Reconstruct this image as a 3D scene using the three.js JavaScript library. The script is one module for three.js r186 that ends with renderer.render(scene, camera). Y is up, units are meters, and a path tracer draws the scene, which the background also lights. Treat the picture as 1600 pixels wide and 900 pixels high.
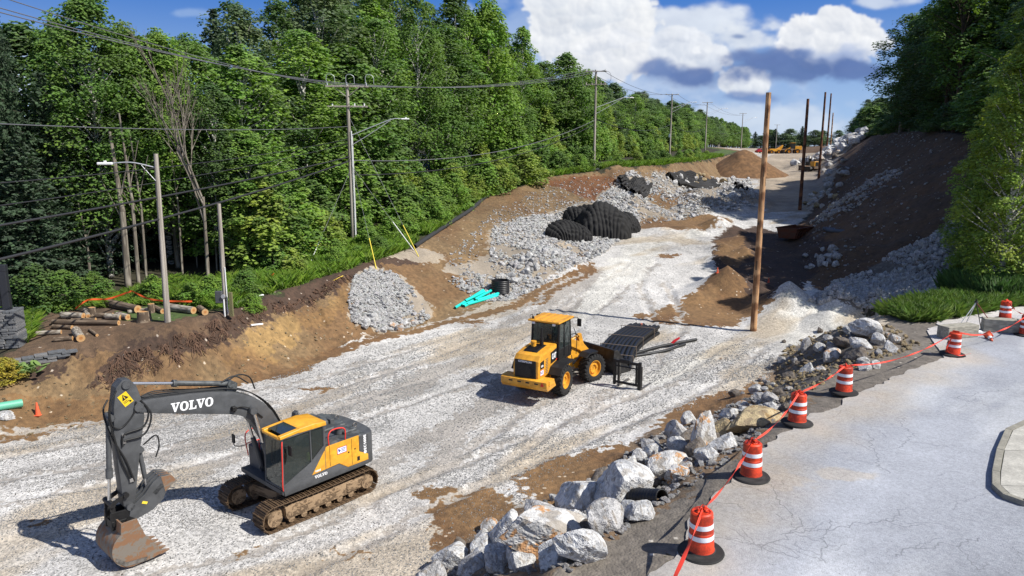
import * as THREE from 'three';
import { mergeGeometries, toCreasedNormals } from 'three/addons/utils/BufferGeometryUtils.js';
import { RoundedBoxGeometry } from 'three/addons/geometries/RoundedBoxGeometry.js';
import { TextGeometry } from 'three/addons/geometries/TextGeometry.js';
import { FontLoader } from 'three/addons/loaders/FontLoader.js';

// ---------------------------------------------------------------- camera, sky, sun, exposure
const scene = new THREE.Scene();
const FOCAL = 1109, PITCH = 10.7 * Math.PI / 180, EYE = 8;          // focal length in photograph pixels, drone height
const camera = new THREE.PerspectiveCamera(2 * Math.atan(450 / FOCAL) * 180 / Math.PI, 16 / 9, 0.1, 3000);
camera.position.set(0, EYE, 0);
camera.rotation.set(-PITCH, 0, 0);
const renderer = new THREE.WebGLRenderer({ antialias: true });
renderer.toneMapping = THREE.LinearToneMapping;
renderer.toneMappingExposure = 1.28;
renderer.shadowMap.enabled = true;
const SUN = new THREE.Vector3(0.93, 1.06, 0.37).normalize();
const sun = new THREE.DirectionalLight(new THREE.Color(1.0, 0.965, 0.905), 5.0);
sun.name = 'sun';
sun.position.copy(SUN).multiplyScalar(200).add(new THREE.Vector3(10, 0, -60));
sun.target.position.set(10, 0, -60);
sun.castShadow = true;
sun.shadow.mapSize.set(4096, 4096);
Object.assign(sun.shadow.camera, { left: -130, right: 130, top: 130, bottom: -130, near: 1, far: 500 });
scene.add(sun, sun.target);

// ---------------------------------------------------------------- noise and random numbers
function rng(seed) { let s = seed >>> 0; return () => { s = (s + 0x6d2b79f5) | 0; let t = Math.imul(s ^ (s >>> 15), 1 | s); t = (t + Math.imul(t ^ (t >>> 7), 61 | t)) ^ t; return ((t ^ (t >>> 14)) >>> 0) / 4294967296; }; }
function hash(x, y) { let h = Math.imul(x, 374761393) + Math.imul(y, 668265263) | 0; h = Math.imul(h ^ (h >>> 13), 1274126177); return ((h ^ (h >>> 16)) >>> 0) / 4294967296; }
function vnoise(x, y) { const ix = Math.floor(x), iy = Math.floor(y), fx = x - ix, fy = y - iy, u = fx * fx * (3 - 2 * fx), v = fy * fy * (3 - 2 * fy); const a = hash(ix, iy), b = hash(ix + 1, iy), c = hash(ix, iy + 1), d = hash(ix + 1, iy + 1); return a + (b - a) * u + (c - a) * v + (a - b - c + d) * u * v; }
function fbm(x, y, o) { let s = 0, a = 0.5, n = 0; for (let i = 0; i < o; i++) { s += a * vnoise(x, y); n += a; a *= 0.5; x = x * 2.03 + 17.1; y = y * 2.03 + 9.7; } return s / n; }
const clamp = (x, a, b) => x < a ? a : x > b ? b : x, lerp = (a, b, t) => a + (b - a) * t, sstep = (a, b, x) => { const t = clamp((x - a) / (b - a), 0, 1); return t * t * (3 - 2 * t); };

// ---------------------------------------------------------------- sky: air and clouds only
{
  const W = 4096, H = 2048, data = new Float32Array(W * H * 4), cp = Math.cos(PITCH), sp = Math.sin(PITCH);
  // clouds by their directions: [x, y, rx, ry, r, g, b, strength, raggedness] on a tangent plane facing down the valley
  const clouds = [
    [1080, 215, 460, 70, 0.6, 0.7, 0.86, 0.7, 0.5], [1010, 140, 320, 90, 0.4, 0.54, 0.8, 0.5, 0.6], [790, 60, 150, 80, 0.55, 0.67, 0.86, 0.5, 0.5], [1050, 100, 190, 70, 0.56, 0.67, 0.86, 0.75, 0.55],
    [1075, 34, 128, 30, 0.74, 0.8, 0.9, 0.95, 0.5], [1040, 74, 120, 46, 0.72, 0.79, 0.9, 0.95, 0.55], [1150, 62, 60, 24, 0.8, 0.85, 0.92, 0.85, 0.6], [1375, 2, 60, 14, 0.8, 0.86, 0.93, 0.7, 0.6],
    [925, 45, 82, 66, 0.98, 0.99, 1.0, 1, 0.38], [958, 88, 56, 36, 0.97, 0.98, 1.0, 1, 0.38], [905, 5, 62, 42, 0.96, 0.98, 1.0, 1, 0.4], [1060, 74, 40, 26, 0.9, 0.93, 0.98, 0.85, 0.5], [1105, 92, 40, 20, 0.9, 0.93, 0.98, 0.85, 0.6],
    [1298, 62, 74, 40, 0.97, 0.98, 1.0, 1, 0.34], [1160, 130, 34, 20, 0.92, 0.95, 0.99, 0.9, 0.7],
    [1300, 96, 84, 30, 0.42, 0.52, 0.76, 0.9, 0.5], [1090, 118, 74, 26, 0.12, 0.2, 0.45, 0.92, 0.55], [1025, 112, 40, 22, 0.15, 0.24, 0.5, 0.88, 0.55], [1240, 104, 132, 27, 0.12, 0.2, 0.44, 0.94, 0.5], [1195, 90, 56, 20, 0.14, 0.22, 0.47, 0.85, 0.5], [1330, 112, 70, 20, 0.13, 0.21, 0.46, 0.9, 0.5],
    [1170, 152, 60, 11, 0.17, 0.27, 0.54, 0.75, 0.6], [1152, 58, 18, 6, 0.2, 0.3, 0.55, 0.8, 0.6], [1130, 190, 190, 32, 0.74, 0.82, 0.92, 0.55, 0.6], [20, 130, 60, 60, 0.8, 0.86, 0.94, 0.6, 0.6], [300, 20, 40, 10, 0.6, 0.75, 0.93, 0.3, 0.6],
  ];
  { const q = rng(21), extra = []; for (const [x, y, rx, ry, cr, cg, cb, st, rag] of clouds) if (cr > 0.88) for (let j = 0; j < 18; j++) { const a = -3.5 + j / 17 * 3.9 + (q() - 0.5) * 0.3, s = ry * (0.24 + 0.3 * q()), m = 0.97 + 0.06 * q(); extra.push([x + Math.cos(a) * rx * 0.8, y + Math.sin(a) * ry * 0.8, s * 1.25, s, cr * m, cg * m, cb * m, st, rag]); } clouds.splice(15, 0, ...extra); }
  for (let r = 0; r < H; r++) {
    const el = ((r + 0.5) / H - 0.5) * Math.PI, Y = Math.sin(el), ce = Math.cos(el);
    const up = Math.max(0, Y), lo = [0.4, 0.58, 0.84], mid = [0.036, 0.18, 0.6], hi = [0.022, 0.075, 0.25];
    const t1 = sstep(0.0, 0.24, up), t2 = sstep(0.2, 0.95, up);
    for (let c = 0; c < W; c++) {
      const o = (r * W + c) * 4; data[o + 3] = 1;
      if (Y < -0.03) { data[o] = 0.16; data[o + 1] = 0.16; data[o + 2] = 0.14; continue; }
      const az = ((c + 0.5) / W - 0.5) * 2 * Math.PI, X = Math.cos(az) * ce, Z = Math.sin(az) * ce, D = -Z;
      let R = lerp(lerp(lo[0], mid[0], t1), hi[0], t2), G = lerp(lerp(lo[1], mid[1], t1), hi[1], t2), B = lerp(lerp(lo[2], mid[2], t1), hi[2], t2);
      const zc = D * cp - Y * sp;
      if (zc > 0.25 && Y > -0.02) {
        const px = 800 + FOCAL * X / zc, py = 450 - FOCAL * (Y * cp + D * sp) / zc;
        if (px > -700 && px < 2300 && py > -420) {
          const wx = fbm(px / 60, py / 52, 3) - 0.5, wy = fbm(px / 60 + 31, py / 52 + 57, 3) - 0.5, qx = px + wx * 26, qy = py + wy * 22;
          // heaped tops: rounded puffs of three sizes
          const puff = (s, o, ex0 = 0, ey0 = 0) => { const gx = (qx + ex0) / s + o, gy = (qy + ey0) / s + o * 1.7, ix = Math.floor(gx), iy = Math.floor(gy); let m = 0; for (let a = -1; a < 2; a++) for (let b = -1; b < 2; b++) { const ex = ix + a + hash(ix + a, iy + b) - gx, ey = iy + b + hash(ix + a + 57, iy + b + 13) - gy; m = Math.max(m, 1 - (ex * ex + ey * ey) * 0.85); } return m; };
          const p1 = puff(30, 3.1), p2 = puff(14, 7.7), p3 = puff(6.5, 1.3), heap = p1 * 0.5 + p2 * 0.32 + p3 * 0.18 - 0.62, soft = fbm(px / 34 + 5, py / 20 + 3, 5) - 0.5, lit = (p1 - puff(30, 3.1, 7, -7)) * 0.55 + (p2 - puff(14, 7.7, 3.5, -3.5)) * 0.35 + (p3 - puff(6.5, 1.3, 1.6, -1.6)) * 0.2;
          for (const [x, y, rx, ry, cr, cg, cb, st, rag] of clouds) {
            const dx = (px - x) / rx, dy = (py - y) / ry;
            if (dx > 2.2 || dx < -2.2 || dy > 2.2 || dy < -2.2) continue;
            const white = cr > 0.88, n = white ? heap * 0.95 + soft * 0.25 : soft * 1.5 + heap * 0.25;
            const d = Math.hypot(dx + wx * rag * 1.3, dy + wy * rag * 1.3) - n * (white ? 1.15 : 0.35 + rag * 0.6);
            const a = sstep(1.02, white ? 0.78 : 0.4, d) * st;
            if (a <= 0) continue;
            const k = white ? 0.87 + 0.42 * lit + 0.1 * soft - 0.12 * sstep(-0.1, 0.9, dy) : 0.94 + 0.3 * soft;
            R = lerp(R, cr * k, a); G = lerp(G, cg * lerp(k, 1, 0.12), a); B = lerp(B, cb * lerp(k, 1, 0.35), a);
          }
          // scattered fair-weather cloud left and right of the view
        }
      }
      const side = zc > 0.25 ? sstep(0.75, 1.3, Math.abs(X / zc)) : 1;
      if (side > 0 && Y > 0.02) {
        const k = 1 / (Y + 0.12), n = fbm(X * k * 2.3 + 40, Z * k * 2.3 + 11, 5), a = sstep(0.49, 0.63, n) * 0.85 * side * sstep(0.02, 0.12, Y);
        const w = 0.55 + 0.4 * fbm(X * k * 5 + 3, Z * k * 5, 3);
        R = lerp(R, w * 0.95, a); G = lerp(G, w * 0.98, a); B = lerp(B, w * 1.05, a);
      }
      data[o] = R * 0.78; data[o + 1] = G * 0.78; data[o + 2] = B * 0.78;
    }
  }
  const t = new THREE.DataTexture(data, W, H, THREE.RGBAFormat, THREE.FloatType);
  t.mapping = THREE.EquirectangularReflectionMapping; t.magFilter = THREE.LinearFilter; t.needsUpdate = true;
  scene.background = t; scene.environment = t;
}
console.log('sky done');

// ---------------------------------------------------------------- small helpers
const V = (x, y, z) => new THREE.Vector3(x, y, z);
const lin = (r, g, b) => new THREE.Color().setRGB(r, g, b);
const names = new Map();
function numbered(n) { const k = names.get(n) ?? 0; names.set(n, k + 1); return k ? n + '_' + String(k).padStart(3, '0') : n; }
const ORD = ['first', 'second', 'third', 'fourth', 'fifth', 'sixth', 'seventh', 'eighth', 'ninth', 'tenth', 'eleventh', 'twelfth'];
const ordinal = (i) => ORD[i] ?? (i + 1) + (((i + 1) % 100 - (i + 1) % 10 !== 10 && ['th', 'st', 'nd', 'rd'][(i + 1) % 10]) || 'th');
function prep(g) {
  if (g.index) g = g.toNonIndexed();
  for (const k of Object.keys(g.attributes)) if (!['position', 'normal', 'uv'].includes(k)) g.deleteAttribute(k);
  if (!g.attributes.normal) g.computeVertexNormals();
  if (!g.attributes.uv) g.setAttribute('uv', new THREE.BufferAttribute(new Float32Array(g.attributes.position.count * 2), 2));
  return g;
}
const join = (gs) => { gs = [].concat(gs).map(prep); return gs.length === 1 ? gs[0] : mergeGeometries(gs); };
function mesh(name, gs, m, parent) { const o = new THREE.Mesh(join(gs), m); o.name = name; o.castShadow = o.receiveShadow = true; if (parent) parent.add(o); return o; }
function thing(name, label, category, p, group) { const o = new THREE.Group(); o.name = numbered(name); if (p) o.position.copy(p); o.userData = { label, category }; if (group) o.userData.group = group; scene.add(o); return o; }
function single(name, label, category, gs, m, group, p) { const o = mesh(numbered(name), gs, m, scene); if (p) o.position.copy(p); o.userData = { label, category }; if (group) o.userData.group = group; return o; }
function struct(name, gs, m) { const o = mesh(numbered(name), gs, m, scene); o.userData = { kind: 'structure' }; return o; }
function stuff(o, label, category) { o.userData = { kind: 'stuff', label, category }; o.castShadow = o.receiveShadow = true; return o; }
const M4 = (x, y, z, rx = 0, ry = 0, rz = 0, s = 1) => new THREE.Matrix4().compose(V(x, y, z), new THREE.Quaternion().setFromEuler(new THREE.Euler(rx, ry, rz)), typeof s === 'number' ? V(s, s, s) : s);
const box = (w, h, d, x = 0, y = 0, z = 0, rx = 0, ry = 0, rz = 0) => new THREE.BoxGeometry(w, h, d).applyMatrix4(M4(x, y, z, rx, ry, rz));
const rbox = (w, h, d, r, x = 0, y = 0, z = 0, rx = 0, ry = 0, rz = 0) => new RoundedBoxGeometry(w, h, d, 2, r).applyMatrix4(M4(x, y, z, rx, ry, rz));
const cyl = (r0, r1, h, n, x = 0, y = 0, z = 0, rx = 0, ry = 0, rz = 0, open = false) => new THREE.CylinderGeometry(r1, r0, h, n, 1, open).applyMatrix4(M4(x, y, z, rx, ry, rz));
function rod(a, b, r0, r1 = r0, n = 10, open = false) { const d = b.clone().sub(a), L = d.length(); return new THREE.CylinderGeometry(r1, r0, L, n, 1, open).applyMatrix4(new THREE.Matrix4().compose(a.clone().add(b).multiplyScalar(0.5), new THREE.Quaternion().setFromUnitVectors(V(0, 1, 0), d.normalize()), V(1, 1, 1))); }
const R3 = (a, b, r, r1, n) => rod(V(...a), V(...b), r, r1, n);
const tube = (pts, r, seg = 24, n = 6) => new THREE.TubeGeometry(new THREE.CatmullRomCurve3(pts.map((p) => p.isVector3 ? p : V(...p))), seg, r, n, false);
function extr(pts, z0, z1, bevel = 0, hole) {
  const s = new THREE.Shape(pts.map((p) => new THREE.Vector2(p[0], p[1])));
  if (hole) s.holes.push(new THREE.Path(hole.map((p) => new THREE.Vector2(p[0], p[1]))));
  const g = new THREE.ExtrudeGeometry(s, { depth: z1 - z0 - 2 * bevel, bevelEnabled: bevel > 0, bevelThickness: bevel, bevelSize: bevel, bevelOffset: -bevel, bevelSegments: 2, curveSegments: 10 });
  return g.translate(0, 0, z0 + bevel);
}
const creased = (g, a = 0.6) => toCreasedNormals(g, a);
const lathe = (pts, n = 24) => new THREE.LatheGeometry(pts.map((p) => new THREE.Vector2(p[0], p[1])), n);
function std(color, roughness = 0.8, metalness = 0, extra = {}) { return new THREE.MeshStandardMaterial({ color, roughness, metalness, ...extra }); }
function canvasTex(w, h, draw, srgb = true) { const c = document.createElement('canvas'); c.width = w; c.height = h; const x = c.getContext('2d'); draw(x, w, h); const t = new THREE.CanvasTexture(c); if (srgb) t.colorSpace = THREE.SRGBColorSpace; t.wrapS = t.wrapT = THREE.RepeatWrapping; return t; }
function dataTex(n, f, srgb = true, m = n) {
  const d = new Uint8Array(n * m * 4);
  for (let y = 0; y < m; y++) for (let x = 0; x < n; x++) { const c = f(x, y), o = (y * n + x) * 4; d[o] = clamp(c[0], 0, 255); d[o + 1] = clamp(c[1], 0, 255); d[o + 2] = clamp(c[2], 0, 255); d[o + 3] = 255; }
  const t = new THREE.DataTexture(d, n, m); t.wrapS = t.wrapT = THREE.RepeatWrapping; t.magFilter = THREE.LinearFilter; t.minFilter = THREE.LinearMipmapLinearFilter; if (srgb) t.colorSpace = THREE.SRGBColorSpace; t.needsUpdate = true; return t;
}
// noise that repeats after n cells
function tnoise(x, y, n) { const ix = Math.floor(x), iy = Math.floor(y), fx = x - ix, fy = y - iy, u = fx * fx * (3 - 2 * fx), v = fy * fy * (3 - 2 * fy), w = (i) => ((i % n) + n) % n; const a = hash(w(ix), w(iy)), b = hash(w(ix + 1), w(iy)), c = hash(w(ix), w(iy + 1)), d = hash(w(ix + 1), w(iy + 1)); return a + (b - a) * u + (c - a) * v + (a - b - c + d) * u * v; }

// ---------------------------------------------------------------- the lie of the land: X to the right, D away from the viewer, height h
const streetEdge = [[0.6, 8], [1.5, 10.6], [2.6, 12.4], [3.5, 13.7], [5.0, 16.0], [7.2, 18.9], [10.0, 21.5], [11.9, 23.2], [15.2, 26.0], [17.3, 27.4], [19.2, 32.0], [20.8, 33.6], [27.4, 37.2], [40, 42], [62, 47]];
const shoulder = [[-1, 8], [0, 10.6], [1.1, 12.7], [2.9, 15.0], [5.6, 17.7], [8.2, 20.9], [11.4, 24.8], [15.6, 29.8], [17.6, 33.4], [20.2, 36.6], [25, 40]];
const toe = [[-8, 8, -2.8], [-4.6, 13, -2.75], [-2.4, 16.5, -2.65], [-1.4, 18, -2.6], [1.4, 21, -2.55], [4.3, 24.8, -2.45], [6, 26.6, -2.4], [11.4, 31, -2.3], [14.9, 36.4, -2.2], [18, 39.6, -2.1], [21.5, 41.5, -2.0]];
const leftToe = [[-30, 19, -2.75], [-22, 23, -2.7], [-17.4, 27.4, -2.6], [-12.9, 31.9, -2.6], [-11.1, 33.9, -2.6], [-8.8, 39.3, -2.4], [-4.4, 43.2, -2.2], [0, 49, -1.5], [5, 55, -0.8], [8, 63, 0.2], [13.4, 74, 0.8], [22, 96, 1.9], [30, 112, 2.7], [38, 132, 3.7], [48, 155, 4.9], [62, 190, 6.9], [80, 232, 8.1], [110, 300, 7.5]];
const leftTop = [[-34, 25, -0.8], [-22.3, 29.3, -0.6], [-19, 32.2, -0.3], [-16.2, 33, 0.0], [-14.3, 36, 0.05], [-13.1, 41.3, 0.2], [-10.6, 46.4, 0.5], [-7.6, 52.4, 1.0], [-5.4, 61.8, 2.0], [-2.6, 73.5, 3.5], [4.4, 82.6, 5.4], [12.8, 91, 6.2], [21.7, 103, 6.5], [34, 130, 6.8], [47, 160, 7.4], [62, 200, 8.3], [80, 250, 9.4], [104, 300, 10.4]];
const rightToe = [[21.5, 43.5, -1.9], [22.6, 52.9, -1.4], [24.2, 60, -0.5], [27.4, 70, 0.4], [33.5, 80, 0.95], [39.5, 92, 1.6], [46, 108, 2.5], [56, 132, 4], [67, 160, 5.4], [79, 190, 6.9], [98, 232, 8.4], [124, 300, 7.8]];
const rightTop = [[31, 44.5, 0.2], [35, 50, 4.0], [38.5, 57, 7.6], [41, 62, 9.3], [46, 80, 10.5], [55, 105, 11], [72, 145, 11.5], [90, 190, 12], [112, 240, 12.5], [140, 300, 13]];
const GX0 = -110, GX1 = 170, GD0 = 2, GD1 = 322, CELL = 0.5;
const membrane = (() => {
  const lines = [
    streetEdge.map(([x, d]) => [x, d, -0.045]), shoulder.map(([x, d]) => [x, d, -0.2]), toe, leftToe, leftTop, rightToe, rightTop,
    [[-40, 10, -2.6], [-14, 11, -2.4], [-10.6, 17, -2.5], [-7.5, 20, -2.78], [-6, 21, -2.8], [-2, 26, -2.7], [2, 31, -2.6], [5, 38, -2.35], [6, 44, -2], [8, 50, -1.5], [11, 57, -0.8], [16, 66, 0.05], [22, 76, 0.7], [30, 87, 1.2], [42, 110, 2.35], [52, 135, 3.7], [62, 165, 5.2], [74, 195, 6.9], [88, 230, 8.15], [116, 300, 7.2]],
    [[-16, 24, -2.75], [-9, 30, -2.65], [-5, 36, -2.5], [0, 42, -2.2], [6, 51, -1.3]],
    [[10, 36, -2.35], [13, 41, -2.2], [15, 47, -1.9], [18, 54, -1.4], [22, 63, -0.3], [27, 74, 0.55]],
    [[25, 40, -0.25], [30, 42.2, -0.15], [42, 46, 0.5], [64, 51, 1.5]],
    [[60, 62, 12.5], [75, 90, 13.5], [90, 130, 14], [120, 180, 15]], [[120, 55, 12], [165, 90, 18]], [[165, 10, 0.3], [165, 40, 0.5]],
    [[-60, 20, 0.2], [-50, 45, 0.6], [-42, 70, 2.2], [-28, 92, 5], [-10, 114, 7.4], [10, 142, 8.6], [36, 190, 9.6], [64, 255, 11]],
    [[-105, 20, 2], [-100, 90, 8], [-70, 160, 12], [-20, 250, 15], [10, 320, 15]], [[-109, 4, -0.5], [-60, 4, -1.5]],
  ];
  const fixedPoints = [];
  for (const l of lines) for (let i = 0; i + 1 < l.length; i++) { const [a, b] = [l[i], l[i + 1]], n = Math.ceil(Math.hypot(b[0] - a[0], b[1] - a[1]) / 0.2); for (let k = 0; k < n; k++) { const t = k / n; fixedPoints.push([lerp(a[0], b[0], t), lerp(a[1], b[1], t), lerp(a[2], b[2], t)]); } }
  // the street is level
  for (let x = 0; x < 66; x += 0.25) for (let d = 2; d < 46; d += 0.25) if (inStreet(x, d)) fixedPoints.push([x, d, -0.045]);
  let prev = null;
  for (const cell of [8, 4, 2, 1, 0.5]) {
    const nx = Math.round((GX1 - GX0) / cell) + 1, nd = Math.round((GD1 - GD0) / cell) + 1, h = new Float32Array(nx * nd), sum = new Float32Array(nx * nd), cnt = new Uint16Array(nx * nd);
    for (const [x, d, y] of fixedPoints) { const i = Math.round((x - GX0) / cell), j = Math.round((d - GD0) / cell); if (i < 0 || j < 0 || i >= nx || j >= nd) continue; sum[j * nx + i] += y; cnt[j * nx + i]++; }
    for (let j = 0; j < nd; j++) for (let i = 0; i < nx; i++) { const k = j * nx + i; h[k] = cnt[k] ? sum[k] / cnt[k] : prev ? prev.at(GX0 + i * cell, GD0 + j * cell) : 2; }
    const it = cell > 3 ? 400 : cell > 1.5 ? 160 : cell > 0.9 ? 70 : 30;
    for (let n = 0; n < it; n++) for (let j = 0; j < nd; j++) for (let i = 0; i < nx; i++) {
      const k = j * nx + i; if (cnt[k]) continue;
      const a = 0.25 * (h[i ? k - 1 : k + 1] + h[i < nx - 1 ? k + 1 : k - 1] + h[j ? k - nx : k + nx] + h[j < nd - 1 ? k + nx : k - nx]);
      h[k] += 1.5 * (a - h[k]);
    }
    prev = { at(x, d) { const fx = clamp((x - GX0) / cell, 0, nx - 1.001), fd = clamp((d - GD0) / cell, 0, nd - 1.001), i = fx | 0, j = fd | 0, u = fx - i, v = fd - j, k = j * nx + i; return (h[k] * (1 - u) + h[k + 1] * u) * (1 - v) + (h[k + nx] * (1 - u) + h[k + nx + 1] * u) * v; } };
  }
  return prev;
})();
function inPoly(p, x, y) { let c = false; for (let i = 0, j = p.length - 1; i < p.length; j = i++) if ((p[i][1] > y) !== (p[j][1] > y) && x < (p[j][0] - p[i][0]) * (y - p[i][1]) / (p[j][1] - p[i][1]) + p[i][0]) c = !c; return c; }
function inStreet(x, d) { return inPoly([...streetEdge, [66, 47], [66, 2], [0.2, 2]], x, d); }
function distTo(l, x, d) { let m = 1e9; for (let i = 0; i + 1 < l.length; i++) { const ax = l[i][0], ad = l[i][1], bx = l[i + 1][0] - ax, bd = l[i + 1][1] - ad, t = clamp(((x - ax) * bx + (d - ad) * bd) / (bx * bx + bd * bd), 0, 1); m = Math.min(m, Math.hypot(x - ax - bx * t, d - ad - bd * t)); } return m; }
// heaps: [X, D, radius, height, sharpness]
const heaps = [
  [17.6, 44.4, 3.0, 2.05, 1], [20.4, 43.8, 2.7, 1.75, 1], [22.4, 43, 2.2, 1.3, 1], [18.8, 41.0, 2.4, 0.95, 1], [16.2, 42.2, 2.2, 0.8, 1],
  [15.2, 49.4, 3.0, 2.0, 1], [13.6, 48.4, 2.4, 0.9, 1], [16.9, 47.4, 2.2, 1.0, 1], [14.9, 46.4, 1.6, 0.5, 1], [12.6, 47.6, 2.2, 0.7, 1], [17.6, 49.4, 2.0, 0.9, 1],
  [20.8, 71.6, 3.0, 1.5, 1], [18, 71, 3, 0.6, 1], [15.2, 70.4, 2.6, 0.45, 1],
  [18.6, 62, 1.8, 0.7, 1], [20, 60.4, 1.8, 0.8, 1], [17.4, 58.6, 2, 0.6, 1], [19.8, 56.6, 1.6, 0.5, 1], [21.6, 66, 2, 0.5, 1],
  [17.5, 88, 6.5, 2.0, 0.8], [24, 90, 7, 2.3, 0.8], [29.6, 94, 5.0, 2.4, 0.8], [21.5, 82, 5, 1.1, 0.8], [14, 80.5, 5, 1.6, 0.8], [8.6, 72, 4.5, 1.6, 0.8],
  [39.5, 88.5, 4.2, 1.2, 0.8], [43.5, 98, 4.2, 1.6, 0.8], [25.6, 55, 2.4, 0.5, 0.8], [71.5, 158, 11, 2.0, 0.7], [65, 153, 7, 1.8, 0.7],
  [2.5, 55.5, 3.5, 0.9, 0.7], [15.2, 32.6, 3.0, 0.9, 0.8],
];
function heapsAt(x, d) { let s = 0; for (const [hx, hd, r, h, k] of heaps) { const q = Math.hypot(x - hx, d - hd) / r; if (q < 1) s = Math.max(s, h * Math.pow(1 - q, k) * (0.9 + 0.1 * Math.cos(Math.PI * q))); else continue; } return s; }
const roughAt = (x, d, slope) => {
  const inS = x > 0 && d < 46 && inStreet(x, d);
  if (inS) return 0;
  const k = 0.05 + 0.5 * sstep(0.12, 0.5, slope) + (d > 60 ? 0.08 : 0), e = x > -1 && d < 42 ? sstep(0, 1.2, distTo(streetEdge, x, d)) : 1;
  return e * k * ((fbm(x * 0.55, d * 0.55, 5) - 0.5) * 1.1 + (fbm(x * 2.3 + 9, d * 2.3, 3) - 0.5) * 0.42 - 0.3 * sstep(0.2, 0.5, slope) * (1 - Math.abs(2 * fbm((x * 0.75 + d * 0.66) * 0.9, (d * 0.75 - x * 0.66) * 0.25, 3) - 1)) ** 6);
};
// wheel lanes pressed into the gravel: centre lines, two ruts each
const lanes = [[[-22, 18.5], [-14, 22.5], [-8, 27], [-2.5, 33], [2.5, 40.5], [7, 50], [11, 58]], [[-13, 13.5], [-6.5, 17], [-2, 22], [1.2, 27.5], [6, 34], [9.5, 42], [10.5, 52]], [[-19, 24.5], [-10, 30.5], [-5, 36.5], [1, 44], [6, 53]], [[-3.5, 20.5], [2.5, 26], [7.5, 30.5], [12.5, 37]]];
function rutAt(x, d) { if (d > 62) return 0; let s = 0; for (let i = 0; i < lanes.length; i++) { const q = distTo(lanes[i], x + (vnoise(x * 0.7, d * 0.7) - 0.5) * 0.3, d); if (q > 1.9) continue; const t = Math.abs(q - 0.95), k = 0.45 + 0.55 * sstep(0.3, 0.6, vnoise(x * 0.4 + i * 7, d * 0.4)); s += k * (-0.06 * Math.exp(-t * t / 0.05) + 0.03 * Math.exp(-(t - 0.4) * (t - 0.4) / 0.02)); } return s; }
function slopeAt(x, d) { const e = 0.6; return Math.hypot(membrane.at(x + e, d) - membrane.at(x - e, d), membrane.at(x, d + e) - membrane.at(x, d - e)) / (2 * e); }
function heightAt(x, d) {
  if (d > 320) return membrane.at(clamp(x, GX0, GX1), 320);
  const far = Math.max(0, GX0 - x, x - GX1);
  return membrane.at(x, d) + (far > 0 ? 0 : roughAt(x, d, slopeAt(x, d)) + heapsAt(x, d) + rutAt(x, d));
}
const W3 = (x, d, y) => V(x, y, -d);
const onLand = (x, d, lift = 0) => V(x, heightAt(x, d) + lift, -d);
// where the line of sight through a point of the photograph meets the land (or a level h): plan coordinates read off the photograph
function ground(px, py, level) {
  const u = (px - 800) / FOCAL, v = (py - 450) / FOCAL, dy = -(v * Math.cos(PITCH) + Math.sin(PITCH)), dd = Math.cos(PITCH) - v * Math.sin(PITCH);
  if (level !== undefined) { const t = (level - EYE) / dy; return [u * t, dd * t]; }
  let t = 9, step = 0.5;
  for (; t < 330; t += step) { step = 0.25 + t * 0.004; const x = u * t, d = dd * t; if (membrane.at(x, d) + heapsAt(x, d) > EYE + dy * t) break; }
  for (let i = 0; i < 12; i++) { step *= 0.5; const x = u * t, d = dd * t; t += membrane.at(x, d) + heapsAt(x, d) > EYE + dy * t ? -step : step; }
  return [u * t, dd * t];
}
const spot = (px, py, lift = 0) => { const [x, d] = ground(px, py); return onLand(x, d, lift); };
// a point of the photograph at a known distance
function at(px, py, depth) { const u = (px - 800) / FOCAL, v = (py - 450) / FOCAL, dy = -(v * Math.cos(PITCH) + Math.sin(PITCH)), dd = Math.cos(PITCH) - v * Math.sin(PITCH), t = depth / dd; return V(u * t, EYE + dy * t, -depth); }
console.log('land done');

// ---------------------------------------------------------------- ground colours: plan maps of what lies where (colour of the matter only)
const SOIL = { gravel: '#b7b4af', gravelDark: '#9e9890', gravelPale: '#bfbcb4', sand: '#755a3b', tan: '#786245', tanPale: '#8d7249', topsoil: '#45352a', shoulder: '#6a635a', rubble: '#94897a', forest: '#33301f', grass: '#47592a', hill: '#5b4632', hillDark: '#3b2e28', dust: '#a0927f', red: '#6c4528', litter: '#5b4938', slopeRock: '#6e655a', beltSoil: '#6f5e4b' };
const plan = (pts) => pts.map(([px, py]) => ground(px, py));
const areas = [];                     // [colour, polygon in plan coordinates] drawn in order
const area = (c, p) => areas.push([SOIL[c], p, 0]), stroke = (c, p, w) => areas.push([SOIL[c], p, w]);
area('gravel', [[-60, 2], [2, 2], ...shoulder.slice(1, 10), [21.5, 43], [22.6, 53], [24.4, 60], [27.4, 70], [33, 80], [40, 92], [46, 108], [56, 132], [67, 160], [79, 190], [98, 232], [80, 232], [62, 190], [48, 155], [38, 132], [30, 112], [22, 96], [13.4, 74], [8, 63], [5, 55], [0, 49], [-4.4, 43.2], [-8.8, 39.3], [-11.1, 33.9], [-12.9, 31.9], [-17.4, 27.4], [-22, 23], [-60, 10]]);
area('hill', [[21.5, 42.5], [30, 44], [60, 60], [140, 160], [150, 300], [124, 300], ...rightToe.slice().reverse().map(([x, d]) => [x, d])]);
area('tan', [...leftToe, ...leftTop.slice().reverse()].map(([x, d]) => [x, d]));
area('shoulder', [...shoulder.slice(0, 10), ...streetEdge.slice(0, 12).reverse().map(([x, d]) => [x + 0.3, d - 0.2])]);
area('beltSoil', [...toe.map(([x, d]) => [x, d]), ...shoulder.slice(0, 10).reverse()]);
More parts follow.
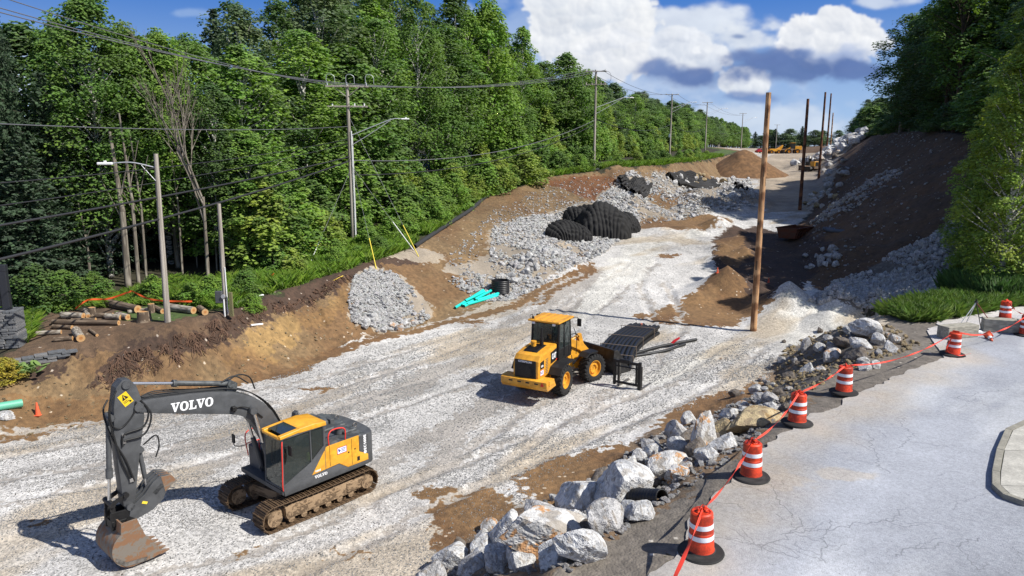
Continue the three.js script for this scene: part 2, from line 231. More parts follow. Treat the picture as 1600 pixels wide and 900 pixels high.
// dirt at the foot of the left bank
area('sand', plan([[0, 610], [130, 625], [260, 612], [420, 580], [520, 545], [600, 520], [700, 500], [800, 470], [880, 430], [935, 408], [938, 424], [900, 452], [845, 474], [770, 492], [690, 508], [600, 530], [540, 552], [470, 578], [370, 604], [260, 638], [150, 664], [100, 672], [60, 690], [0, 694]]));
area('gravelDark', plan([[170, 660], [260, 632], [330, 618], [300, 640], [230, 660]]));
area('tanPale', plan([[350, 560], [440, 500], [540, 450], [550, 470], [480, 520], [420, 560]]));
stroke('topsoil', leftTop.slice(0, 8).map(([x, d]) => [x + 0.35, d - 0.35]), 1.5);
area('topsoil', plan([[120, 600], [180, 555], [260, 530], [330, 512], [380, 498], [330, 540], [250, 560], [200, 600]]));
area('litter', plan([[20, 560], [40, 530], [60, 492], [200, 470], [335, 468], [340, 500], [270, 515], [180, 545], [110, 560]]));
area('red', plan([[850, 282], [940, 272], [985, 290], [960, 310], [900, 305]]));
area('tan', plan([[610, 425], [665, 405], [740, 450], [700, 478], [670, 485], [650, 455]]));
area('rubble', plan([[556, 428], [580, 418], [612, 428], [640, 452], [668, 486], [664, 502], [625, 506], [600, 520], [572, 508], [556, 512], [548, 490], [552, 460]]));
area('rubble', plan([[690, 420], [760, 400], [770, 350], [830, 335], [900, 318], [960, 288], [1040, 266], [1170, 280], [1185, 318], [1100, 330], [1000, 348], [940, 392], [870, 428], [800, 470], [740, 440]]));
area('tan', plan([[1010, 300], [1070, 295], [1080, 318], [1020, 322]]));
area('sand', plan([[985, 492], [1060, 472], [1095, 455], [1118, 424], [1150, 425], [1195, 450], [1212, 478], [1165, 497], [1150, 512], [1090, 508], [1030, 506]]));
area('sand', plan([[1003, 344], [1100, 332], [1140, 342], [1150, 352], [1120, 357], [1000, 357]]));
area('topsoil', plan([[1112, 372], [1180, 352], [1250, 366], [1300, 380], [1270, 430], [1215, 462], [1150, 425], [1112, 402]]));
area('sand', plan([[1116, 375], [1160, 368], [1170, 400], [1150, 420], [1116, 400]]));
area('sand', plan([[650, 765], [700, 758], [730, 772], [765, 758], [815, 792], [800, 815], [750, 838], [715, 862], [690, 868], [672, 815]]));
area('sand', plan([[810, 747], [868, 716], [952, 695], [962, 682], [972, 690], [982, 715], [940, 752], [872, 792], [838, 790]]));
area('sand', plan([[1020, 663], [1050, 637], [1130, 612], [1195, 598], [1197, 626], [1140, 645], [1090, 662], [1045, 684]]));
area('sand', plan([[1235, 575], [1280, 572], [1290, 592], [1250, 602]]));
for (const [x, y, w, h] of [[500, 610, 40, 4], [60, 818, 26, 5], [150, 655, 30, 7], [545, 860, 30, 8], [1035, 398, 28, 3], [900, 400, 26, 6], [740, 505, 26, 5], [300, 640, 26, 4], [590, 622, 18, 3], [380, 860, 20, 5], [1120, 560, 16, 3]]) area('sand', plan([[x - w, y], [x - w * 0.3, y - h], [x + w * 0.6, y - h * 0.8], [x + w, y + h * 0.2], [x, y + h]]));
for (const l of lanes) for (const s of [-0.95, 0.95]) stroke('gravelDark', l.map((p, i) => { const a = l[Math.max(0, i - 1)], b = l[Math.min(l.length - 1, i + 1)], n = Math.hypot(b[0] - a[0], b[1] - a[1]); return [p[0] + (b[1] - a[1]) / n * s, p[1] - (b[0] - a[0]) / n * s]; }), 0.4);
for (const l of [[[180, 780], [420, 690], [640, 600]], [[480, 800], [640, 700], [780, 640], [960, 560]], [[560, 640], [700, 580], [860, 500]], [[300, 700], [560, 600], [760, 530], [880, 460], [990, 400]], [[380, 690], [650, 590], [820, 520], [940, 450]], [[120, 760], [330, 680]], [[640, 760], [760, 640], [800, 560]]]) stroke('gravelDark', plan(l), 0.9);
for (const l of [[[980, 440], [1020, 380], [1090, 362]], [[900, 500], [960, 430], [1000, 370]], [[1000, 590], [1150, 540]]]) stroke('gravelPale', plan(l), 1.6);
area('gravelPale', plan([[1195, 480], [1290, 465], [1385, 490], [1380, 510], [1300, 530], [1215, 540], [1190, 520]]));
area('dust', [[30, 84], [36, 86], [44, 104], [52, 122], [60, 145], [72, 172], [80, 196], [96, 232], [86, 234], [66, 190], [52, 152], [44, 128], [36, 104]]);
area('grass', leftTop.slice(3, 17).map(([x, d]) => [x - 0.5, d + 0.5]).concat(leftTop.slice(3, 17).reverse().map(([x, d]) => [x - 4.5, d + 2.5])));
area('litter', [[19.2, 34.8], [20.6, 34.2], [27, 37.8], [42, 43.5], [42, 45], [30, 42.4], [24, 39]]);
area('rubble', plan([[560, 408], [650, 388], [690, 396], [700, 408], [640, 404]]));
area('rubble', plan([[1255, 255], [1265, 225], [1340, 214], [1335, 225], [1310, 245], [1300, 300], [1262, 300]]));

area('slopeRock', plan([[1275, 468], [1330, 430], [1420, 385], [1500, 345], [1510, 400], [1480, 450], [1400, 478], [1330, 478]]));
area('shoulder', plan([[1225, 548], [1270, 525], [1340, 525], [1395, 512], [1440, 540], [1380, 562], [1300, 592], [1225, 640], [1190, 640]]));
function planMap(x0, d0, size, N, fine) {
  const c = document.createElement('canvas'); c.width = c.height = 1024; const g = c.getContext('2d'), k = 1024 / size;
  g.fillStyle = SOIL.forest; g.fillRect(0, 0, 1024, 1024); g.lineJoin = g.lineCap = 'round';
  for (const [col, p, w] of areas) { g.beginPath(); p.forEach(([x, d], i) => g[i ? 'lineTo' : 'moveTo']((x - x0) * k, (d - d0) * k)); g.fillStyle = g.strokeStyle = col; if (w) { g.lineWidth = w * k; g.stroke(); } else { g.closePath(); g.fill(); } }
  const src = g.getImageData(0, 0, 1024, 1024).data, px = size / N, out = new Uint8Array(N * N * 4);
  for (let j = 0; j < N; j++) for (let i = 0; i < N; i++) {
    const x = x0 + (i + 0.5) * px, d = d0 + (j + 0.5) * px;
    const n1 = fbm(x * 0.45, d * 0.45, 3) - 0.5, n2 = fbm(x * 0.45 + 50, d * 0.45 + 20, 3) - 0.5, n3 = vnoise(x * 4.1, d * 4.1) - 0.5, n4 = vnoise(x * 4.1 + 9, d * 4.1 + 4) - 0.5, n5 = vnoise(x * 11, d * 11) - 0.5, n6 = vnoise(x * 11 + 5, d * 11 + 9) - 0.5;
    const sx = clamp(((x - x0) + n1 * 1.5 + n3 * 0.6 + n5 * 0.3) * k, 0, 1023) | 0, sd = clamp(((d - d0) + n2 * 1.5 + n4 * 0.6 + n6 * 0.3) * k, 0, 1023) | 0, q = (sd * 1024 + sx) * 4;
    let r = src[q], gg = src[q + 1], b = src[q + 2];
    const grey = 1 - sstep(14, 60, r - b), bright = sstep(120, 170, r), peb = grey * bright;
    const big = fbm(x * 0.16 + 3, d * 0.16 + 8, 4) - 0.5, med = fbm(x * 0.9, d * 0.9, 4) - 0.5;
    let m = 1 + big * 0.26 + med * 0.24;
    if (peb > 0.02) {                                   // single stones of the gravel
      const s = fine ? 13 : 6, h1 = hash(Math.floor(x * s + n3), Math.floor(d * s + n4)), h2 = hash(Math.floor(x * s * 2.1) + 77, Math.floor(d * s * 2.1) + 31);
      m += peb * ((h1 - 0.5) * 0.2 + (h2 - 0.5) * 0.22);
      const dirt = sstep(0.5, 0.7, fbm((x * 0.7 + d * 0.7) * 0.16 + 70, (x * 0.7 - d * 0.7) * 0.5 + 11, 4)) * 0.62 * peb; r = lerp(r, 158, dirt); gg = lerp(gg, 142, dirt); b = lerp(b, 118, dirt);
    } else {
      const br = sstep(0.42, 0.66, fbm(x * 0.33 + 13, d * 0.33 + 29, 4)) * 0.5 * sstep(25, 45, r - b); r = lerp(r, 98, br); gg = lerp(gg, 70, br); b = lerp(b, 44, br);
      const h1 = hash(Math.floor(x * 11), Math.floor(d * 11)); m += (h1 - 0.5) * 0.12 + (vnoise(x * 7, d * 7) - 0.5) * 0.25;
      if (h1 > 0.996 && r > 60) { m *= 1.1; r = lerp(r, 190, 0.6); gg = lerp(gg, 184, 0.6); b = lerp(b, 172, 0.6); }
    }
    const o = (j * N + i) * 4; out[o] = clamp(r * m, 0, 255); out[o + 1] = clamp(gg * m, 0, 255); out[o + 2] = clamp(b * m, 0, 255); out[o + 3] = 255;
  }
  const t = new THREE.DataTexture(out, N, N); t.colorSpace = THREE.SRGBColorSpace; t.magFilter = THREE.LinearFilter; t.wrapS = t.wrapT = THREE.ClampToEdgeWrapping;
  t.repeat.set(1 / size, 1 / size); t.offset.set(-x0 / size, -d0 / size); t.needsUpdate = true; return t;
}
const grain = (() => {           // height of small stones, repeats every 2.4 m
  const N = 768, cells = 40, pts = []; for (let j = 0; j < cells; j++) for (let i = 0; i < cells; i++) pts.push([hash(i, j + 500), hash(i + 900, j), hash(i + 33, j + 71)]);
  const t = dataTex(N, (x, y) => {
    const fx = x / N * cells, fy = y / N * cells, ix = Math.floor(fx), iy = Math.floor(fy); let m = 9, hh = 0;
    for (let a = -1; a < 2; a++) for (let b = -1; b < 2; b++) { const p = pts[((iy + b + cells) % cells) * cells + (ix + a + cells) % cells], q = Math.hypot(ix + a + p[0] - fx, iy + b + p[1] - fy); if (q < m) { m = q; hh = p[2]; } }
    const v = 255 * clamp((0.3 + 0.7 * hh) * (1 - m * m * 1.6) + 0.12 * tnoise(x / 4, y / 4, N / 4), 0, 1); return [v, v, v];
  }, false);
  t.repeat.set(1 / 2.4, 1 / 2.4); return t;
})();
{
  const nearMap = planMap(-25, 8, 60, 2048, true), farMap = planMap(-50, 55, 165, 2048, false);
  const mats = [nearMap, farMap].map((map, i) => std(0xffffff, 0.95, 0, { map, bumpMap: grain, bumpScale: i ? 0.04 : 0.014 }));
  const rows = [], cols = 620; for (let d = 5; d < 1100; d *= d < 300 ? 1.0068 : 1.05) rows.push(d);
  const split = rows.findIndex((d) => d > 61), pos = new Float32Array(rows.length * cols * 3), uv = new Float32Array(rows.length * cols * 2);
  rows.forEach((d, j) => { for (let i = 0; i < cols; i++) { const t = i / (cols - 1) * 2 - 1, a = 0.72 * t + 1.2 * t ** 5, x = a * (d + 6) + d * 0.06, o = j * cols + i; pos[o * 3] = x; pos[o * 3 + 1] = heightAt(x, d); pos[o * 3 + 2] = -d; uv[o * 2] = x; uv[o * 2 + 1] = d; } });
  const idx = new Uint32Array((rows.length - 1) * (cols - 1) * 6); let n = 0, cut = 0;
  for (let j = 0; j + 1 < rows.length; j++) { if (j === split) cut = n; for (let i = 0; i + 1 < cols; i++) { const a = j * cols + i; idx[n++] = a; idx[n++] = a + 1; idx[n++] = a + cols; idx[n++] = a + 1; idx[n++] = a + cols + 1; idx[n++] = a + cols; } }
  const g = new THREE.BufferGeometry(); g.setAttribute('position', new THREE.BufferAttribute(pos, 3)); g.setAttribute('uv', new THREE.BufferAttribute(uv, 2)); g.setIndex(new THREE.BufferAttribute(idx, 1)); g.addGroup(0, cut, 0); g.addGroup(cut, n - cut, 1); g.computeVertexNormals();
  const o = new THREE.Mesh(g, mats); o.name = 'ground'; o.userData = { kind: 'structure' }; o.receiveShadow = o.castShadow = true; scene.add(o);
}
console.log('ground done');

// ---------------------------------------------------------------- street, cracked and dusty
{
  const size = 34, x0 = -2, d0 = 4, N = 2048;
  const cracks = document.createElement('canvas'); cracks.width = cracks.height = N; const g = cracks.getContext('2d'), r = rng(5), k = N / size;
  g.fillStyle = '#000'; g.fillRect(0, 0, N, N); g.strokeStyle = '#fff';
  const wander = (x, d, a, len, w, br) => { g.lineWidth = w; g.beginPath(); g.moveTo((x - x0) * k, (d - d0) * k); const a0 = a; for (let s = 0; s < len; s += 0.1) { a = a0 + (r() - 0.5) * 2.1; x += Math.cos(a) * 0.1; d += Math.sin(a) * 0.1; g.lineTo((x - x0) * k, (d - d0) * k); if (br && r() < 0.05) { g.stroke(); wander(x, d, a + (r() < 0.5 ? 1 : -1), len * 0.35, w * 0.8, false); g.lineWidth = w; g.beginPath(); g.moveTo((x - x0) * k, (d - d0) * k); } } g.stroke(); };
  for (const [px, py, a, l] of [[1165, 795, 2.4, 1.6], [1220, 835, 0.2, 3], [1240, 810, 1.9, 2], [1290, 880, 1.2, 2], [1400, 870, 0.4, 2.5], [1200, 770, 2.6, 1.2], [1250, 870, 2.7, 2], [1390, 740, 1.4, 3], [1480, 620, 0.3, 3], [1400, 700, 1, 3], [1190, 860, 0.6, 2]]) { const [x, d] = ground(px, py, 0); wander(x, d, a, l * 1.1, 1.2, true); }
  for (let i = 0; i < 46; i++) wander(3 + r() * 24, 8 + r() * 26, r() * 6.3, 0.4 + r() * 1.6, 0.7, i % 2);
  const cr = g.getImageData(0, 0, N, N).data, patches = [[1180, 752, 1.7, 0.55], [1170, 735, 1, 0.7], [1320, 742, 0.9, 0.4]].map(([px, py, a, b]) => [...ground(px, py, 0), a, b]);
  const out = new Uint8Array(N * N * 4), px = size / N;
  for (let j = 0; j < N; j++) for (let i = 0; i < N; i++) {
    const x = x0 + (i + 0.5) * px, d = d0 + (j + 0.5) * px, o = (j * N + i) * 4;
    const along = x * 0.77 + d * 0.64, across = x * 0.64 - d * 0.77;
    const big = fbm(along * 0.14, across * 0.32, 4) - 0.5, med = fbm(x * 0.8 + 4, d * 0.8, 4) - 0.5, fine = hash(i, j) - 0.5, mid = vnoise(x * 16, d * 16) - 0.5;
    let m = 1 + big * 0.22 + med * 0.14 + fine * 0.17 + mid * 0.1, R = 160, G = 163, B = 169;
    const white = sstep(0.55, 0.75, fbm(along * 0.16 + 8, across * 0.7 + 2, 4)) * 0.6; R = lerp(R, 190, white); G = lerp(G, 192, white); B = lerp(B, 194, white);
    const e = distTo(streetEdge, x, d) + (fbm(x * 0.7, d * 0.7, 3) - 0.5) * 1.6, dust = sstep(2.3, 0.5, e) * 0.75 * (0.65 + 0.7 * fbm(x * 2, d * 2, 3)); R = lerp(R, 172, dust); G = lerp(G, 163, dust); B = lerp(B, 150, dust);
    const pad = sstep(-0.4, 0.4, (x - 17.4) * -0.6 + (d - 28.5) * 0.8 + (fbm(x, d, 3) - 0.5)) * 0.7; R = lerp(R, 190, pad); G = lerp(G, 186, pad); B = lerp(B, 184, pad);
    for (const [ax, ad, a, b] of patches) { const q = Math.hypot((x - ax) / a, (d - ad) / b) + (fbm(x * 3, d * 3, 3) - 0.5) * 0.9, s = sstep(1, 0.7, q) * 0.6; R = lerp(R, 176, s); G = lerp(G, 166, s); B = lerp(B, 152, s); }
    if (fine > 0.497) m *= 0.6;
    const ck = cr[o] / 255 * 0.24; R *= 1 - ck; G *= 1 - ck; B *= 1 - ck;
    out[o] = clamp(R * m, 0, 255); out[o + 1] = clamp(G * m, 0, 255); out[o + 2] = clamp(B * m, 0, 255); out[o + 3] = 255;
  }
  const map = new THREE.DataTexture(out, N, N); map.colorSpace = THREE.SRGBColorSpace; map.magFilter = THREE.LinearFilter; map.wrapS = map.wrapT = THREE.RepeatWrapping; map.repeat.set(1 / size, 1 / size); map.offset.set(-x0 / size, -d0 / size); map.needsUpdate = true;
  const bump = dataTex(512, (x, y) => { const v = 255 * (0.5 * hash(x, y) + 0.5 * tnoise(x / 5, y / 5, 103)); return [v, v, v]; }, false); bump.repeat.set(1, 1);
  const m = std(0xffffff, 0.93, 0, { map, bumpMap: bump, bumpScale: 0.012 });
  // outline with a broken edge and a thickness of 7 cm
  const edge = []; const rr = rng(9);
  for (let i = 0; i + 1 < streetEdge.length; i++) { const [a, b] = [streetEdge[i], streetEdge[i + 1]], n = Math.ceil(Math.hypot(b[0] - a[0], b[1] - a[1]) / 0.1); for (let k = 0; k < n; k++) { const t = k / n, x = lerp(a[0], b[0], t), d = lerp(a[1], b[1], t), w = i === 9 ? 0.02 : 0.16, s = (fbm(x * 1.1, d * 1.1, 4) - 0.5) * 2 * w * 2.2; edge.push([x - 0.7 * s, d + 0.7 * s]); } }
  const outline = [...edge, [66, 47], [66, 2], [0.2, 2]];
  const top = extr(outline.map(([x, d]) => [x, d]), 0, 0.12);
  top.applyMatrix4(new THREE.Matrix4().set(1, 0, 0, 0, 0, 0, 1, -0.12, 0, -1, 0, 0, 0, 0, 0, 1));
  const p = top.attributes.position, uv = top.attributes.uv; for (let i = 0; i < p.count; i++) uv.setXY(i, p.getX(i), -p.getZ(i));
  struct('street', top, m);
  // pavement corner with kerb
  const con = dataTex(256, (x, y) => { const v = 172 + (tnoise(x / 8, y / 8, 32) - 0.5) * 26 + (hash(x, y) - 0.5) * 26 + (tnoise(x / 40, y / 40, 6) - 0.5) * 24; return [v, v * 0.98, v * 0.92]; });
  const slabM = std(0xffffff, 0.9, 0, { map: con, bumpMap: con, bumpScale: 0.004 }), kerbM = std(lin(0.62, 0.61, 0.57), 0.9, 0, { map: con, bumpMap: con, bumpScale: 0.006 });
  const pav = new THREE.Group(); pav.name = 'pavement'; pav.userData = { kind: 'structure' }; scene.add(pav);
  const K = [[1600, 792], [1566, 780], [1549, 764], [1549, 742], [1556, 708], [1570, 676], [1600, 662]].map(([a, b]) => ground(a, b, 0.0)); K.unshift([K[0][0] + 10, K[0][1] - 2.2]); K.push([K[7][0] + 8, K[7][1] + 3.2]);
  const inner = K.map(([x, d], i) => { const a = K[Math.max(0, i - 1)], b = K[Math.min(8, i + 1)], tx = b[0] - a[0], td = b[1] - a[1], l = Math.hypot(tx, td); return [x + td / l * 0.17, d - tx / l * 0.17]; });
  const flat = (pts, h0, h1, bev) => extr(pts, 0, h1 - h0, bev).applyMatrix4(new THREE.Matrix4().set(1, 0, 0, 0, 0, 0, 1, h0, 0, -1, 0, 0, 0, 0, 0, 1));
  for (let i = 0; i + 1 < K.length; i++) { const q = [K[i], K[i + 1], inner[i + 1], inner[i]], cx = (q[0][0] + q[2][0]) / 2, cd = (q[0][1] + q[2][1]) / 2; mesh('kerb_stone', flat(q.map(([x, d]) => [lerp(x, cx, 0.008), lerp(d, cd, 0.008)]), 0.002, 0.14, 0.012), kerbM, pav); }
  const cuts = [[0, 1, 2], [2, 3], [3, 4, 5], [5, 6], [6, 7]], deep = (i) => [inner[i][0] + 11, inner[i][1] - 0.8];
  for (const c of cuts) { const q = [...c.map((i) => inner[i]), ...c.slice().reverse().map(deep)]; let cx = 0, cd = 0; for (const p of q) { cx += p[0] / q.length; cd += p[1] / q.length; } mesh('paving_slab', flat(q.map(([x, d]) => [x + Math.sign(cx - x) * 0.012, d + Math.sign(cd - d) * 0.012]), 0.002, 0.132, 0.01), slabM, pav); }
  mesh('joint_bed', flat([inner[1], ...inner.slice(2, 8), deep(7), deep(1)], 0.002, 0.1, 0), std(lin(0.12, 0.13, 0.07), 1), pav);
}

// ---------------------------------------------------------------- stone
function rockGeo(seed, detail, rough = 0.07, stretch = [1, 0.75, 0.85], planes = 13) {
  const r = rng(seed), g = new THREE.IcosahedronGeometry(1, detail), p = g.attributes.position, cuts = [], v = V(0, 0, 0);
  for (let i = 0; i < planes; i++) { const a = r() * 6.283, y = r() * 2 - 1, q = Math.sqrt(1 - y * y); cuts.push([V(q * Math.cos(a), y, q * Math.sin(a)), 0.48 + r() * 0.34]); }
  for (let i = 0; i < p.count; i++) {
    v.fromBufferAttribute(p, i).normalize(); let k = 0.92;
    for (const [n, h] of cuts) { const c = n.dot(v); if (c > 0.05) k = Math.min(k, h / c); }
    const s = seed * 3.7;
    k *= 1 + rough * ((fbm(v.x * 2.6 + s, v.y * 2.6 + v.z * 1.9, 3) - 0.5) * 2 + (vnoise(v.x * 9 + s, v.z * 9 + v.y * 7) - 0.5) * 0.7);
    p.setXYZ(i, v.x * k * stretch[0], v.y * k * stretch[1], v.z * k * stretch[2]);
  }
  g.computeVertexNormals();
  const o = creased(g, 0.35), P = o.attributes.position, uv = o.attributes.uv, a = V(0, 0, 0), b = V(0, 0, 0), c = V(0, 0, 0);
  for (let i = 0; i < P.count; i += 3) { a.fromBufferAttribute(P, i); b.fromBufferAttribute(P, i + 1).sub(a); c.fromBufferAttribute(P, i + 2).sub(a); b.cross(c); const ax = Math.abs(b.x), ay = Math.abs(b.y), az = Math.abs(b.z); for (let k = i; k < i + 3; k++) { const x = P.getX(k), y = P.getY(k), z = P.getZ(k); if (ax > ay && ax > az) uv.setXY(k, y * 0.5, z * 0.5); else if (ay > az) uv.setXY(k, x * 0.5, z * 0.5); else uv.setXY(k, x * 0.5, y * 0.5); } }
  return o;
}
function rockTex(seed, base, alt, amount, dirt) {
  return dataTex(512, (x, y) => {
    const n = tnoise(x / 64, y / 64, 8) * 0.5 + tnoise(x / 24, y / 24, 512 / 24 | 0) * 0.3 + tnoise(x / 9, y / 9, 512 / 9 | 0) * 0.2, f = hash(x + seed * 991, y), s = tnoise(x / 64 + seed, y / 64 + seed, 8) * 0.6 + tnoise(x / 16 + seed, y / 16, 32) * 0.4;
    const a = sstep(0.5, 0.7, s) * amount, vein = Math.abs(tnoise(x / 40 + seed, y / 40, 12) - 0.5) < 0.018 ? 0.8 : 1, m = (0.78 + 0.34 * n + (f - 0.5) * 0.24) * vein, dd = sstep(0.58, 0.75, tnoise(x / 30 + 3 * seed, y / 44, 11)) * dirt;
    return [0, 1, 2].map((c) => lerp(lerp(base[c], alt[c], a), [120, 105, 86][c], dd) * m);
  });
}
const rockBump = dataTex(512, (x, y) => { const v = 255 * (tnoise(x / 32, y / 32, 16) * 0.4 + tnoise(x / 13, y / 13, 39) * 0.3 + tnoise(x / 5, y / 5, 102) * 0.3); return [v, v, v]; }, false);
const stone = {
  white: std(0xffffff, 0.92, 0, { map: rockTex(1, [208, 207, 204], [172, 172, 172], 0.8, 0.32), bumpMap: rockBump, bumpScale: 0.05 }),
  grey: std(0xffffff, 0.92, 0, { map: rockTex(2, [186, 184, 182], [146, 145, 144], 0.9, 0.4), bumpMap: rockBump, bumpScale: 0.05 }),
  rust: std(0xffffff, 0.92, 0, { map: rockTex(3, [200, 198, 194], [196, 142, 92], 0.9, 0.4), bumpMap: rockBump, bumpScale: 0.05 }),
  tan: std(0xffffff, 0.92, 0, { map: rockTex(4, [178, 160, 124], [140, 112, 72], 0.8, 0.6), bumpMap: rockBump, bumpScale: 0.05 }),
  dark: std(0xffffff, 0.92, 0, { map: rockTex(5, [120, 112, 104], [92, 82, 72], 0.8, 0.6), bumpMap: rockBump, bumpScale: 0.05 }),
};
const bigRock = [], S = [[1, 0.8, 0.9], [1.15, 0.7, 0.8], [0.9, 1.0, 0.75], [1.2, 0.62, 0.85], [0.95, 0.85, 1], [1.3, 0.5, 0.7], [0.8, 1.15, 0.8], [1.05, 0.75, 0.95]];
for (let i = 0; i < 8; i++) bigRock.push(rockGeo(11 + i, 10, 0.06, S[i], 15 + i % 4));
const midRock = [0, 1, 2, 3, 4].map((i) => rockGeo(41 + i, 4, 0.08, S[(i * 3) % 8], 11)), chip = [0, 1, 2, 3].map((i) => rockGeo(61 + i, 1, 0.05, [1, 0.62, 0.8], 9));

const boulders = [];
function boulder(p, s, kind, v, turn, tilt, label, group, geos = bigRock, squash) {
  const o = new THREE.Mesh(geos[v % geos.length], stone[kind]); o.name = numbered('boulder'); o.position.copy(p); o.rotation.set(tilt, turn, tilt * 0.7); o.scale.set(s, s * (squash ?? 1), s); o.castShadow = o.receiveShadow = true;
  o.userData = { label, category: 'boulder' }; if (group) o.userData.group = group; scene.add(o); boulders.push([p.x, -p.z, s]); return o;
}
// the large blasted stones along the street edge: [px, py, half size in m, kind, variant, turn, tilt, label]
for (const [px, py, s, kind, v, turn, tilt, label, q] of [
  [905, 792, 0.72, 'white', 0, 0.4, 0.3, 'large pale pointed boulder beside the brown sand patch above the corrugated pipe'],
  [972, 778, 0.92, 'white', 4, 1.2, -0.2, 'biggest grey white boulder just behind the black corrugated pipe'],
  [1040, 740, 0.66, 'rust', 1, 0.2, 0.15, 'rust stained flat topped boulder beside the dirt shoulder', 0.9],
  [1098, 700, 0.62, 'rust', 6, 0.7, -0.15, 'tall upright boulder with an orange rust streak', 1.35],
  [1062, 690, 0.62, 'grey', 2, 2.0, 0.4, 'grey boulder leaning behind the tall rust streaked one'],
  [1128, 678, 0.5, 'tan', 0, 1.4, 0.2, 'short yellow brown boulder next to the long tan slab'],
  [1176, 664, 0.85, 'tan', 5, 0.62, 0.05, 'long tan stone slab lying along the shoulder', 0.75],
  [1130, 700, 0.45, 'white', 3, 0.4, 0.3, 'white wedge shaped boulder below the tan boulder'],
  [858, 858, 1.05, 'rust', 5, 0.75, -0.3, 'long rust stained white slab tilted at the lower end of the boulder row', 1.1],
  [905, 872, 0.62, 'white', 3, 0.9, -0.4, 'white broken slab face beside the long slab'],
  [845, 818, 0.55, 'grey', 1, 2.1, 0.2, 'grey blocky boulder between sand patch and long slab'],
  [895, 826, 0.5, 'white', 7, 0.1, 0.4, 'white boulder wedged above the long slab'],
  [945, 835, 0.55, 'grey', 2, 0.5, 0.2, 'upright grey boulder against the dark dirt shoulder'],
  [793, 850, 0.6, 'white', 6, 1.8, -0.3, 'pale upright boulder near the lower sand patch'],
  [755, 862, 0.45, 'white', 1, 0.6, 0.2, 'pale flat boulder at the foot of the row by the lower sand patch'],
  [703, 880, 0.5, 'white', 4, 2.2, 0.1, 'rounded white boulder farthest down on the gravel side'],
  [740, 890, 0.42, 'grey', 0, 1.0, 0.3, 'grey boulder next to the rounded white one at the bottom edge'],
  [775, 890, 0.42, 'white', 2, 0.4, -0.2, 'white boulder at the bottom edge below the long slab'],
  [815, 885, 0.4, 'white', 7, 2.6, 0.2, 'small white boulder under the end of the long slab'],
  [815, 830, 0.4, 'white', 3, 1.5, 0.2, 'flat white boulder at the upper rim of the lower sand patch'],
  [870, 880, 0.5, 'white', 0, 2.9, 0.3, 'white split boulder at the bottom edge beside the shoulder'],
  [1000, 720, 0.4, 'white', 4, 0.4, 0.2, 'small white boulder at the end of the middle sand patch'],
  [985, 735, 0.35, 'white', 7, 1.4, 0.5, 'small pale boulder above the biggest boulder'],
  [1015, 705, 0.4, 'grey', 3, 2.0, 0.1, 'grey boulder beside the gravel above the rust stained boulder'],
  [940, 760, 0.5, 'dark', 1, 0.9, 0.3, 'dark boulder in the gap behind the pointed pale boulder'],
  [1075, 655, 0.42, 'white', 1, 0.9, 0.1, 'white stone at the edge of the upper sand patch'],
  [1140, 648, 0.38, 'white', 0, 0.2, 0.2, 'white stone behind the long tan slab'],
  [1190, 630, 0.4, 'grey', 3, 1.9, 0.1, 'grey stone beside the third drum from the front'],
  [1205, 645, 0.35, 'white', 4, 1.1, 0.2, 'white stone just left of the third drum from the front'],
  [1260, 545, 0.42, 'grey', 6, 0.4, 0.1, 'upright grey stone in the dirt heap below the fourth drum'],
  [1300, 555, 0.5, 'rust', 1, 0.3, 0.2, 'pale pinkish stone in the dirt heap below the gravel piles'],
  [1262, 575, 0.42, 'white', 3, 0.7, 0.5, 'white triangular slab above the small brown sand patch'],
  [1352, 522, 0.75, 'white', 3, 0.45, -0.35, 'large white slab leaning below the grass corner'],
  [1342, 545, 0.5, 'white', 1, 2.3, 0.4, 'white flat stone in the middle of the dirt heap by the grass'],
  [1372, 535, 0.42, 'white', 4, 0.1, 0.2, 'white stone under the overhanging grass corner'],
  [1338, 562, 0.5, 'dark', 0, 0.4, 0.1, 'brown grey stone above the red line between fourth and fifth drum'],
  [1322, 538, 0.5, 'dark', 5, 2.6, 0.1, 'dark flat stone left of the leaning white slab'],
  [1390, 548, 0.38, 'white', 7, 1.7, 0.3, 'small white stone in the dirt below the grass corner'],
  [1350, 578, 0.28, 'white', 0, 1.2, 0, 'small white stone on the shoulder beside the fourth drum'],
  [1368, 575, 0.24, 'white', 2, 0.2, 0, 'small white pointed stone on the shoulder between fourth and fifth drum'],
]) boulder(spot(px, py, s * 0.26), s * 1.22, kind, v, turn, tilt, label, undefined, bigRock, q);
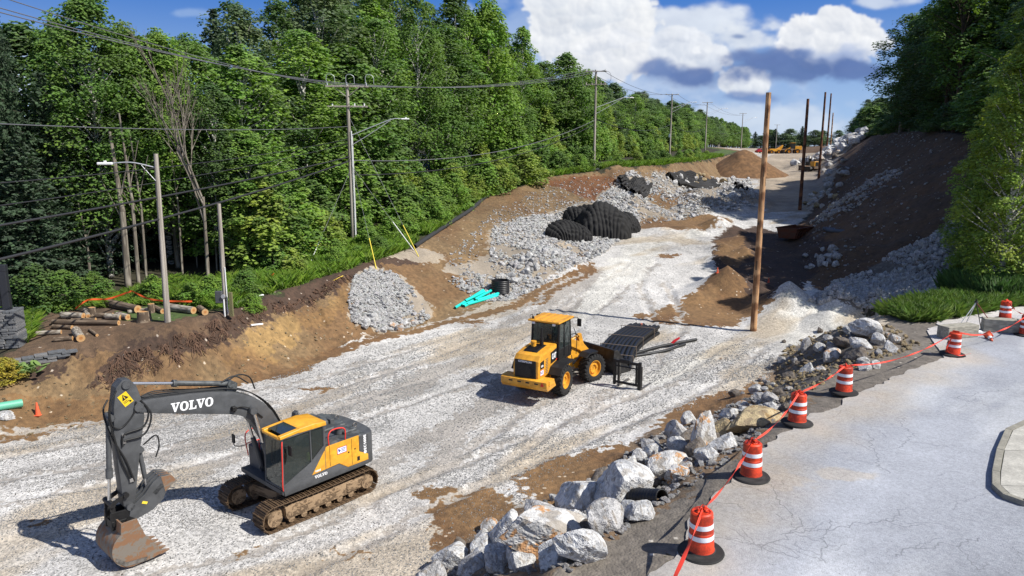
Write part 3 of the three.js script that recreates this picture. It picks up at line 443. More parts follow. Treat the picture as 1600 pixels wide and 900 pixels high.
// smaller stones filling the row, the bank foot and the far heap
{
  const r = rng(77);
  const belt = [[690, 895], [800, 850], [880, 810], [960, 790], [1010, 740], [1060, 720], [1110, 700], [1150, 660], [1205, 620], [1240, 560], [1290, 545], [1340, 545], [1385, 530]];
  for (let i = 0; i < 210; i++) {
    const t = r() * (belt.length - 1), k = Math.floor(t), f = t - k, px = lerp(belt[k][0], belt[k + 1][0], f) + (r() - 0.5) * 70, py = lerp(belt[k][1], belt[k + 1][1], f) + (r() - 0.5) * 56;
    const [x, d] = ground(px, py); if (inStreet(x, d) || distTo(streetEdge, x, d) < 1.0) continue;
    const s = px < 1150 ? 0.2 + r() * 0.34 : 0.14 + r() * 0.24; if (boulders.some(([bx, bd, bs]) => Math.hypot(bx - x, bd - d) < (bs + s) * 0.5)) continue;
    const z = px < 900 ? 'at the near end of the boulder row' : px < 1100 ? 'in the boulder row by the corrugated pipe' : px < 1240 ? 'in the boulder row by the third drum' : 'in the dirt heap below the gravel piles', kind = ['white', 'white', 'grey', 'rust', 'dark'][r() * 5 | 0];
    boulder(onLand(x, d, s * 0.3), s, kind, r() * 5 | 0, r() * 6.3, (r() - 0.5) * 0.8, 'small broken stone ' + z, 'small stones ' + z, midRock);
  }
  // pale heap of boulders on the far right of the road, grey ones in the shade below it
  const pile = (poly, n, s0, s1, kinds, label, group) => { let k = 0; for (let tries = 0; tries < n * 8 && k < n; tries++) { const xs = poly.map((p) => p[0]), ys = poly.map((p) => p[1]), px = lerp(Math.min(...xs), Math.max(...xs), r()), py = lerp(Math.min(...ys), Math.max(...ys), r()); if (!inPoly(poly, px, py)) continue; const [x, d] = ground(px, py), s = lerp(s0, s1, r()); if (boulders.some(([bx, bd, bs]) => Math.hypot(bx - x, bd - d) < (bs + s) * 0.5)) continue; boulder(onLand(x, d, s * 0.35), s, kinds[r() * kinds.length | 0], r() * 5 | 0, r() * 6.3, (r() - 0.5) * 0.7, label, group, midRock); k++; } };
  const round = (cx, cd, R, n, s0, s1, kinds, label, group) => { for (let k = 0, t = 0; k < n && t < n * 12; t++) { const a = Math.PI * (0.95 + 1.1 * r()), q = R * Math.sqrt(r()), x = cx + Math.cos(a) * q, d = cd + Math.sin(a) * q, s = lerp(s0, s1, r()); if (boulders.some(([bx, bd, bs]) => Math.hypot(bx - x, bd - d) < (bs + s) * 0.55)) continue; boulder(onLand(x, d, s * 0.3), s, kinds[r() * kinds.length | 0], r() * 5 | 0, r() * 6.3, (r() - 0.5) * 0.7, label, group, midRock); k++; } };
  round(71, 158, 10.5, 52, 1.0, 1.7, ['white', 'white', 'rust'], 'pale boulder in the heap at the far end of the road', 'pale boulders heaped at the far end of the road');
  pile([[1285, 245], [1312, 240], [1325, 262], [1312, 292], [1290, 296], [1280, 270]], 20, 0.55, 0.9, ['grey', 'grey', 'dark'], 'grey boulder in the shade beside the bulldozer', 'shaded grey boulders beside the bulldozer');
  pile([[1255, 400], [1290, 385], [1320, 395], [1310, 420], [1262, 425]], 22, 0.22, 0.5, ['grey', 'white'], 'grey boulder in the small heap at the foot of the dark slope', 'boulders heaped at the foot of the dark slope');
  pile([[1255, 320], [1275, 296], [1320, 300], [1330, 318], [1290, 330]], 18, 0.25, 0.55, ['grey', 'white', 'tan'], 'stone among roots and debris beside the second wooden pole', 'stones among the debris beside the second wooden pole');
  pile([[1040, 284], [1060, 268], [1110, 275], [1170, 285], [1180, 315], [1130, 312], [1140, 292], [1060, 290]], 34, 0.35, 0.8, ['white', 'white', 'grey', 'tan'], 'large pale block in the rubble around the flat rubber mat', 'large pale blocks around the flat rubber mat');
  pile([[760, 430], [830, 400], [930, 385], [1000, 340], [960, 390], [880, 425], [800, 455]], 32, 0.2, 0.44, ['white', 'white', 'grey'], 'white block in the rubble below the rubber mats', 'white blocks in the rubble below the piled rubber mats');
  pile([[548, 490], [600, 500], [660, 500], [640, 515], [570, 525]], 12, 0.2, 0.4, ['white', 'rust', 'white'], 'white stone at the foot of the fan of crushed rock', 'stones at the foot of the fan of crushed rock');
}
// stones of one heap are told apart by their order from left to right
{
  const heapsOf = new Map(); for (const o of scene.children) if (o.userData.category === 'boulder' && o.userData.group) { if (!heapsOf.has(o.userData.group)) heapsOf.set(o.userData.group, []); heapsOf.get(o.userData.group).push(o); }
  for (const l of heapsOf.values()) l.sort((a, b) => a.position.x / -a.position.z - b.position.x / -b.position.z).forEach((o, i) => { o.userData.label = `${o.userData.label.replace(/ in the | at the | beside the | among /, (m) => `, ${ordinal(i)} from left,${m}`)}`; });
}
// loose rock nobody could count
function scatter(name, label, category, geo, m, n, seed, pick, smin, smax, lift = 0.25, skew = 2) {
  const r = rng(seed), o = new THREE.InstancedMesh(geo, m, n), q = new THREE.Quaternion(), e = new THREE.Euler(), c = new THREE.Color(); let k = 0;
  for (let t = 0; t < n * 14 && k < n; t++) {
    const p = pick(r); if (!p) continue;
    const s = lerp(smin, smax, r() ** skew) * (p[2] ?? 1);
    o.setMatrixAt(k, new THREE.Matrix4().compose(onLand(p[0], p[1], s * lift), q.setFromEuler(e.set((r() - 0.5) * 1.6, r() * 6.3, (r() - 0.5) * 1.6)), V(s * (0.8 + 0.5 * r()), s * (0.7 + 0.5 * r()), s)));
    const b = 0.84 + 0.28 * r(); o.setColorAt(k, c.setRGB(b * (1 + (r() - 0.5) * 0.06), b, b * (1 + (r() - 0.5) * 0.08))); k++;
  }
  o.count = k; o.name = name; stuff(o, label, category); scene.add(o); return o;
}
const inPx = (poly) => { const xs = poly.map((p) => p[0]), ys = poly.map((p) => p[1]), x0 = Math.min(...xs), x1 = Math.max(...xs), y0 = Math.min(...ys), y1 = Math.max(...ys), wp = poly.map(([a, b]) => ground(a, b)), X0 = Math.min(...wp.map((p) => p[0])), X1 = Math.max(...wp.map((p) => p[0])), D0 = Math.min(...wp.map((p) => p[1])), D1 = Math.max(...wp.map((p) => p[1])); return (r) => { const x = lerp(X0, X1, r()), d = lerp(D0, D1, r()); return inPoly(wp, x, d) && !(x > 0 && d < 46 && inStreet(x, d)) ? [x, d] : null; }; };
const clumpy = (pick, f, th) => (r) => { const p = pick(r); if (!p) return null; return fbm(p[0] * f, p[1] * f, 3) + (r() - 0.5) * 0.3 > th ? p : null; };
const rubA = inPx([[700, 440], [765, 405], [770, 352], [830, 338], [895, 322], [965, 290], [1000, 345], [945, 395], [872, 432], [800, 470], [745, 470]]);
const rubB = inPx([[955, 292], [1040, 264], [1170, 278], [1190, 325], [1110, 332], [1000, 350], [960, 322]]);
const fan = inPx([[552, 436], [580, 418], [618, 428], [655, 465], [672, 498], [640, 512], [580, 515], [550, 505], [545, 470]]);
for (let i = 0; i < 2; i++) {
  scatter(i ? 'coarse_rubble' : 'blasted_rubble', i ? 'coarse white rubble between the flat mats and the road' : 'blasted white rubble on the left bank below the rubber mats', 'rubble', midRock[i], stone.white, i ? 2200 : 1300, 100 + i, clumpy(i ? rubB : rubA, 0.4, 0.47), 0.08, i ? 0.42 : 0.34, 0.25, 2.6);
  scatter(i ? 'fine_coarse_rubble' : 'fine_blasted_rubble', i ? 'small pale rubble between the flat mats and the road' : 'small pale rubble strewn over the left bank', 'rubble', chip[i], stone.white, 11000, 110 + i, clumpy(i ? rubB : rubA, 0.4, 0.4), 0.05, 0.2);
}
scatter('crushed_rock_fan', 'fan of crushed white rock spilling down the left bank', 'crushed rock', chip[2], stone.white, 7000, 120, clumpy(fan, 0.5, 0.36), 0.04, 0.2, 0.25, 2.4);
const slopeA = inPx([[1262, 470], [1300, 440], [1400, 395], [1500, 335], [1512, 440], [1440, 478], [1370, 485], [1330, 470]]), slopeB = inPx([[1265, 350], [1300, 320], [1385, 268], [1420, 262], [1370, 300], [1300, 345]]), slopeC = inPx([[1260, 440], [1250, 380], [1300, 300], [1350, 225], [1515, 222], [1512, 450], [1380, 480]]);
scatter('slope_rubble', 'grey rubble strewn across the lower dark slope', 'rubble', midRock[2], stone.white, 3000, 130, clumpy(slopeA, 0.3, 0.36), 0.05, 0.28);
scatter('slope_chips', 'small grey stones across the lower dark slope', 'rubble', chip[3], stone.white, 12000, 131, clumpy(slopeA, 0.3, 0.34), 0.03, 0.13);
scatter('upper_slope_rubble', 'band of grey rubble on the upper dark slope behind the second pole', 'rubble', midRock[3], stone.grey, 700, 132, clumpy(slopeB, 0.3, 0.4), 0.08, 0.32);
scatter('scattered_slope_stones', 'scattered stones all over the dark slope', 'stones', chip[0], stone.grey, 900, 133, slopeC, 0.04, 0.2, 0.25, 3);
const heapDirt = inPx([[1225, 545], [1270, 520], [1340, 520], [1390, 510], [1440, 540], [1380, 560], [1300, 590], [1215, 650], [1180, 640]]), beltDirt = inPx([[690, 900], [880, 775], [1000, 690], [1200, 610], [1230, 640], [1130, 730], [1000, 810], [890, 900]]);
scatter('edge_rubble', 'small broken stone filling the gaps along the boulder row', 'rubble', chip[1], stone.grey, 2600, 140, beltDirt, 0.04, 0.16);
scatter('heap_rubble', 'small broken stone in the dirt heap below the gravel piles', 'rubble', chip[2], stone.tan, 1300, 141, heapDirt, 0.03, 0.15);
const leftBank = inPx([[0, 690], [0, 590], [150, 580], [360, 520], [545, 430], [560, 520], [400, 590], [150, 665]]);
scatter('bank_stones', 'small stones scattered over the cut earth bank', 'stones', chip[0], stone.tan, 600, 142, leftBank, 0.02, 0.1, 0.25, 3);
const wholeBank = inPx([[690, 410], [770, 330], [860, 282], [960, 270], [1040, 262], [960, 290], [890, 320], [760, 352], [740, 430]]);
scatter('upper_bank_stones', 'small white stones scattered over the upper earth bank', 'stones', chip[0], stone.white, 1200, 143, wholeBank, 0.04, 0.16, 0.25, 2.4);
// gravel stones lying on the crushed stone floor
{
  const floor = inPx([[-60, 700], [120, 668], [370, 606], [560, 545], [760, 500], [930, 430], [1110, 370], [1110, 410], [990, 485], [1150, 515], [1215, 540], [1200, 600], [1030, 650], [960, 690], [850, 760], [700, 880], [640, 930], [-60, 930]]);
  const browns = areas.filter(([c, , w]) => c === SOIL.sand && !w).map(([, p]) => p);
  const bare = (r) => { const p = floor(r); if (!p) return null; if (r() > clamp(1.5 - p[1] / 30, 0.05, 1) * (0.35 + 0.65 * sstep(0.42, 0.55, fbm(p[0] * 0.3 + 5, p[1] * 0.3, 3)))) return null; if (rutAt(p[0], p[1]) < -0.02 && r() < 0.7) return null; return browns.some((b) => inPoly(b, p[0], p[1])) && r() < 0.86 ? null : [p[0], p[1], clamp(p[1] / 26, 0.8, 1.3)]; };
  for (let i = 0; i < 3; i++) scatter(['crushed_stone', 'loose_gravel', 'dark_gravel'][i], ['pale crushed stone covering the road bed', 'loose light gravel lying on the road bed', 'scattered darker gravel on the road bed'][i], 'gravel', chip[i], [stone.white, stone.white, stone.dark][i], [40000, 40000, 1600][i], 150 + i, bare, 0.012, 0.04, 0.1, 1.6);
}
console.log('rocks done');

// ---------------------------------------------------------------- machine paints
const grime = dataTex(256, (x, y) => { const n = tnoise(x / 32, y / 32, 8) * 0.5 + tnoise(x / 10, y / 10, 25) * 0.3 + tnoise(x / 3, y / 3, 85) * 0.2, v = 255 * (0.66 + 0.34 * sstep(0.2, 0.75, n)); return [v, v * 0.98, v * 0.95]; });
const dust = dataTex(256, (x, y) => { const n = tnoise(x / 64, y / 64, 4) * 0.5 + tnoise(x / 20, y / 20, 13) * 0.3 + tnoise(x / 4, y / 4, 64) * 0.2, v = 255 * (0.86 + 0.14 * sstep(0.25, 0.7, n)); return [v, v * 0.99, v * 0.97]; });
const mud = dataTex(256, (x, y) => { const n = tnoise(x / 32, y / 32, 8) * 0.5 + tnoise(x / 9, y / 9, 28) * 0.5, k = sstep(0.35, 0.65, n); return [lerp(150, 96, k), lerp(126, 78, k), lerp(98, 58, k)]; });
const rustTex = dataTex(256, (x, y) => { const n = tnoise(x / 40, y / 28, 6) * 0.6 + tnoise(x / 8, y / 8, 32) * 0.4, k = sstep(0.35, 0.62, n); return [lerp(120, 130, k), lerp(112, 96, k), lerp(102, 70, k)]; });
const paint = {
  yellow: new THREE.MeshPhysicalMaterial({ color: lin(0.86, 0.42, 0.035), roughness: 0.42, map: dust, clearcoat: 0.25, clearcoatRoughness: 0.3 }),
  catYellow: new THREE.MeshPhysicalMaterial({ color: lin(0.78, 0.37, 0.03), roughness: 0.45, map: dust, clearcoat: 0.2, clearcoatRoughness: 0.35 }),
  grey: std(lin(0.085, 0.09, 0.098), 0.55, 0.05, { map: dust }), greyLight: std(lin(0.12, 0.135, 0.145), 0.55, 0.1, { map: grime }),
  black: std(lin(0.012, 0.012, 0.013), 0.6, 0, { map: grime }), rubber: std(lin(0.022, 0.022, 0.023), 0.85, 0, { map: grime }), hose: std(lin(0.012, 0.012, 0.012), 0.55),
  chrome: std(lin(0.6, 0.6, 0.6), 0.25, 0.9), mud: std(0xffffff, 0.95, 0, { map: mud }), shoe: std(lin(0.5, 0.46, 0.42), 0.75, 0.2, { map: mud }), rust: std(0xffffff, 0.85, 0.15, { map: rustTex }),
  red: std(lin(0.72, 0.035, 0.02), 0.5), white: std(lin(0.82, 0.82, 0.82), 0.6), seat: std(lin(0.03, 0.035, 0.04), 0.8), steel: std(lin(0.25, 0.24, 0.23), 0.5, 0.5, { map: grime }),
  decal: std(lin(0.8, 0.6, 0.05), 0.6), orangeLamp: std(lin(0.8, 0.2, 0.01), 0.4),
  glass: new THREE.MeshPhysicalMaterial({ color: lin(0.3, 0.37, 0.36), roughness: 0.04, transmission: 0.92, thickness: 0, ior: 1.5 }),
  mirror: std(lin(0.4, 0.42, 0.44), 0.15, 0.9),
};
const serif = await new FontLoader().loadAsync('fonts/droid/droid_serif_bold.typeface.json'), sans = await new FontLoader().loadAsync('fonts/droid/droid_sans_bold.typeface.json');
// raised lettering w wide and h high, on the face z = 0 looking along +z
function letters(s, font, w, h) { const g = new TextGeometry(s, { font, size: 1, depth: 0.004, curveSegments: 4, bevelEnabled: true, bevelThickness: 0.001, bevelSize: 0.03, bevelSegments: 1 }); g.computeBoundingBox(); const b = g.boundingBox; g.translate(-(b.min.x + b.max.x) / 2, -(b.min.y + b.max.y) / 2, 0); return g.scale(w / (b.max.x - b.min.x), h / (b.max.y - b.min.y), 1); }
const sticker = canvasTex(128, 80, (g) => { g.fillStyle = '#a02038'; g.fillRect(0, 0, 128, 80); g.fillStyle = '#eceaf0'; g.fillRect(7, 7, 114, 66); g.fillStyle = '#27408f'; g.beginPath(); g.moveTo(12, 20); g.lineTo(36, 16); g.lineTo(30, 30); g.lineTo(52, 42); g.lineTo(24, 60); g.fill(); g.font = 'bold 15px sans-serif'; for (let i = 0; i < 3; i++) g.fillRect(54, 18 + i * 17, 60 - i * 6, 8); });
const stickerM = std(0xffffff, 0.6, 0, { map: sticker });
const warn = canvasTex(96, 128, (g) => { g.fillStyle = '#e8c21c'; g.fillRect(0, 0, 96, 128); g.fillStyle = '#1a1a1a'; g.beginPath(); g.moveTo(48, 10); g.lineTo(84, 66); g.lineTo(12, 66); g.fill(); g.fillStyle = '#e8c21c'; g.fillRect(44, 28, 8, 30); g.fillStyle = '#1a1a1a'; g.fillRect(12, 78, 44, 6); g.fillRect(12, 92, 60, 6); g.fillRect(62, 100, 20, 18); });
const warnM = std(0xffffff, 0.6, 0, { map: warn });

// ---------------------------------------------------------------- excavator: x ahead, y up, z to the machine's right
{
  const [cx, cd] = [-6.66, 20.9], ang = Math.atan2(-0.747, -0.665), gy = (() => { let m = -9; for (const a of [-1.6, 0, 1.6]) for (const b of [-1.2, 1.2]) m = Math.max(m, heightAt(cx - 0.665 * a + 0.747 * b, cd - 0.747 * a - 0.665 * b)); return m; })();
  const ex = thing('excavator', 'dark grey and yellow crawler excavator with its bucket resting on the gravel', 'excavator', W3(cx, cd, gy - 0.04)); ex.rotation.y = ang;
  // crawler tracks
  const shoeG = join([rbox(0.168, 0.03, 0.58, 0.008), box(0.02, 0.045, 0.58, -0.055, 0.03), box(0.014, 0.03, 0.58, 0.01, 0.024), box(0.1, 0.06, 0.16, 0, -0.04)]);
  for (const z of [-1.04, 1.04]) {
    const t = new THREE.Group(); t.name = 'crawler_track'; t.position.z = z; ex.add(t);
    const xf = 1.66, xr = -1.58, rr = 0.385, yc = 0.43, L = xf - xr, P = 2 * L + 2 * Math.PI * rr, n = 50;
    for (let i = 0; i < n; i++) {
      let s = i / n * P, x, y, a;
      if (s < L) { x = xr + s; y = yc + rr - 0.035 * Math.sin(Math.PI * s / L); a = 0; } else if ((s -= L) < Math.PI * rr) { const q = s / rr; x = xf + Math.sin(q) * rr; y = yc + Math.cos(q) * rr; a = -q; } else if ((s -= Math.PI * rr) < L) { x = xf - s; y = yc - rr; a = Math.PI; } else { const q = (s - L) / rr; x = xr - Math.sin(q) * rr; y = yc - Math.cos(q) * rr; a = Math.PI - q; }
      const o = new THREE.Mesh(shoeG, paint.shoe); o.name = 'track_shoe'; o.position.set(x, y, 0); o.rotation.z = a; o.castShadow = o.receiveShadow = true; t.add(o);
    }
    const side = Math.sign(z);
    mesh('track_frame', [creased(extr([[-1.2, 0.24], [1.22, 0.24], [1.28, 0.36], [1.28, 0.6], [1.1, 0.66], [-1.05, 0.66], [-1.25, 0.56]], -0.19, 0.19, 0.02)), box(0.5, 0.02, 0.03, 0.65, 0.5, side * 0.2), box(0.5, 0.02, 0.03, -0.35, 0.5, side * 0.2), rbox(0.75, 0.34, 0.46, 0.05, -1.2, 0.46, 0)], paint.mud, t);
    mesh('idler_wheel', [cyl(0.31, 0.31, 0.2, 28, xf, yc, 0, Math.PI / 2), cyl(0.23, 0.25, 0.5, 24, xf, yc, 0, Math.PI / 2)], paint.mud, t);
    mesh('drive_sprocket', [cyl(0.32, 0.32, 0.1, 22, xr, yc, 0, Math.PI / 2), cyl(0.22, 0.2, 0.52, 20, xr, yc, 0, Math.PI / 2), ...Array.from({ length: 14 }, (_, i) => box(0.06, 0.07, 0.08, xr + 0.33 * Math.cos(i * 0.4488), yc + 0.33 * Math.sin(i * 0.4488), 0, 0, 0, i * 0.4488))], paint.mud, t);
    for (let i = 0; i < 6; i++) mesh('track_roller', cyl(0.1, 0.1, 0.36, 14, -1.0 + i * 0.42, 0.2, 0, Math.PI / 2), paint.mud, t);
    for (const x of [-0.5, 0.75]) mesh('carrier_roller', cyl(0.07, 0.07, 0.3, 12, x, 0.7, 0, Math.PI / 2), paint.mud, t);
  }
  mesh('undercarriage', [rbox(1.9, 0.36, 1.2, 0.06, 0, 0.58, 0), box(0.5, 0.3, 1.9, 0.75, 0.5, 0, 0, 0.2), box(0.5, 0.3, 1.9, -0.75, 0.5, 0, 0, -0.2), cyl(0.62, 0.62, 0.22, 32, 0, 0.86, 0)], paint.mud, ex);
  // upper structure
  mesh('deck', creased(extr([[-1.72, 1.0], [1.28, 0.97], [1.34, 1.04], [1.34, 1.16], [-1.72, 1.2]], -1.21, 1.21, 0.02)), paint.grey, ex);
  mesh('engine_house', [rbox(1.5, 0.95, 2.36, 0.06, -0.95, 1.56, 0), rbox(1.2, 0.2, 1.4, 0.07, -1.0, 2.06, 0.42), rbox(0.5, 0.16, 0.5, 0.05, -1.35, 2.06, -0.6)], paint.greyLight, ex);
  mesh('tool_box', rbox(1.15, 0.75, 0.75, 0.05, 0.5, 1.5, 0.8), paint.grey, ex);
  const cwPlan = []; for (let i = 0; i <= 16; i++) { const a = -Math.PI / 2 + Math.PI * i / 16; cwPlan.push([-1.72 - 0.42 * Math.cos(a) ** 0.6, 1.21 * Math.sin(a)]); } cwPlan.push([-1.45, 1.21], [-1.45, -1.21]);
  mesh('counterweight', creased(extr(cwPlan, 0.98, 2.02, 0.05).applyMatrix4(new THREE.Matrix4().set(1, 0, 0, 0, 0, 0, 1, 0, 0, 1, 0, 0, 0, 0, 0, 1)), 0.7), paint.grey, ex);
  const hood = mesh('hood', [rbox(0.9, 0.3, 1.0, 0.12, -0.75, 2.16, 0.55), rbox(0.75, 0.1, 1.0, 0.04, -1.3, 2.09, 0.5)], paint.greyLight, ex);
  for (let i = 0; i < 4; i++) mesh('hood_slot', box(0.04, 0.012, 0.32, -1.1 - i * 0.09, 2.146, 0.35), paint.black, hood);
  mesh('exhaust_pipe', [extr([[-0.42, 2.2], [-0.14, 2.2], [-0.24, 2.66], [-0.34, 2.7]], 0.5, 0.72, 0.02)], paint.grey, ex);
  mesh('air_filter_cap', [cyl(0.13, 0.13, 0.2, 18, -1.05, 2.14, -0.62), cyl(0.15, 0.15, 0.03, 18, -1.05, 2.25, -0.62), cyl(0.08, 0.08, 0.12, 12, -0.45, 2.12, -0.55), cyl(0.06, 0.06, 0.14, 12, -1.6, 2.1, 0.3), rbox(0.16, 0.16, 0.2, 0.02, -1.25, 2.22, 0.1), box(0.5, 0.2, 0.5, -0.5, 2.05, -0.75)], paint.grey, ex);
  for (const [x, z] of [[-1.75, -0.5], [-1.75, 0.5]]) mesh('lifting_eye', new THREE.TorusGeometry(0.07, 0.02, 6, 14).translate(x, 2.09, z), paint.steel, ex);
  mesh('side_panel', creased(extr([[0.36, 1.32], [-0.16, 2.03], [-0.3, 2.05], [-1.36, 2.05], [-1.36, 1.52], [-1.7, 1.34], [-1.7, 1.14], [-0.92, 1.14], [-0.6, 1.37]], -1.245, -1.2, 0.01)), paint.yellow, ex);
  const lowPanel = mesh('lower_panel', creased(extr([[1.3, 1.16], [1.3, 1.22], [0.36, 1.31], [-0.6, 1.36], [-0.93, 1.13], [-1.7, 1.13], [-1.7, 1.0], [1.28, 0.98]], -1.242, -1.2, 0.008)), paint.grey, ex);
  mesh('panel_gap', [box(0.012, 0.66, 0.004, -0.28, 1.72, -1.246), box(0.012, 0.86, 0.004, -1.08, 1.6, -1.246), box(0.1, 0.14, 0.004, -1.32, 1.3, -1.2465), box(0.05, 0.05, 0.01, -0.96, 1.62, -1.247), box(0.05, 0.04, 0.01, -1.2, 1.66, -1.247)], paint.black, ex);
  mesh('company_sticker', new THREE.PlaneGeometry(0.36, 0.22).rotateY(Math.PI).translate(-0.72, 1.78, -1.2485), stickerM, ex);
  const faceLeft = (g, x, y, z, rz = 0) => g.rotateZ(rz).rotateY(Math.PI).translate(x, y, z);
  mesh('lettering', faceLeft(letters('VOLVO', serif, 0.44, 0.095), 0.06, 1.22, -1.243), paint.white, lowPanel);
  mesh('model_number', [faceLeft(letters('EC160E', sans, 0.5, 0.1), -1.58, 1.76, -1.248, Math.PI / 2), cyl(0.055, 0.055, 0.004, 16, -1.58, 1.44, -1.25, Math.PI / 2)], paint.white, ex);
  mesh('rear_side_panel', rbox(0.36, 0.84, 0.05, 0.02, -1.55, 1.6, -1.218), paint.grey, ex);
  mesh('small_lettering', faceLeft(letters('160E', sans, 0.2, 0.06), 0.16, 1.4, -1.2465), paint.white, ex);
  // cab
  const cab = new THREE.Group(); cab.name = 'cab'; ex.add(cab);
  const z0 = -1.235, z1 = -0.24, pil = (a, b, r = 0.035) => R3(a, b, r, r, 6);
  mesh('cab_frame', [
    ...[z0 + 0.03, z1 - 0.03].flatMap((z) => [pil([1.3, 1.15, z], [1.26, 2.72, z]), pil([1.26, 2.72, z], [-0.1, 2.74, z]), pil([0.34, 1.5, z], [0.34, 2.72, z], 0.03), pil([-0.12, 1.2, z], [-0.12, 2.72, z], 0.045), pil([1.3, 1.17, z], [-0.12, 1.17, z])]),
    pil([1.3, 1.2, z0 + 0.03], [1.3, 1.2, z1 - 0.03]), pil([1.26, 2.72, z0 + 0.03], [1.26, 2.72, z1 - 0.03]), pil([-0.12, 2.72, z0 + 0.03], [-0.12, 2.72, z1 - 0.03]),
    box(1.42, 0.04, 0.95, 0.6, 1.18, -0.74), box(0.04, 0.9, 0.95, -0.13, 1.6, -0.74)], paint.grey, cab);
  mesh('door_panel', creased(extr([[1.3, 1.14], [1.3, 1.3], [0.36, 1.74], [-0.1, 2.12], [-0.14, 1.14]], z0, z0 + 0.05, 0.01)), paint.grey, cab);
  mesh('right_side_panel', creased(extr([[1.3, 1.14], [1.3, 1.3], [-0.1, 1.6], [-0.14, 1.14]], z1 - 0.05, z1, 0.01)), paint.grey, cab);
  const pane = (name, g) => mesh(name, g, paint.glass, cab);
  pane('windscreen', box(0.01, 1.46, 0.86, 1.29, 1.95, -0.74, 0, 0, 0.026));
  pane('door_window', extr([[1.25, 1.34], [1.23, 2.68], [0.38, 2.68], [0.38, 1.76]], z0 + 0.018, z0 + 0.026));
  pane('rear_side_window', extr([[0.3, 1.82], [0.3, 2.68], [-0.08, 2.68], [-0.08, 2.14]], z0 + 0.018, z0 + 0.026));
  pane('right_window', extr([[1.25, 1.34], [1.23, 2.68], [-0.08, 2.68], [-0.08, 1.64]], z1 - 0.026, z1 - 0.018));
  pane('rear_window', box(0.01, 0.62, 0.84, -0.13, 2.38, -0.74));
  pane('roof_window', box(0.5, 0.012, 0.72, 0.95, 2.855, -0.74, 0, 0, -0.09));
  mesh('cab_roof', [creased(extr([[0.72, 2.75], [0.7, 2.89], [0.2, 2.91], [-0.2, 2.86], [-0.22, 2.73]], z0 - 0.02, z1 + 0.02, 0.03), 0.8), rbox(0.68, 0.11, 0.16, 0.03, 1.0, 2.8, z0 + 0.06, 0, 0, -0.08), rbox(0.68, 0.11, 0.16, 0.03, 1.0, 2.8, z1 - 0.06, 0, 0, -0.08), rbox(0.1, 0.08, 0.9, 0.03, 1.32, 2.76, -0.74)], paint.yellow, cab);
  mesh('operator_seat', [rbox(0.5, 0.16, 0.5, 0.05, 0.42, 1.62, -0.74), rbox(0.16, 0.7, 0.48, 0.06, 0.16, 2.0, -0.74, 0, 0, 0.12), rbox(0.5, 0.2, 0.18, 0.03, 0.5, 1.75, -1.05), rbox(0.5, 0.2, 0.18, 0.03, 0.5, 1.75, -0.42), box(0.4, 0.3, 0.4, 0.4, 1.4, -0.74)], paint.seat, cab);
  mesh('control_console', [rbox(0.12, 0.4, 0.16, 0.03, 1.1, 1.5, -0.4), R3([0.75, 1.8, -1.02], [0.78, 2.0, -1.02], 0.02), R3([0.75, 1.8, -0.42], [0.78, 2.0, -0.42], 0.02), R3([1.0, 1.2, -0.7], [0.92, 1.6, -0.7], 0.02)], paint.black, cab);
  mesh('safety_vest', rbox(0.12, 0.26, 0.05, 0.02, 0.4, 1.9, z0 + 0.09), std(lin(0.5, 0.6, 0.04), 0.9), cab);
  mesh('grab_rail', [tube([[1.33, 1.18, z0 - 0.02], [1.36, 1.3, z0 - 0.05], [1.34, 1.9, z0 - 0.06], [1.31, 2.55, z0 - 0.05], [1.27, 2.66, z0]], 0.018, 20, 8)], paint.red, cab);
  mesh('mirror', [rbox(0.05, 0.3, 0.18, 0.02, 1.12, 2.38, z0 - 0.16), R3([1.2, 2.5, z0], [1.12, 2.45, z0 - 0.14], 0.014)], paint.black, cab);
  mesh('wiper', R3([1.33, 2.6, -0.8], [1.34, 1.9, -0.72], 0.01), paint.black, cab);
  mesh('service_rail', tube([[-0.32, 2.03, -1.15], [-0.32, 2.34, -1.15], [-0.45, 2.45, -1.12], [-0.86, 2.42, -1.12], [-0.92, 2.36, -1.15], [-0.92, 2.04, -1.15]], 0.02, 40, 8), paint.red, ex);
  mesh('front_handrail', [tube([[1.1, 1.5, 1.15], [1.12, 2.25, 1.15], [0.7, 2.3, 1.15], [0.3, 1.95, 1.15]], 0.018, 24, 8), R3([1.12, 1.9, 1.15], [0.6, 1.9, 1.15], 0.016), R3([1.08, 1.3, 0.45], [1.08, 2.2, 0.45], 0.018)], paint.red, ex);
  mesh('mirror_bracket', [tube([[1.1, 1.85, 1.15], [1.35, 1.85, 1.25], [1.45, 1.9, 1.3], [1.45, 2.2, 1.3]], 0.014, 20, 6), rbox(0.05, 0.28, 0.16, 0.02, 1.46, 2.12, 1.3)], paint.black, ex);
  // boom
  const bz = 0.12, bt = 0.2;
  const boomPts = [[0.25, 1.72], [0.56, 2.57], [0.87, 3.2], [1.12, 3.52], [1.42, 3.78], [2.0, 4.08], [2.6, 4.24], [3.2, 4.34], [4.2, 4.46], [4.58, 4.47], [4.66, 4.36], [4.62, 4.2], [4.2, 4.06], [3.14, 3.74], [2.3, 3.5], [1.9, 3.36], [1.6, 3.14], [1.36, 2.75], [1.02, 2.05], [0.76, 1.5], [0.42, 1.42]];
  const boom = mesh('boom', [creased(extr(boomPts, bz - bt, bz + bt, 0.012), 0.4), cyl(0.13, 0.13, 0.52, 18, 0.5, 1.6, bz, Math.PI / 2)], paint.grey, ex);
  mesh('lettering', faceLeft(letters('VOLVO', serif, 1.16, 0.26), 3.2, 4.03, bz - bt - 0.001, -0.1), paint.white, boom);
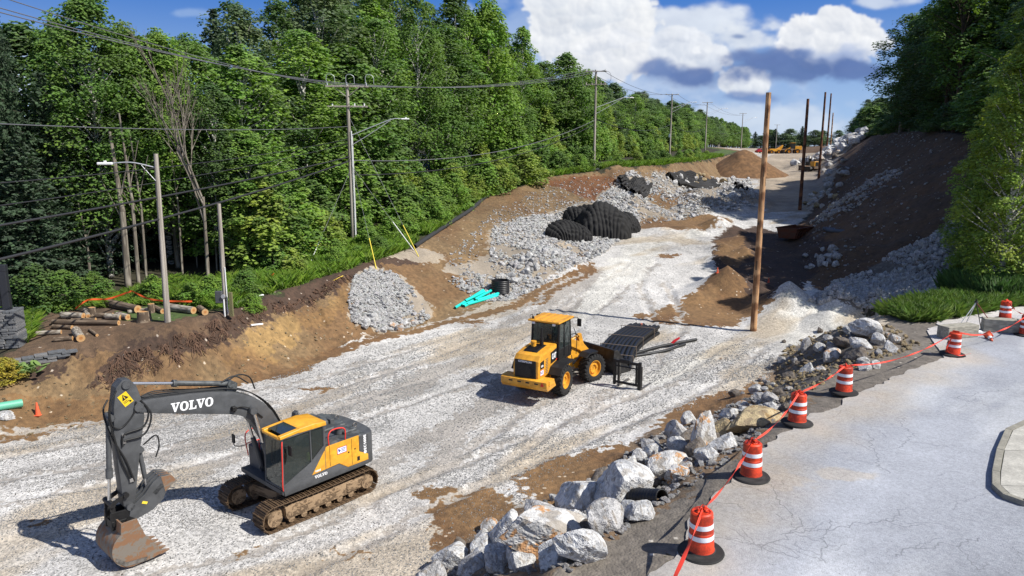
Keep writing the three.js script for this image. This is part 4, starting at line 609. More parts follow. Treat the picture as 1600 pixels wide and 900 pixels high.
  for (const s of [-1, 1]) { const z = bz + s * 0.3; const c = mesh('boom_cylinder', [R3([1.05, 1.32, z], [1.28, 2.35, z], 0.075, 0.075, 14), cyl(0.1, 0.1, 0.1, 14, 1.05, 1.32, z, Math.PI / 2), cyl(0.12, 0.12, 0.14, 16, 1.52, 3.42, z, Math.PI / 2)], paint.grey, ex); mesh('piston_rod', R3([1.28, 2.35, z], [1.5, 3.36, z], 0.045, 0.045, 12), paint.chrome, c); }
  mesh('boom_pin', cyl(0.11, 0.11, 0.62, 18, 1.52, 3.42, bz, Math.PI / 2), paint.black, ex);
  const armCyl = mesh('arm_cylinder', [R3([2.05, 4.3, bz], [3.55, 4.68, bz], 0.075, 0.075, 16), cyl(0.1, 0.1, 0.1, 16, 3.55, 4.68, bz, 0, 0, Math.PI / 2 + 0.25), box(0.3, 0.24, 0.2, 2.0, 4.2, bz, 0, 0, 0.2), cyl(0.1, 0.1, 0.24, 14, 2.02, 4.3, bz, Math.PI / 2)], paint.greyLight, ex);
  mesh('piston_rod', R3([3.55, 4.68, bz], [4.78, 4.98, bz], 0.042, 0.042, 12), paint.chrome, armCyl);
  mesh('boom_hose', [...[0, 1, 2, 3].map((i) => tube([[0.5, 2.6, bz - 0.12 + i * 0.08], [0.86, 3.32, bz - 0.12 + i * 0.08], [1.4, 3.86, bz - 0.14 + i * 0.09], [2.0, 4.16, bz - 0.14 + i * 0.09], [3.0, 4.35, bz - 0.12 + i * 0.08], [4.1, 4.5 + 0.02 * i, bz - 0.12 + i * 0.08], [4.45, 4.56 - 0.03 * i, bz - 0.12 + i * 0.08]], 0.018, 40, 6)), tube([[2.0, 4.36, bz + 0.1], [1.7, 4.46, bz + 0.1], [1.35, 4.3, bz + 0.12], [1.2, 3.9, bz + 0.12]], 0.022, 24, 6), tube([[2.3, 4.4, bz - 0.06], [1.9, 4.5, bz - 0.06], [1.5, 4.2, bz - 0.1]], 0.022, 24, 6), tube([[1.2, 3.1, bz - 0.23], [1.6, 3.5, bz - 0.26], [1.95, 3.62, bz - 0.24], [2.05, 3.5, bz - 0.24]], 0.02, 20, 6)], paint.hose, ex);
  mesh('boom_lamp', [rbox(0.12, 0.14, 0.12, 0.02, 2.08, 3.62, bz - 0.27)], paint.black, ex);
  // arm
  const arm = mesh('arm', [creased(extr([[4.56, 4.9], [4.7, 5.1], [4.88, 5.12], [5.04, 4.96], [5.14, 4.5], [5.2, 3.8], [5.16, 1.8], [5.02, 1.62], [4.9, 1.68], [4.62, 3.2], [4.44, 4.0], [4.44, 4.4]], bz - 0.17, bz + 0.17, 0.012), 0.4), cyl(0.12, 0.12, 0.44, 18, 4.56, 4.33, bz, Math.PI / 2), cyl(0.11, 0.11, 0.42, 18, 4.8, 4.99, bz, Math.PI / 2), cyl(0.1, 0.1, 0.5, 16, 5.02, 1.74, bz, Math.PI / 2)], paint.grey, ex);
  mesh('warning_label', new THREE.PlaneGeometry(0.24, 0.34).rotateZ(0.5).rotateY(Math.PI).translate(4.85, 4.62, bz - 0.173), warnM, arm);
  mesh('warning_label', new THREE.PlaneGeometry(0.14, 0.07).rotateZ(-0.5).rotateY(Math.PI).translate(4.68, 1.74, -0.143), paint.decal, arm);
  const bcyl = mesh('bucket_cylinder', [R3([5.24, 4.2, bz], [5.36, 2.75, bz], 0.065, 0.065, 14), cyl(0.09, 0.09, 0.34, 14, 5.22, 4.2, bz, Math.PI / 2), cyl(0.085, 0.085, 0.24, 14, 5.36, 2.72, bz, 0, 0, 0.08)], paint.grey, ex);
  mesh('piston_rod', R3([5.36, 2.75, bz], [5.44, 1.95, bz], 0.038, 0.038, 12), paint.chrome, bcyl);
  mesh('bucket_link', [...[-0.2, 0.2].flatMap((s) => [beamXY([5.44, 1.95], [5.1, 2.1], 0.1, bz + s), beamXY([5.44, 1.95], [5.42, 1.42], 0.11, bz + s), beamXY([5.42, 1.42], [5.1, 1.42], 0.12, bz + s)]), ...[[5.44, 1.95], [5.1, 2.1], [5.42, 1.42], [5.1, 1.42]].map(([x, y]) => cyl(0.07, 0.07, 0.54, 14, x, y, bz, Math.PI / 2)), extr([[5.5, 1.5], [5.5, 1.3], [4.95, 1.26], [4.92, 1.46]], bz - 0.24, bz + 0.24, 0.02)], paint.black, ex);
  function beamXY(a, b, w, z) { const L = Math.hypot(b[0] - a[0], b[1] - a[1]); return box(L, w, 0.05, (a[0] + b[0]) / 2, (a[1] + b[1]) / 2, z, 0, 0, Math.atan2(b[1] - a[1], b[0] - a[0])); }
  mesh('arm_hose', [tube([[4.5, 4.5, bz - 0.2], [4.35, 4.2, bz - 0.22], [4.5, 3.8, bz - 0.22], [5.0, 3.7, bz - 0.21], [5.05, 3.4, bz - 0.2]], 0.024, 30, 6), tube([[4.46, 4.4, bz - 0.18], [4.3, 4.1, bz - 0.24], [4.5, 3.6, bz - 0.24], [5.0, 3.55, bz - 0.22]], 0.024, 30, 6), tube([[5.2, 4.7, bz - 0.18], [5.28, 4.3, bz - 0.2], [5.2, 3.6, bz - 0.2], [5.1, 3.0, bz - 0.22], [4.95, 2.5, bz - 0.22]], 0.022, 30, 6), tube([[5.15, 4.6, bz + 0.18], [5.3, 4.4, bz + 0.1], [5.28, 3.8, bz - 0.12], [5.0, 3.0, bz - 0.2], [4.86, 2.4, bz - 0.22]], 0.022, 30, 6), tube([[4.55, 3.3, bz - 0.2], [4.25, 3.5, bz - 0.3], [4.2, 3.2, bz - 0.3], [4.3, 2.9, bz - 0.28]], 0.02, 24, 6), tube([[5.05, 4.9, bz - 0.2], [5.24, 4.6, bz - 0.24], [5.22, 4.0, bz - 0.22], [5.05, 3.9, bz - 0.2], [4.7, 4.2, bz - 0.2], [4.62, 4.5, bz - 0.2]], 0.02, 40, 6)], paint.hose, ex);
  mesh('hose_bracket', [box(0.08, 0.06, 0.06, 5.0, 3.7, bz - 0.19), box(0.08, 0.06, 0.06, 5.0, 3.5, bz - 0.19), box(0.1, 0.1, 0.06, 4.92, 2.45, bz - 0.2)], paint.chrome, ex);
  // thumb
  const thumbCyl = mesh('thumb_cylinder', [R3([4.6, 3.15, bz], [4.52, 2.3, bz], 0.06, 0.06, 14), cyl(0.08, 0.08, 0.3, 14, 4.6, 3.15, bz, Math.PI / 2)], paint.grey, ex);
  mesh('piston_rod', R3([4.52, 2.3, bz], [4.5, 1.95, bz], 0.035, 0.035, 10), paint.chrome, thumbCyl);
  const th = [[5.02, 1.72], [4.66, 1.95], [4.42, 2.22], [4.2, 2.34], [3.95, 2.26], [3.82, 2.06], [3.95, 1.98], [4.1, 1.86], [4.2, 1.66], [4.48, 1.46], [4.9, 1.36], [5.08, 1.5]];
  mesh('thumb', [...[-0.22, -0.06, 0.1, 0.26].map((z) => extr(th, bz + z - 0.03, bz + z + 0.03, 0.006)), box(0.3, 0.12, 0.5, 4.3, 1.98, bz, 0, 0, -0.7)], paint.grey, ex);
  mesh('thumb_tip', [extr([[4.22, 2.3], [3.95, 2.27], [3.8, 2.04], [3.98, 1.97], [4.14, 1.84]], bz - 0.26, bz + 0.26, 0.01)], paint.rust, ex);
  // bucket
  const bw = 0.56, curve = []; for (let i = 0; i <= 12; i++) { const a = lerp(1.05, -1.75, i / 12); curve.push([5.18 + 0.5 * Math.cos(a) * (i < 6 ? 1 : 1), 0.56 + 0.52 * Math.sin(a)]); }
  curve.unshift([5.4, 1.3]); curve.push([4.72, 0.055], [4.5, 0.1]);
  const inner = curve.map(([x, y], i) => { const a = curve[Math.max(0, i - 1)], b = curve[Math.min(curve.length - 1, i + 1)], l = Math.hypot(b[0] - a[0], b[1] - a[1]); return [x + (b[1] - a[1]) / l * 0.04, y - (b[0] - a[0]) / l * 0.04]; });
  const lift = 0.24;
  const bucket = mesh('bucket', [creased(extr([...curve, ...inner.slice().reverse()], bz - bw, bz + bw, 0), 0.5), ...[-1, 1].map((s) => extr([...curve, [4.62, 0.42], [4.86, 0.78], [5.02, 1.3]], bz + s * bw - 0.02, bz + s * bw + 0.02, 0.005))], paint.rust, ex);
  mesh('bucket_ear', [...[-0.2, 0.2].map((s) => extr([[5.5, 1.5], [5.52, 1.0], [5.3, 1.05], [4.96, 1.2], [4.96, 1.45]], bz + s - 0.03, bz + s + 0.03, 0.006))], paint.black, bucket);
  mesh('wear_strip', [...[-1, 1].map((s) => extr([[4.9, 0.06], [5.4, 0.12], [5.62, 0.36], [5.6, 0.44], [5.36, 0.22], [4.86, 0.16]], bz + s * (bw + 0.028) - 0.008, bz + s * (bw + 0.028) + 0.008))], paint.steel, bucket);
  for (let i = 0; i < 5; i++) mesh('bucket_tooth', extr([[4.62, 0.03], [4.62, 0.15], [4.46, 0.14], [4.26, 0.07], [4.44, 0.03]], bz - bw + 0.04 + i * 0.24, bz - bw + 0.13 + i * 0.24, 0.012), paint.rust, bucket);
  bucket.position.y = lift;
}
console.log('excavator done');

// ---------------------------------------------------------------- wheel loader, bent at its middle joint: x ahead, y up, z to the machine's right
function lugTyre(r, w, rimM, tyreM, parent, x, z, name = 'wheel') {
  const wh = new THREE.Group(); wh.name = name; wh.position.set(x, r, z); parent.add(wh); const s = Math.sign(z) || 1, prof = [[r * 0.55, -w * 0.42], [r * 0.66, -w * 0.5], [r * 0.86, -w * 0.5], [r * 0.95, -w * 0.42], [r * 0.965, 0], [r * 0.95, w * 0.42], [r * 0.86, w * 0.5], [r * 0.66, w * 0.5], [r * 0.55, w * 0.42]];
  const t = [lathe(prof, 40).rotateX(Math.PI / 2)];
  for (let i = 0; i < 22; i++) for (const k of [-1, 1]) { const a = (i + (k > 0 ? 0.5 : 0)) / 22 * Math.PI * 2; t.push(rbox(r * 0.14, r * 0.075, w * 0.5, 0.012, 0, 0, 0, 0, k * 0.5).translate(0, r * 0.965, k * w * 0.25).rotateZ(a)); t.push(rbox(r * 0.12, r * 0.2, w * 0.06, 0.01).translate(0, r * 0.88, k * w * 0.49).rotateZ(a)); }
  mesh('tyre', t, tyreM, wh);
  mesh('rim', [creased(lathe([[0.02, s * w * 0.18], [r * 0.22, s * w * 0.18], [r * 0.24, s * w * 0.3], [r * 0.36, s * w * 0.3], [r * 0.4, s * w * 0.16], [r * 0.5, s * w * 0.18], [r * 0.53, s * w * 0.44], [r * 0.57, s * w * 0.44]], 28).rotateX(Math.PI / 2)), cyl(r * 0.56, r * 0.56, w * 0.3, 28, 0, 0, -s * w * 0.1, Math.PI / 2), ...Array.from({ length: 8 }, (_, i) => cyl(0.02, 0.02, 0.03, 6, r * 0.3 * Math.cos(i * 0.785), r * 0.3 * Math.sin(i * 0.785), s * w * 0.31, Math.PI / 2))], rimM, wh);
  return wh;
}
{
  const joint = [2.1, 32.0], gy = heightAt(2.1, 32) + 0.01;
  const ld = thing('wheel_loader', 'yellow and black wheel loader bent at the middle, parked beside the black pipe bundle', 'wheel loader', W3(joint[0], joint[1], gy)); ld.rotation.y = Math.PI / 2 - 29 * Math.PI / 180;
  const F = new THREE.Group(); F.name = 'front_frame'; F.rotation.y = -22 * Math.PI / 180; ld.add(F);
  const Y = paint.catYellow, K = paint.black;
  for (const z of [-0.93, 0.93]) { lugTyre(0.68, 0.5, Y, paint.rubber, ld, -1.42, z, 'rear_wheel'); lugTyre(0.68, 0.5, Y, paint.rubber, F, 1.38, z, 'front_wheel'); }
  mesh('rear_frame', [rbox(2.4, 0.5, 0.8, 0.04, -1.5, 0.85, 0), box(0.4, 0.35, 1.4, -1.42, 0.68, 0), rbox(0.9, 0.5, 0.5, 0.04, -0.25, 0.8, 0), cyl(0.12, 0.12, 0.9, 14, 0, 0.9, 0)], Y, ld);
  const hoodPts = [[-3.12, 1.02], [-3.16, 1.5], [-3.1, 1.86], [-2.9, 2.06], [-2.2, 2.2], [-1.3, 2.26], [-1.3, 1.15], [-2.0, 1.12], [-2.5, 1.02]];
  const hood = mesh('engine_hood', [creased(extr(hoodPts, -0.62, 0.62, 0.08), 0.5)], Y, ld);
  mesh('hood_top_grille', [creased(extr([[-2.62, 2.13], [-2.58, 2.2], [-1.75, 2.27], [-1.7, 2.24]], -0.36, 0.3, 0.02)), ...Array.from({ length: 6 }, (_, i) => box(0.02, 0.02, 0.6, -2.5 + i * 0.13, 2.225 + i * 0.009, -0.03))], K, hood);
  const grille = mesh('rear_grille', [rbox(0.05, 0.86, 1.02, 0.02, -3.155, 1.47, 0, 0, 0, 0.02), ...Array.from({ length: 11 }, (_, i) => box(0.015, 0.02, 0.9, -3.185, 1.12 + i * 0.06, 0)), cyl(0.3, 0.3, 0.012, 28, -3.185, 1.4, 0, 0, 0, Math.PI / 2)], K, hood);
  const rear = (g, x, y, z) => g.rotateY(-Math.PI / 2).translate(x, y, z), rightSide = (g, x, y, z) => g.translate(x, y, z);
  mesh('lettering', rear(letters('CATERPILLAR', sans, 0.66, 0.085), -3.186, 1.83, 0), paint.white, grille);
  mesh('tail_lamp', [rbox(0.03, 0.05, 0.14, 0.01, -3.19, 1.07, -0.42), rbox(0.03, 0.05, 0.14, 0.01, -3.19, 1.07, 0.42)], paint.red, grille);
  for (const s of [-1, 1]) {
    const pnl = mesh('side_panel', [extr([[-1.96, 2.0], [-1.32, 2.1], [-1.32, 1.56], [-1.96, 1.5]], -0.006, 0.006).translate(0, 0, s * 0.625), extr([[-2.98, 1.8], [-2.62, 1.84], [-2.62, 1.5], [-2.98, 1.5]], -0.006, 0.006).translate(0, 0, s * 0.625)], K, hood);
    mesh('vent', Array.from({ length: 9 }, (_, i) => box(0.2, 0.03, 0.012, -2.36, 1.22 + i * 0.075, s * 0.626)), paint.steel, hood);
    if (s > 0) { mesh('lettering', [rightSide(letters('CAT', sans, 0.42, 0.26), -1.64, 1.8, 0.632), rightSide(letters('930', sans, 0.2, 0.09), -2.8, 1.62, 0.632)], paint.white, pnl); mesh('red_stripe', extr([[-1.5, 1.56], [-1.33, 1.62], [-1.33, 1.57], [-1.45, 1.55]], 0.632, 0.636), paint.red, pnl); mesh('company_sticker', new THREE.PlaneGeometry(0.34, 0.26).translate(-2.8, 1.33, 0.628), stickerM, hood); }
  }
  mesh('exhaust_stack', [cyl(0.055, 0.055, 0.9, 14, -1.85, 2.6, 0.12), cyl(0.09, 0.09, 0.4, 14, -1.85, 2.4, 0.12), cyl(0.1, 0.1, 0.22, 16, -2.05, 2.36, -0.2)], K, ld);
  mesh('air_cleaner', [cyl(0.12, 0.12, 0.22, 18, -2.08, 2.33, -0.16), cyl(0.14, 0.13, 0.05, 18, -2.08, 2.45, -0.16)], Y, ld);
  mesh('counterweight', [creased(extr([[-3.34, 0.82], [-3.34, 1.08], [-3.2, 1.12], [-2.6, 1.08], [-2.4, 0.72], [-3.2, 0.66]], -1.12, 1.12, 0.04)), rbox(0.5, 0.24, 0.42, 0.04, -2.9, 1.0, -0.95), rbox(0.5, 0.24, 0.42, 0.04, -2.9, 1.0, 0.95)], Y, ld);
  mesh('bumper_slots', [-0.62, -0.2, 0.2, 0.62].map((z) => rbox(0.02, 0.06, 0.18, 0.008, -3.345, 0.97, z)), K, ld);
  mesh('warning_triangle', extr([[-0.09, -0.08], [0.09, -0.08], [0, 0.1]], 0, 0.006).rotateY(-Math.PI / 2).translate(-3.35, 0.98, 0.9), paint.red, ld);
  for (const s of [-1, 1]) mesh('rear_fender', [creased(extr([[-2.2, 1.1], [-2.0, 1.38], [-1.5, 1.5], [-0.75, 1.5], [-0.6, 1.4], [-0.6, 1.33], [-0.8, 1.43], [-1.5, 1.42], [-1.94, 1.3], [-2.12, 1.06]], -0.3, 0.3).translate(0, 0, s * 0.92))], K, ld);
  mesh('ladder', [box(0.4, 0.03, 0.2, -0.45, 0.6, 1.0), box(0.4, 0.03, 0.2, -0.45, 0.95, 0.95), box(0.4, 0.03, 0.2, -0.5, 1.3, 0.9), R3([-0.68, 0.55, 1.02], [-0.68, 1.5, 0.86], 0.02), R3([-0.26, 0.55, 1.02], [-0.26, 1.5, 0.86], 0.02)], K, ld);
  mesh('handrail', [tube([[0.05, 1.5, 0.95], [0.06, 2.3, 0.95], [0.02, 2.75, 0.82]], 0.018, 16, 6), tube([[-0.75, 1.6, 0.95], [-0.7, 2.5, 0.9]], 0.016, 12, 6)], K, ld);
  // cab
  const cab = new THREE.Group(); cab.name = 'cab'; ld.add(cab);
  const post = (a, b, r = 0.045) => R3(a, b, r, r, 6), cz = 0.68;
  mesh('cab_frame', [box(1.34, 0.5, 1.4, -0.62, 1.68, 0), ...[-1, 1].flatMap((s) => [post([-1.28, 1.6, s * cz], [-1.2, 3.15, s * cz * 0.95], 0.06), post([0.04, 1.6, s * cz], [-0.06, 3.15, s * cz * 0.95], 0.05), post([-0.72, 1.6, s * (cz + 0.01)], [-0.7, 3.15, s * cz * 0.96], 0.045), post([-1.28, 1.95, s * cz], [0.04, 1.95, s * cz], 0.03)]), post([-1.2, 3.12, -0.62], [-1.2, 3.12, 0.62]), post([-0.06, 3.12, -0.62], [-0.06, 3.12, 0.62])], K, cab);
  mesh('rear_window', box(0.01, 1.12, 1.2, -1.25, 2.52, 0, 0, 0, -0.05), paint.glass, cab);
  mesh('windscreen', box(0.01, 1.14, 1.2, 0.0, 2.52, 0, 0, 0, 0.07), paint.glass, cab);
  for (const s of [-1, 1]) { mesh('door_window', box(0.66, 1.14, 0.01, -0.36, 2.53, s * cz * 0.98), paint.glass, cab); mesh('side_window', box(0.46, 1.14, 0.01, -0.98, 2.53, s * cz * 0.98), paint.glass, cab); }
  mesh('cab_roof', [rbox(1.62, 0.09, 1.58, 0.04, -0.66, 3.22, 0), ...[-0.45, -0.15, 0.15, 0.45].map((z) => rbox(1.5, 0.03, 0.08, 0.012, -0.66, 3.27, z))], Y, cab);
  mesh('operator_seat', [rbox(0.5, 0.16, 0.5, 0.05, -0.7, 2.0, 0), rbox(0.16, 0.72, 0.48, 0.06, -0.95, 2.4, 0, 0, 0, 0.1), rbox(0.14, 0.2, 0.28, 0.05, -1.0, 2.82, 0)], paint.seat, cab);
  mesh('steering_column', [R3([-0.1, 1.9, 0], [-0.3, 2.35, 0], 0.05), new THREE.TorusGeometry(0.2, 0.02, 6, 20).rotateX(-1).rotateY(Math.PI / 2).translate(-0.32, 2.38, 0)], K, cab);
  for (const s of [-1, 1]) mesh('mirror', [rbox(0.08, 0.36, 0.2, 0.03, 0.12, 2.98, s * 1.05), tube([[-0.04, 3.16, s * 0.66], [0.1, 3.22, s * 0.95], [0.12, 3.1, s * 1.05]], 0.014, 12, 6)], K, cab);
  mesh('work_lamp', [rbox(0.08, 0.1, 0.14, 0.02, -1.42, 3.12, -0.5), rbox(0.08, 0.1, 0.14, 0.02, -1.42, 3.12, 0.5)], paint.white, cab);
  mesh('beacon_lamp', [cyl(0.06, 0.05, 0.1, 14, -1.28, 3.32, -0.6), tube([[-1.35, 3.26, -0.72], [-1.35, 3.4, -0.72], [-1.1, 3.4, -0.72], [-1.1, 3.26, -0.72]], 0.014, 20, 6)], K, cab);
  // front half
  mesh('front_axle_frame', [rbox(1.5, 0.55, 0.7, 0.04, 0.95, 0.85, 0), box(0.4, 0.35, 1.4, 1.38, 0.68, 0), ...[-0.32, 0.32].map((z) => extr([[0.35, 1.0], [0.3, 2.05], [0.55, 2.12], [0.95, 1.5], [1.6, 1.1], [1.6, 0.9]], z - 0.05, z + 0.05, 0.01))], Y, F);
  const arms = mesh('lift_arm', [...[-0.42, 0.42].map((z) => extr([[0.3, 2.0], [0.45, 2.12], [1.2, 1.85], [2.1, 0.98], [2.72, 0.52], [2.64, 0.3], [2.2, 0.5], [1.6, 1.0], [1.0, 1.5], [0.35, 1.82]], z - 0.05, z + 0.05, 0.012)), cyl(0.09, 0.09, 0.9, 14, 1.75, 1.2, 0, Math.PI / 2)], Y, F);
  mesh('tilt_lever', [extr([[1.25, 2.12], [1.5, 2.15], [1.75, 1.4], [2.05, 0.85], [1.9, 0.75], [1.55, 1.25]], -0.08, 0.08, 0.015), R3([0.55, 1.75, 0], [1.32, 2.05, 0], 0.07, 0.07, 12), R3([1.95, 0.82, 0], [2.62, 0.86, 0], 0.06, 0.06, 10)], Y, arms);
  mesh('lift_cylinder', [-0.42, 0.42].flatMap((z) => [R3([0.7, 0.85, z * 0.8], [1.2, 1.25, z], 0.06, 0.06, 12), R3([1.2, 1.25, z], [1.5, 1.45, z], 0.035, 0.035, 10)]), paint.steel, arms);
  mesh('hydraulic_hose', [tube([[0.4, 1.9, 0.12], [0.7, 2.2, 0.14], [1.1, 2.2, 0.14], [1.3, 2.0, 0.12]], 0.02, 20, 6), tube([[0.3, 1.2, 0.3], [0.0, 1.3, 0.34], [-0.3, 1.1, 0.3]], 0.02, 20, 6), tube([[0.35, 1.7, -0.2], [0.7, 2.0, -0.24], [1.2, 1.95, -0.2]], 0.02, 20, 6)], paint.hose, F);
  for (const s of [-1, 1]) mesh('front_fender', [creased(extr([[0.72, 1.32], [0.95, 1.5], [1.5, 1.52], [1.5, 1.45], [1.0, 1.43], [0.8, 1.28]], -0.26, 0.26).translate(0, 0, s * 0.93))], K, F);
  const out = [[2.5, 1.38], [2.46, 1.0], [2.5, 0.5], [2.66, 0.2], [2.95, 0.06], [3.7, 0.03]], inn = [[3.7, 0.07], [2.98, 0.11], [2.7, 0.25], [2.56, 0.52], [2.52, 1.0], [2.58, 1.38]];
  const bucket = mesh('bucket', [creased(extr([...out, ...inn], -1.28, 1.28), 0.5), ...[-1.28, 1.28].map((z) => extr([...out, [3.72, 0.2], [3.25, 0.75], [2.75, 1.36]], z - 0.025, z + 0.025, 0.006)), ...[-0.42, 0.42, -0.06, 0.06].map((z) => extr([[2.5, 1.0], [2.2, 0.95], [2.3, 0.35], [2.6, 0.3]], z - 0.04, z + 0.04)), box(0.1, 0.08, 2.5, 2.5, 1.37, 0)], std(lin(0.045, 0.045, 0.048), 0.5, 0.3, { map: grime }), F);
  mesh('bucket_edge', box(0.24, 0.03, 2.6, 3.66, 0.035, 0), paint.steel, bucket);
}
// pallet fork carriage standing on the gravel
{
  const p = spot(979, 606), o = thing('fork_carriage', 'black steel fork carriage standing upright on the gravel next to the loader bucket', 'fork carriage', p); o.rotation.y = -0.62;
  mesh('carriage_frame', [rbox(1.36, 0.12, 0.09, 0.01, 0, 1.2, 0), rbox(1.36, 0.1, 0.09, 0.01, 0, 0.22, 0), rbox(0.12, 1.2, 0.1, 0.01, -0.62, 0.68, 0), rbox(0.14, 1.3, 0.12, 0.01, 0.62, 0.65, 0), rbox(1.2, 0.06, 0.06, 0.01, 0, 0.98, 0)], paint.black, o);
  mesh('mounting_bracket', [-0.22, 0.22].map((x) => extr([[0, 0.2], [0.06, 0.2], [0.2, 0.5], [0.2, 0.85], [0.06, 1.2], [0, 1.2]], x - 0.03, x + 0.03).rotateY(Math.PI / 2).translate(x, 0, 0)).concat([rbox(0.5, 0.16, 0.14, 0.02, -0.1, 1.26, 0.02)]), paint.black, o);
  for (const x of [-0.45, 0.66]) mesh('fork', [rbox(0.12, 1.0, 0.05, 0.008, x, 0.6, -0.09), rbox(0.12, 0.045, 1.1, 0.008, x, 0.05, -0.6)], paint.steel, o);
}
// strapped bundle of black pipes
{
  const A = ground(958, 578), B = ground(1008, 521), dx = B[0] - A[0], dd = B[1] - A[1], L = Math.hypot(dx, dd), ux = dx / L, ud = dd / L, plast = std(lin(0.007, 0.007, 0.008), 0.5), o = thing('pipe_bundle', 'strapped bundle of long bent black plastic pipes behind the loader bucket', 'pipe bundle', onLand(A[0], A[1])), R = 0.11;
  o.rotation.y = Math.atan2(ud, ux);
  const bow = (t) => 0.55 * Math.sin(t * 2.6) - 0.25 * t, base = (t) => Math.max(0, heightAt(A[0] + ux * L * t, A[1] + ud * L * t) - o.position.y) + 0.02;
  let n = 0;
  for (let row = 0; row < 3; row++) for (let c = 0; c < 8 - (row % 2); c++) { const z = (c - 3.5 + (row % 2) * 0.5) * R * 2.02, jit = hash(row, c) * 0.35, pts = [0, 0.25, 0.5, 0.75, 1].map((t) => V(jit - 0.15 + t * L, base(t) + R + row * R * 1.75, z - bow(t))); mesh('black_pipe', new THREE.TubeGeometry(new THREE.CatmullRomCurve3(pts), 24, R, 10, false), plast, o); n++; }
  const wood = std(lin(0.2, 0.15, 0.11), 0.9);
  for (const t of [0.06, 0.3, 0.58, 0.86]) { const x = t * L, z = -bow(t), y = base(t), h = 0.66; mesh('strap_frame', [rbox(0.05, 0.03, 1.94, 0.01, x, y + h, z), rbox(0.04, h, 0.03, 0.01, x, y + h / 2, z + 0.95), rbox(0.04, h, 0.03, 0.01, x, y + h / 2, z - 0.95)], wood, o); }
  mesh('paint_mark', rbox(0.12, 0.12, 0.1, 0.02, L * 0.93, base(0.93) + 0.7, -bow(0.93)), std(lin(0.6, 0.2, 0.13), 0.8), o);
  for (const [pa, pm, pb, label] of [[[976, 559], [1030, 545], [1088, 533], 'long black pipe lying on the gravel with a red flag tied to it'], [[985, 560], [1040, 549], [1070, 540], 'shorter black pipe lying alongside the flagged black pipe']]) { const q = [pa, pm, pb].map(([x, y]) => spot(x, y, 0.09)); const c = thing('black_conduit', label, 'pipe', q[0]); mesh('pipe_wall', new THREE.TubeGeometry(new THREE.CatmullRomCurve3(q.map((v) => v.clone().sub(q[0]))), 24, 0.085, 10, false), plast, c); if (pb[0] > 1080) mesh('end_cap', new THREE.SphereGeometry(0.07, 10, 8), std(lin(0.1, 0.2, 0.6), 0.6), c); }
  const f = spot(1044, 541, 0.12), fl = thing('marker_flag', 'red cloth flag tied to the black pipe', 'flag', f); mesh('flag_cloth', extr([[0, 0], [0.1, -0.05], [0.62, 0.36], [0.6, 0.46], [0.3, 0.3]], -0.02, 0.02, 0.008), std(lin(0.7, 0.02, 0.03), 0.8), fl); mesh('tie', R3([0, -0.12, 0], [0.04, 0.08, 0], 0.02), paint.black, fl);
}
console.log('loader done');

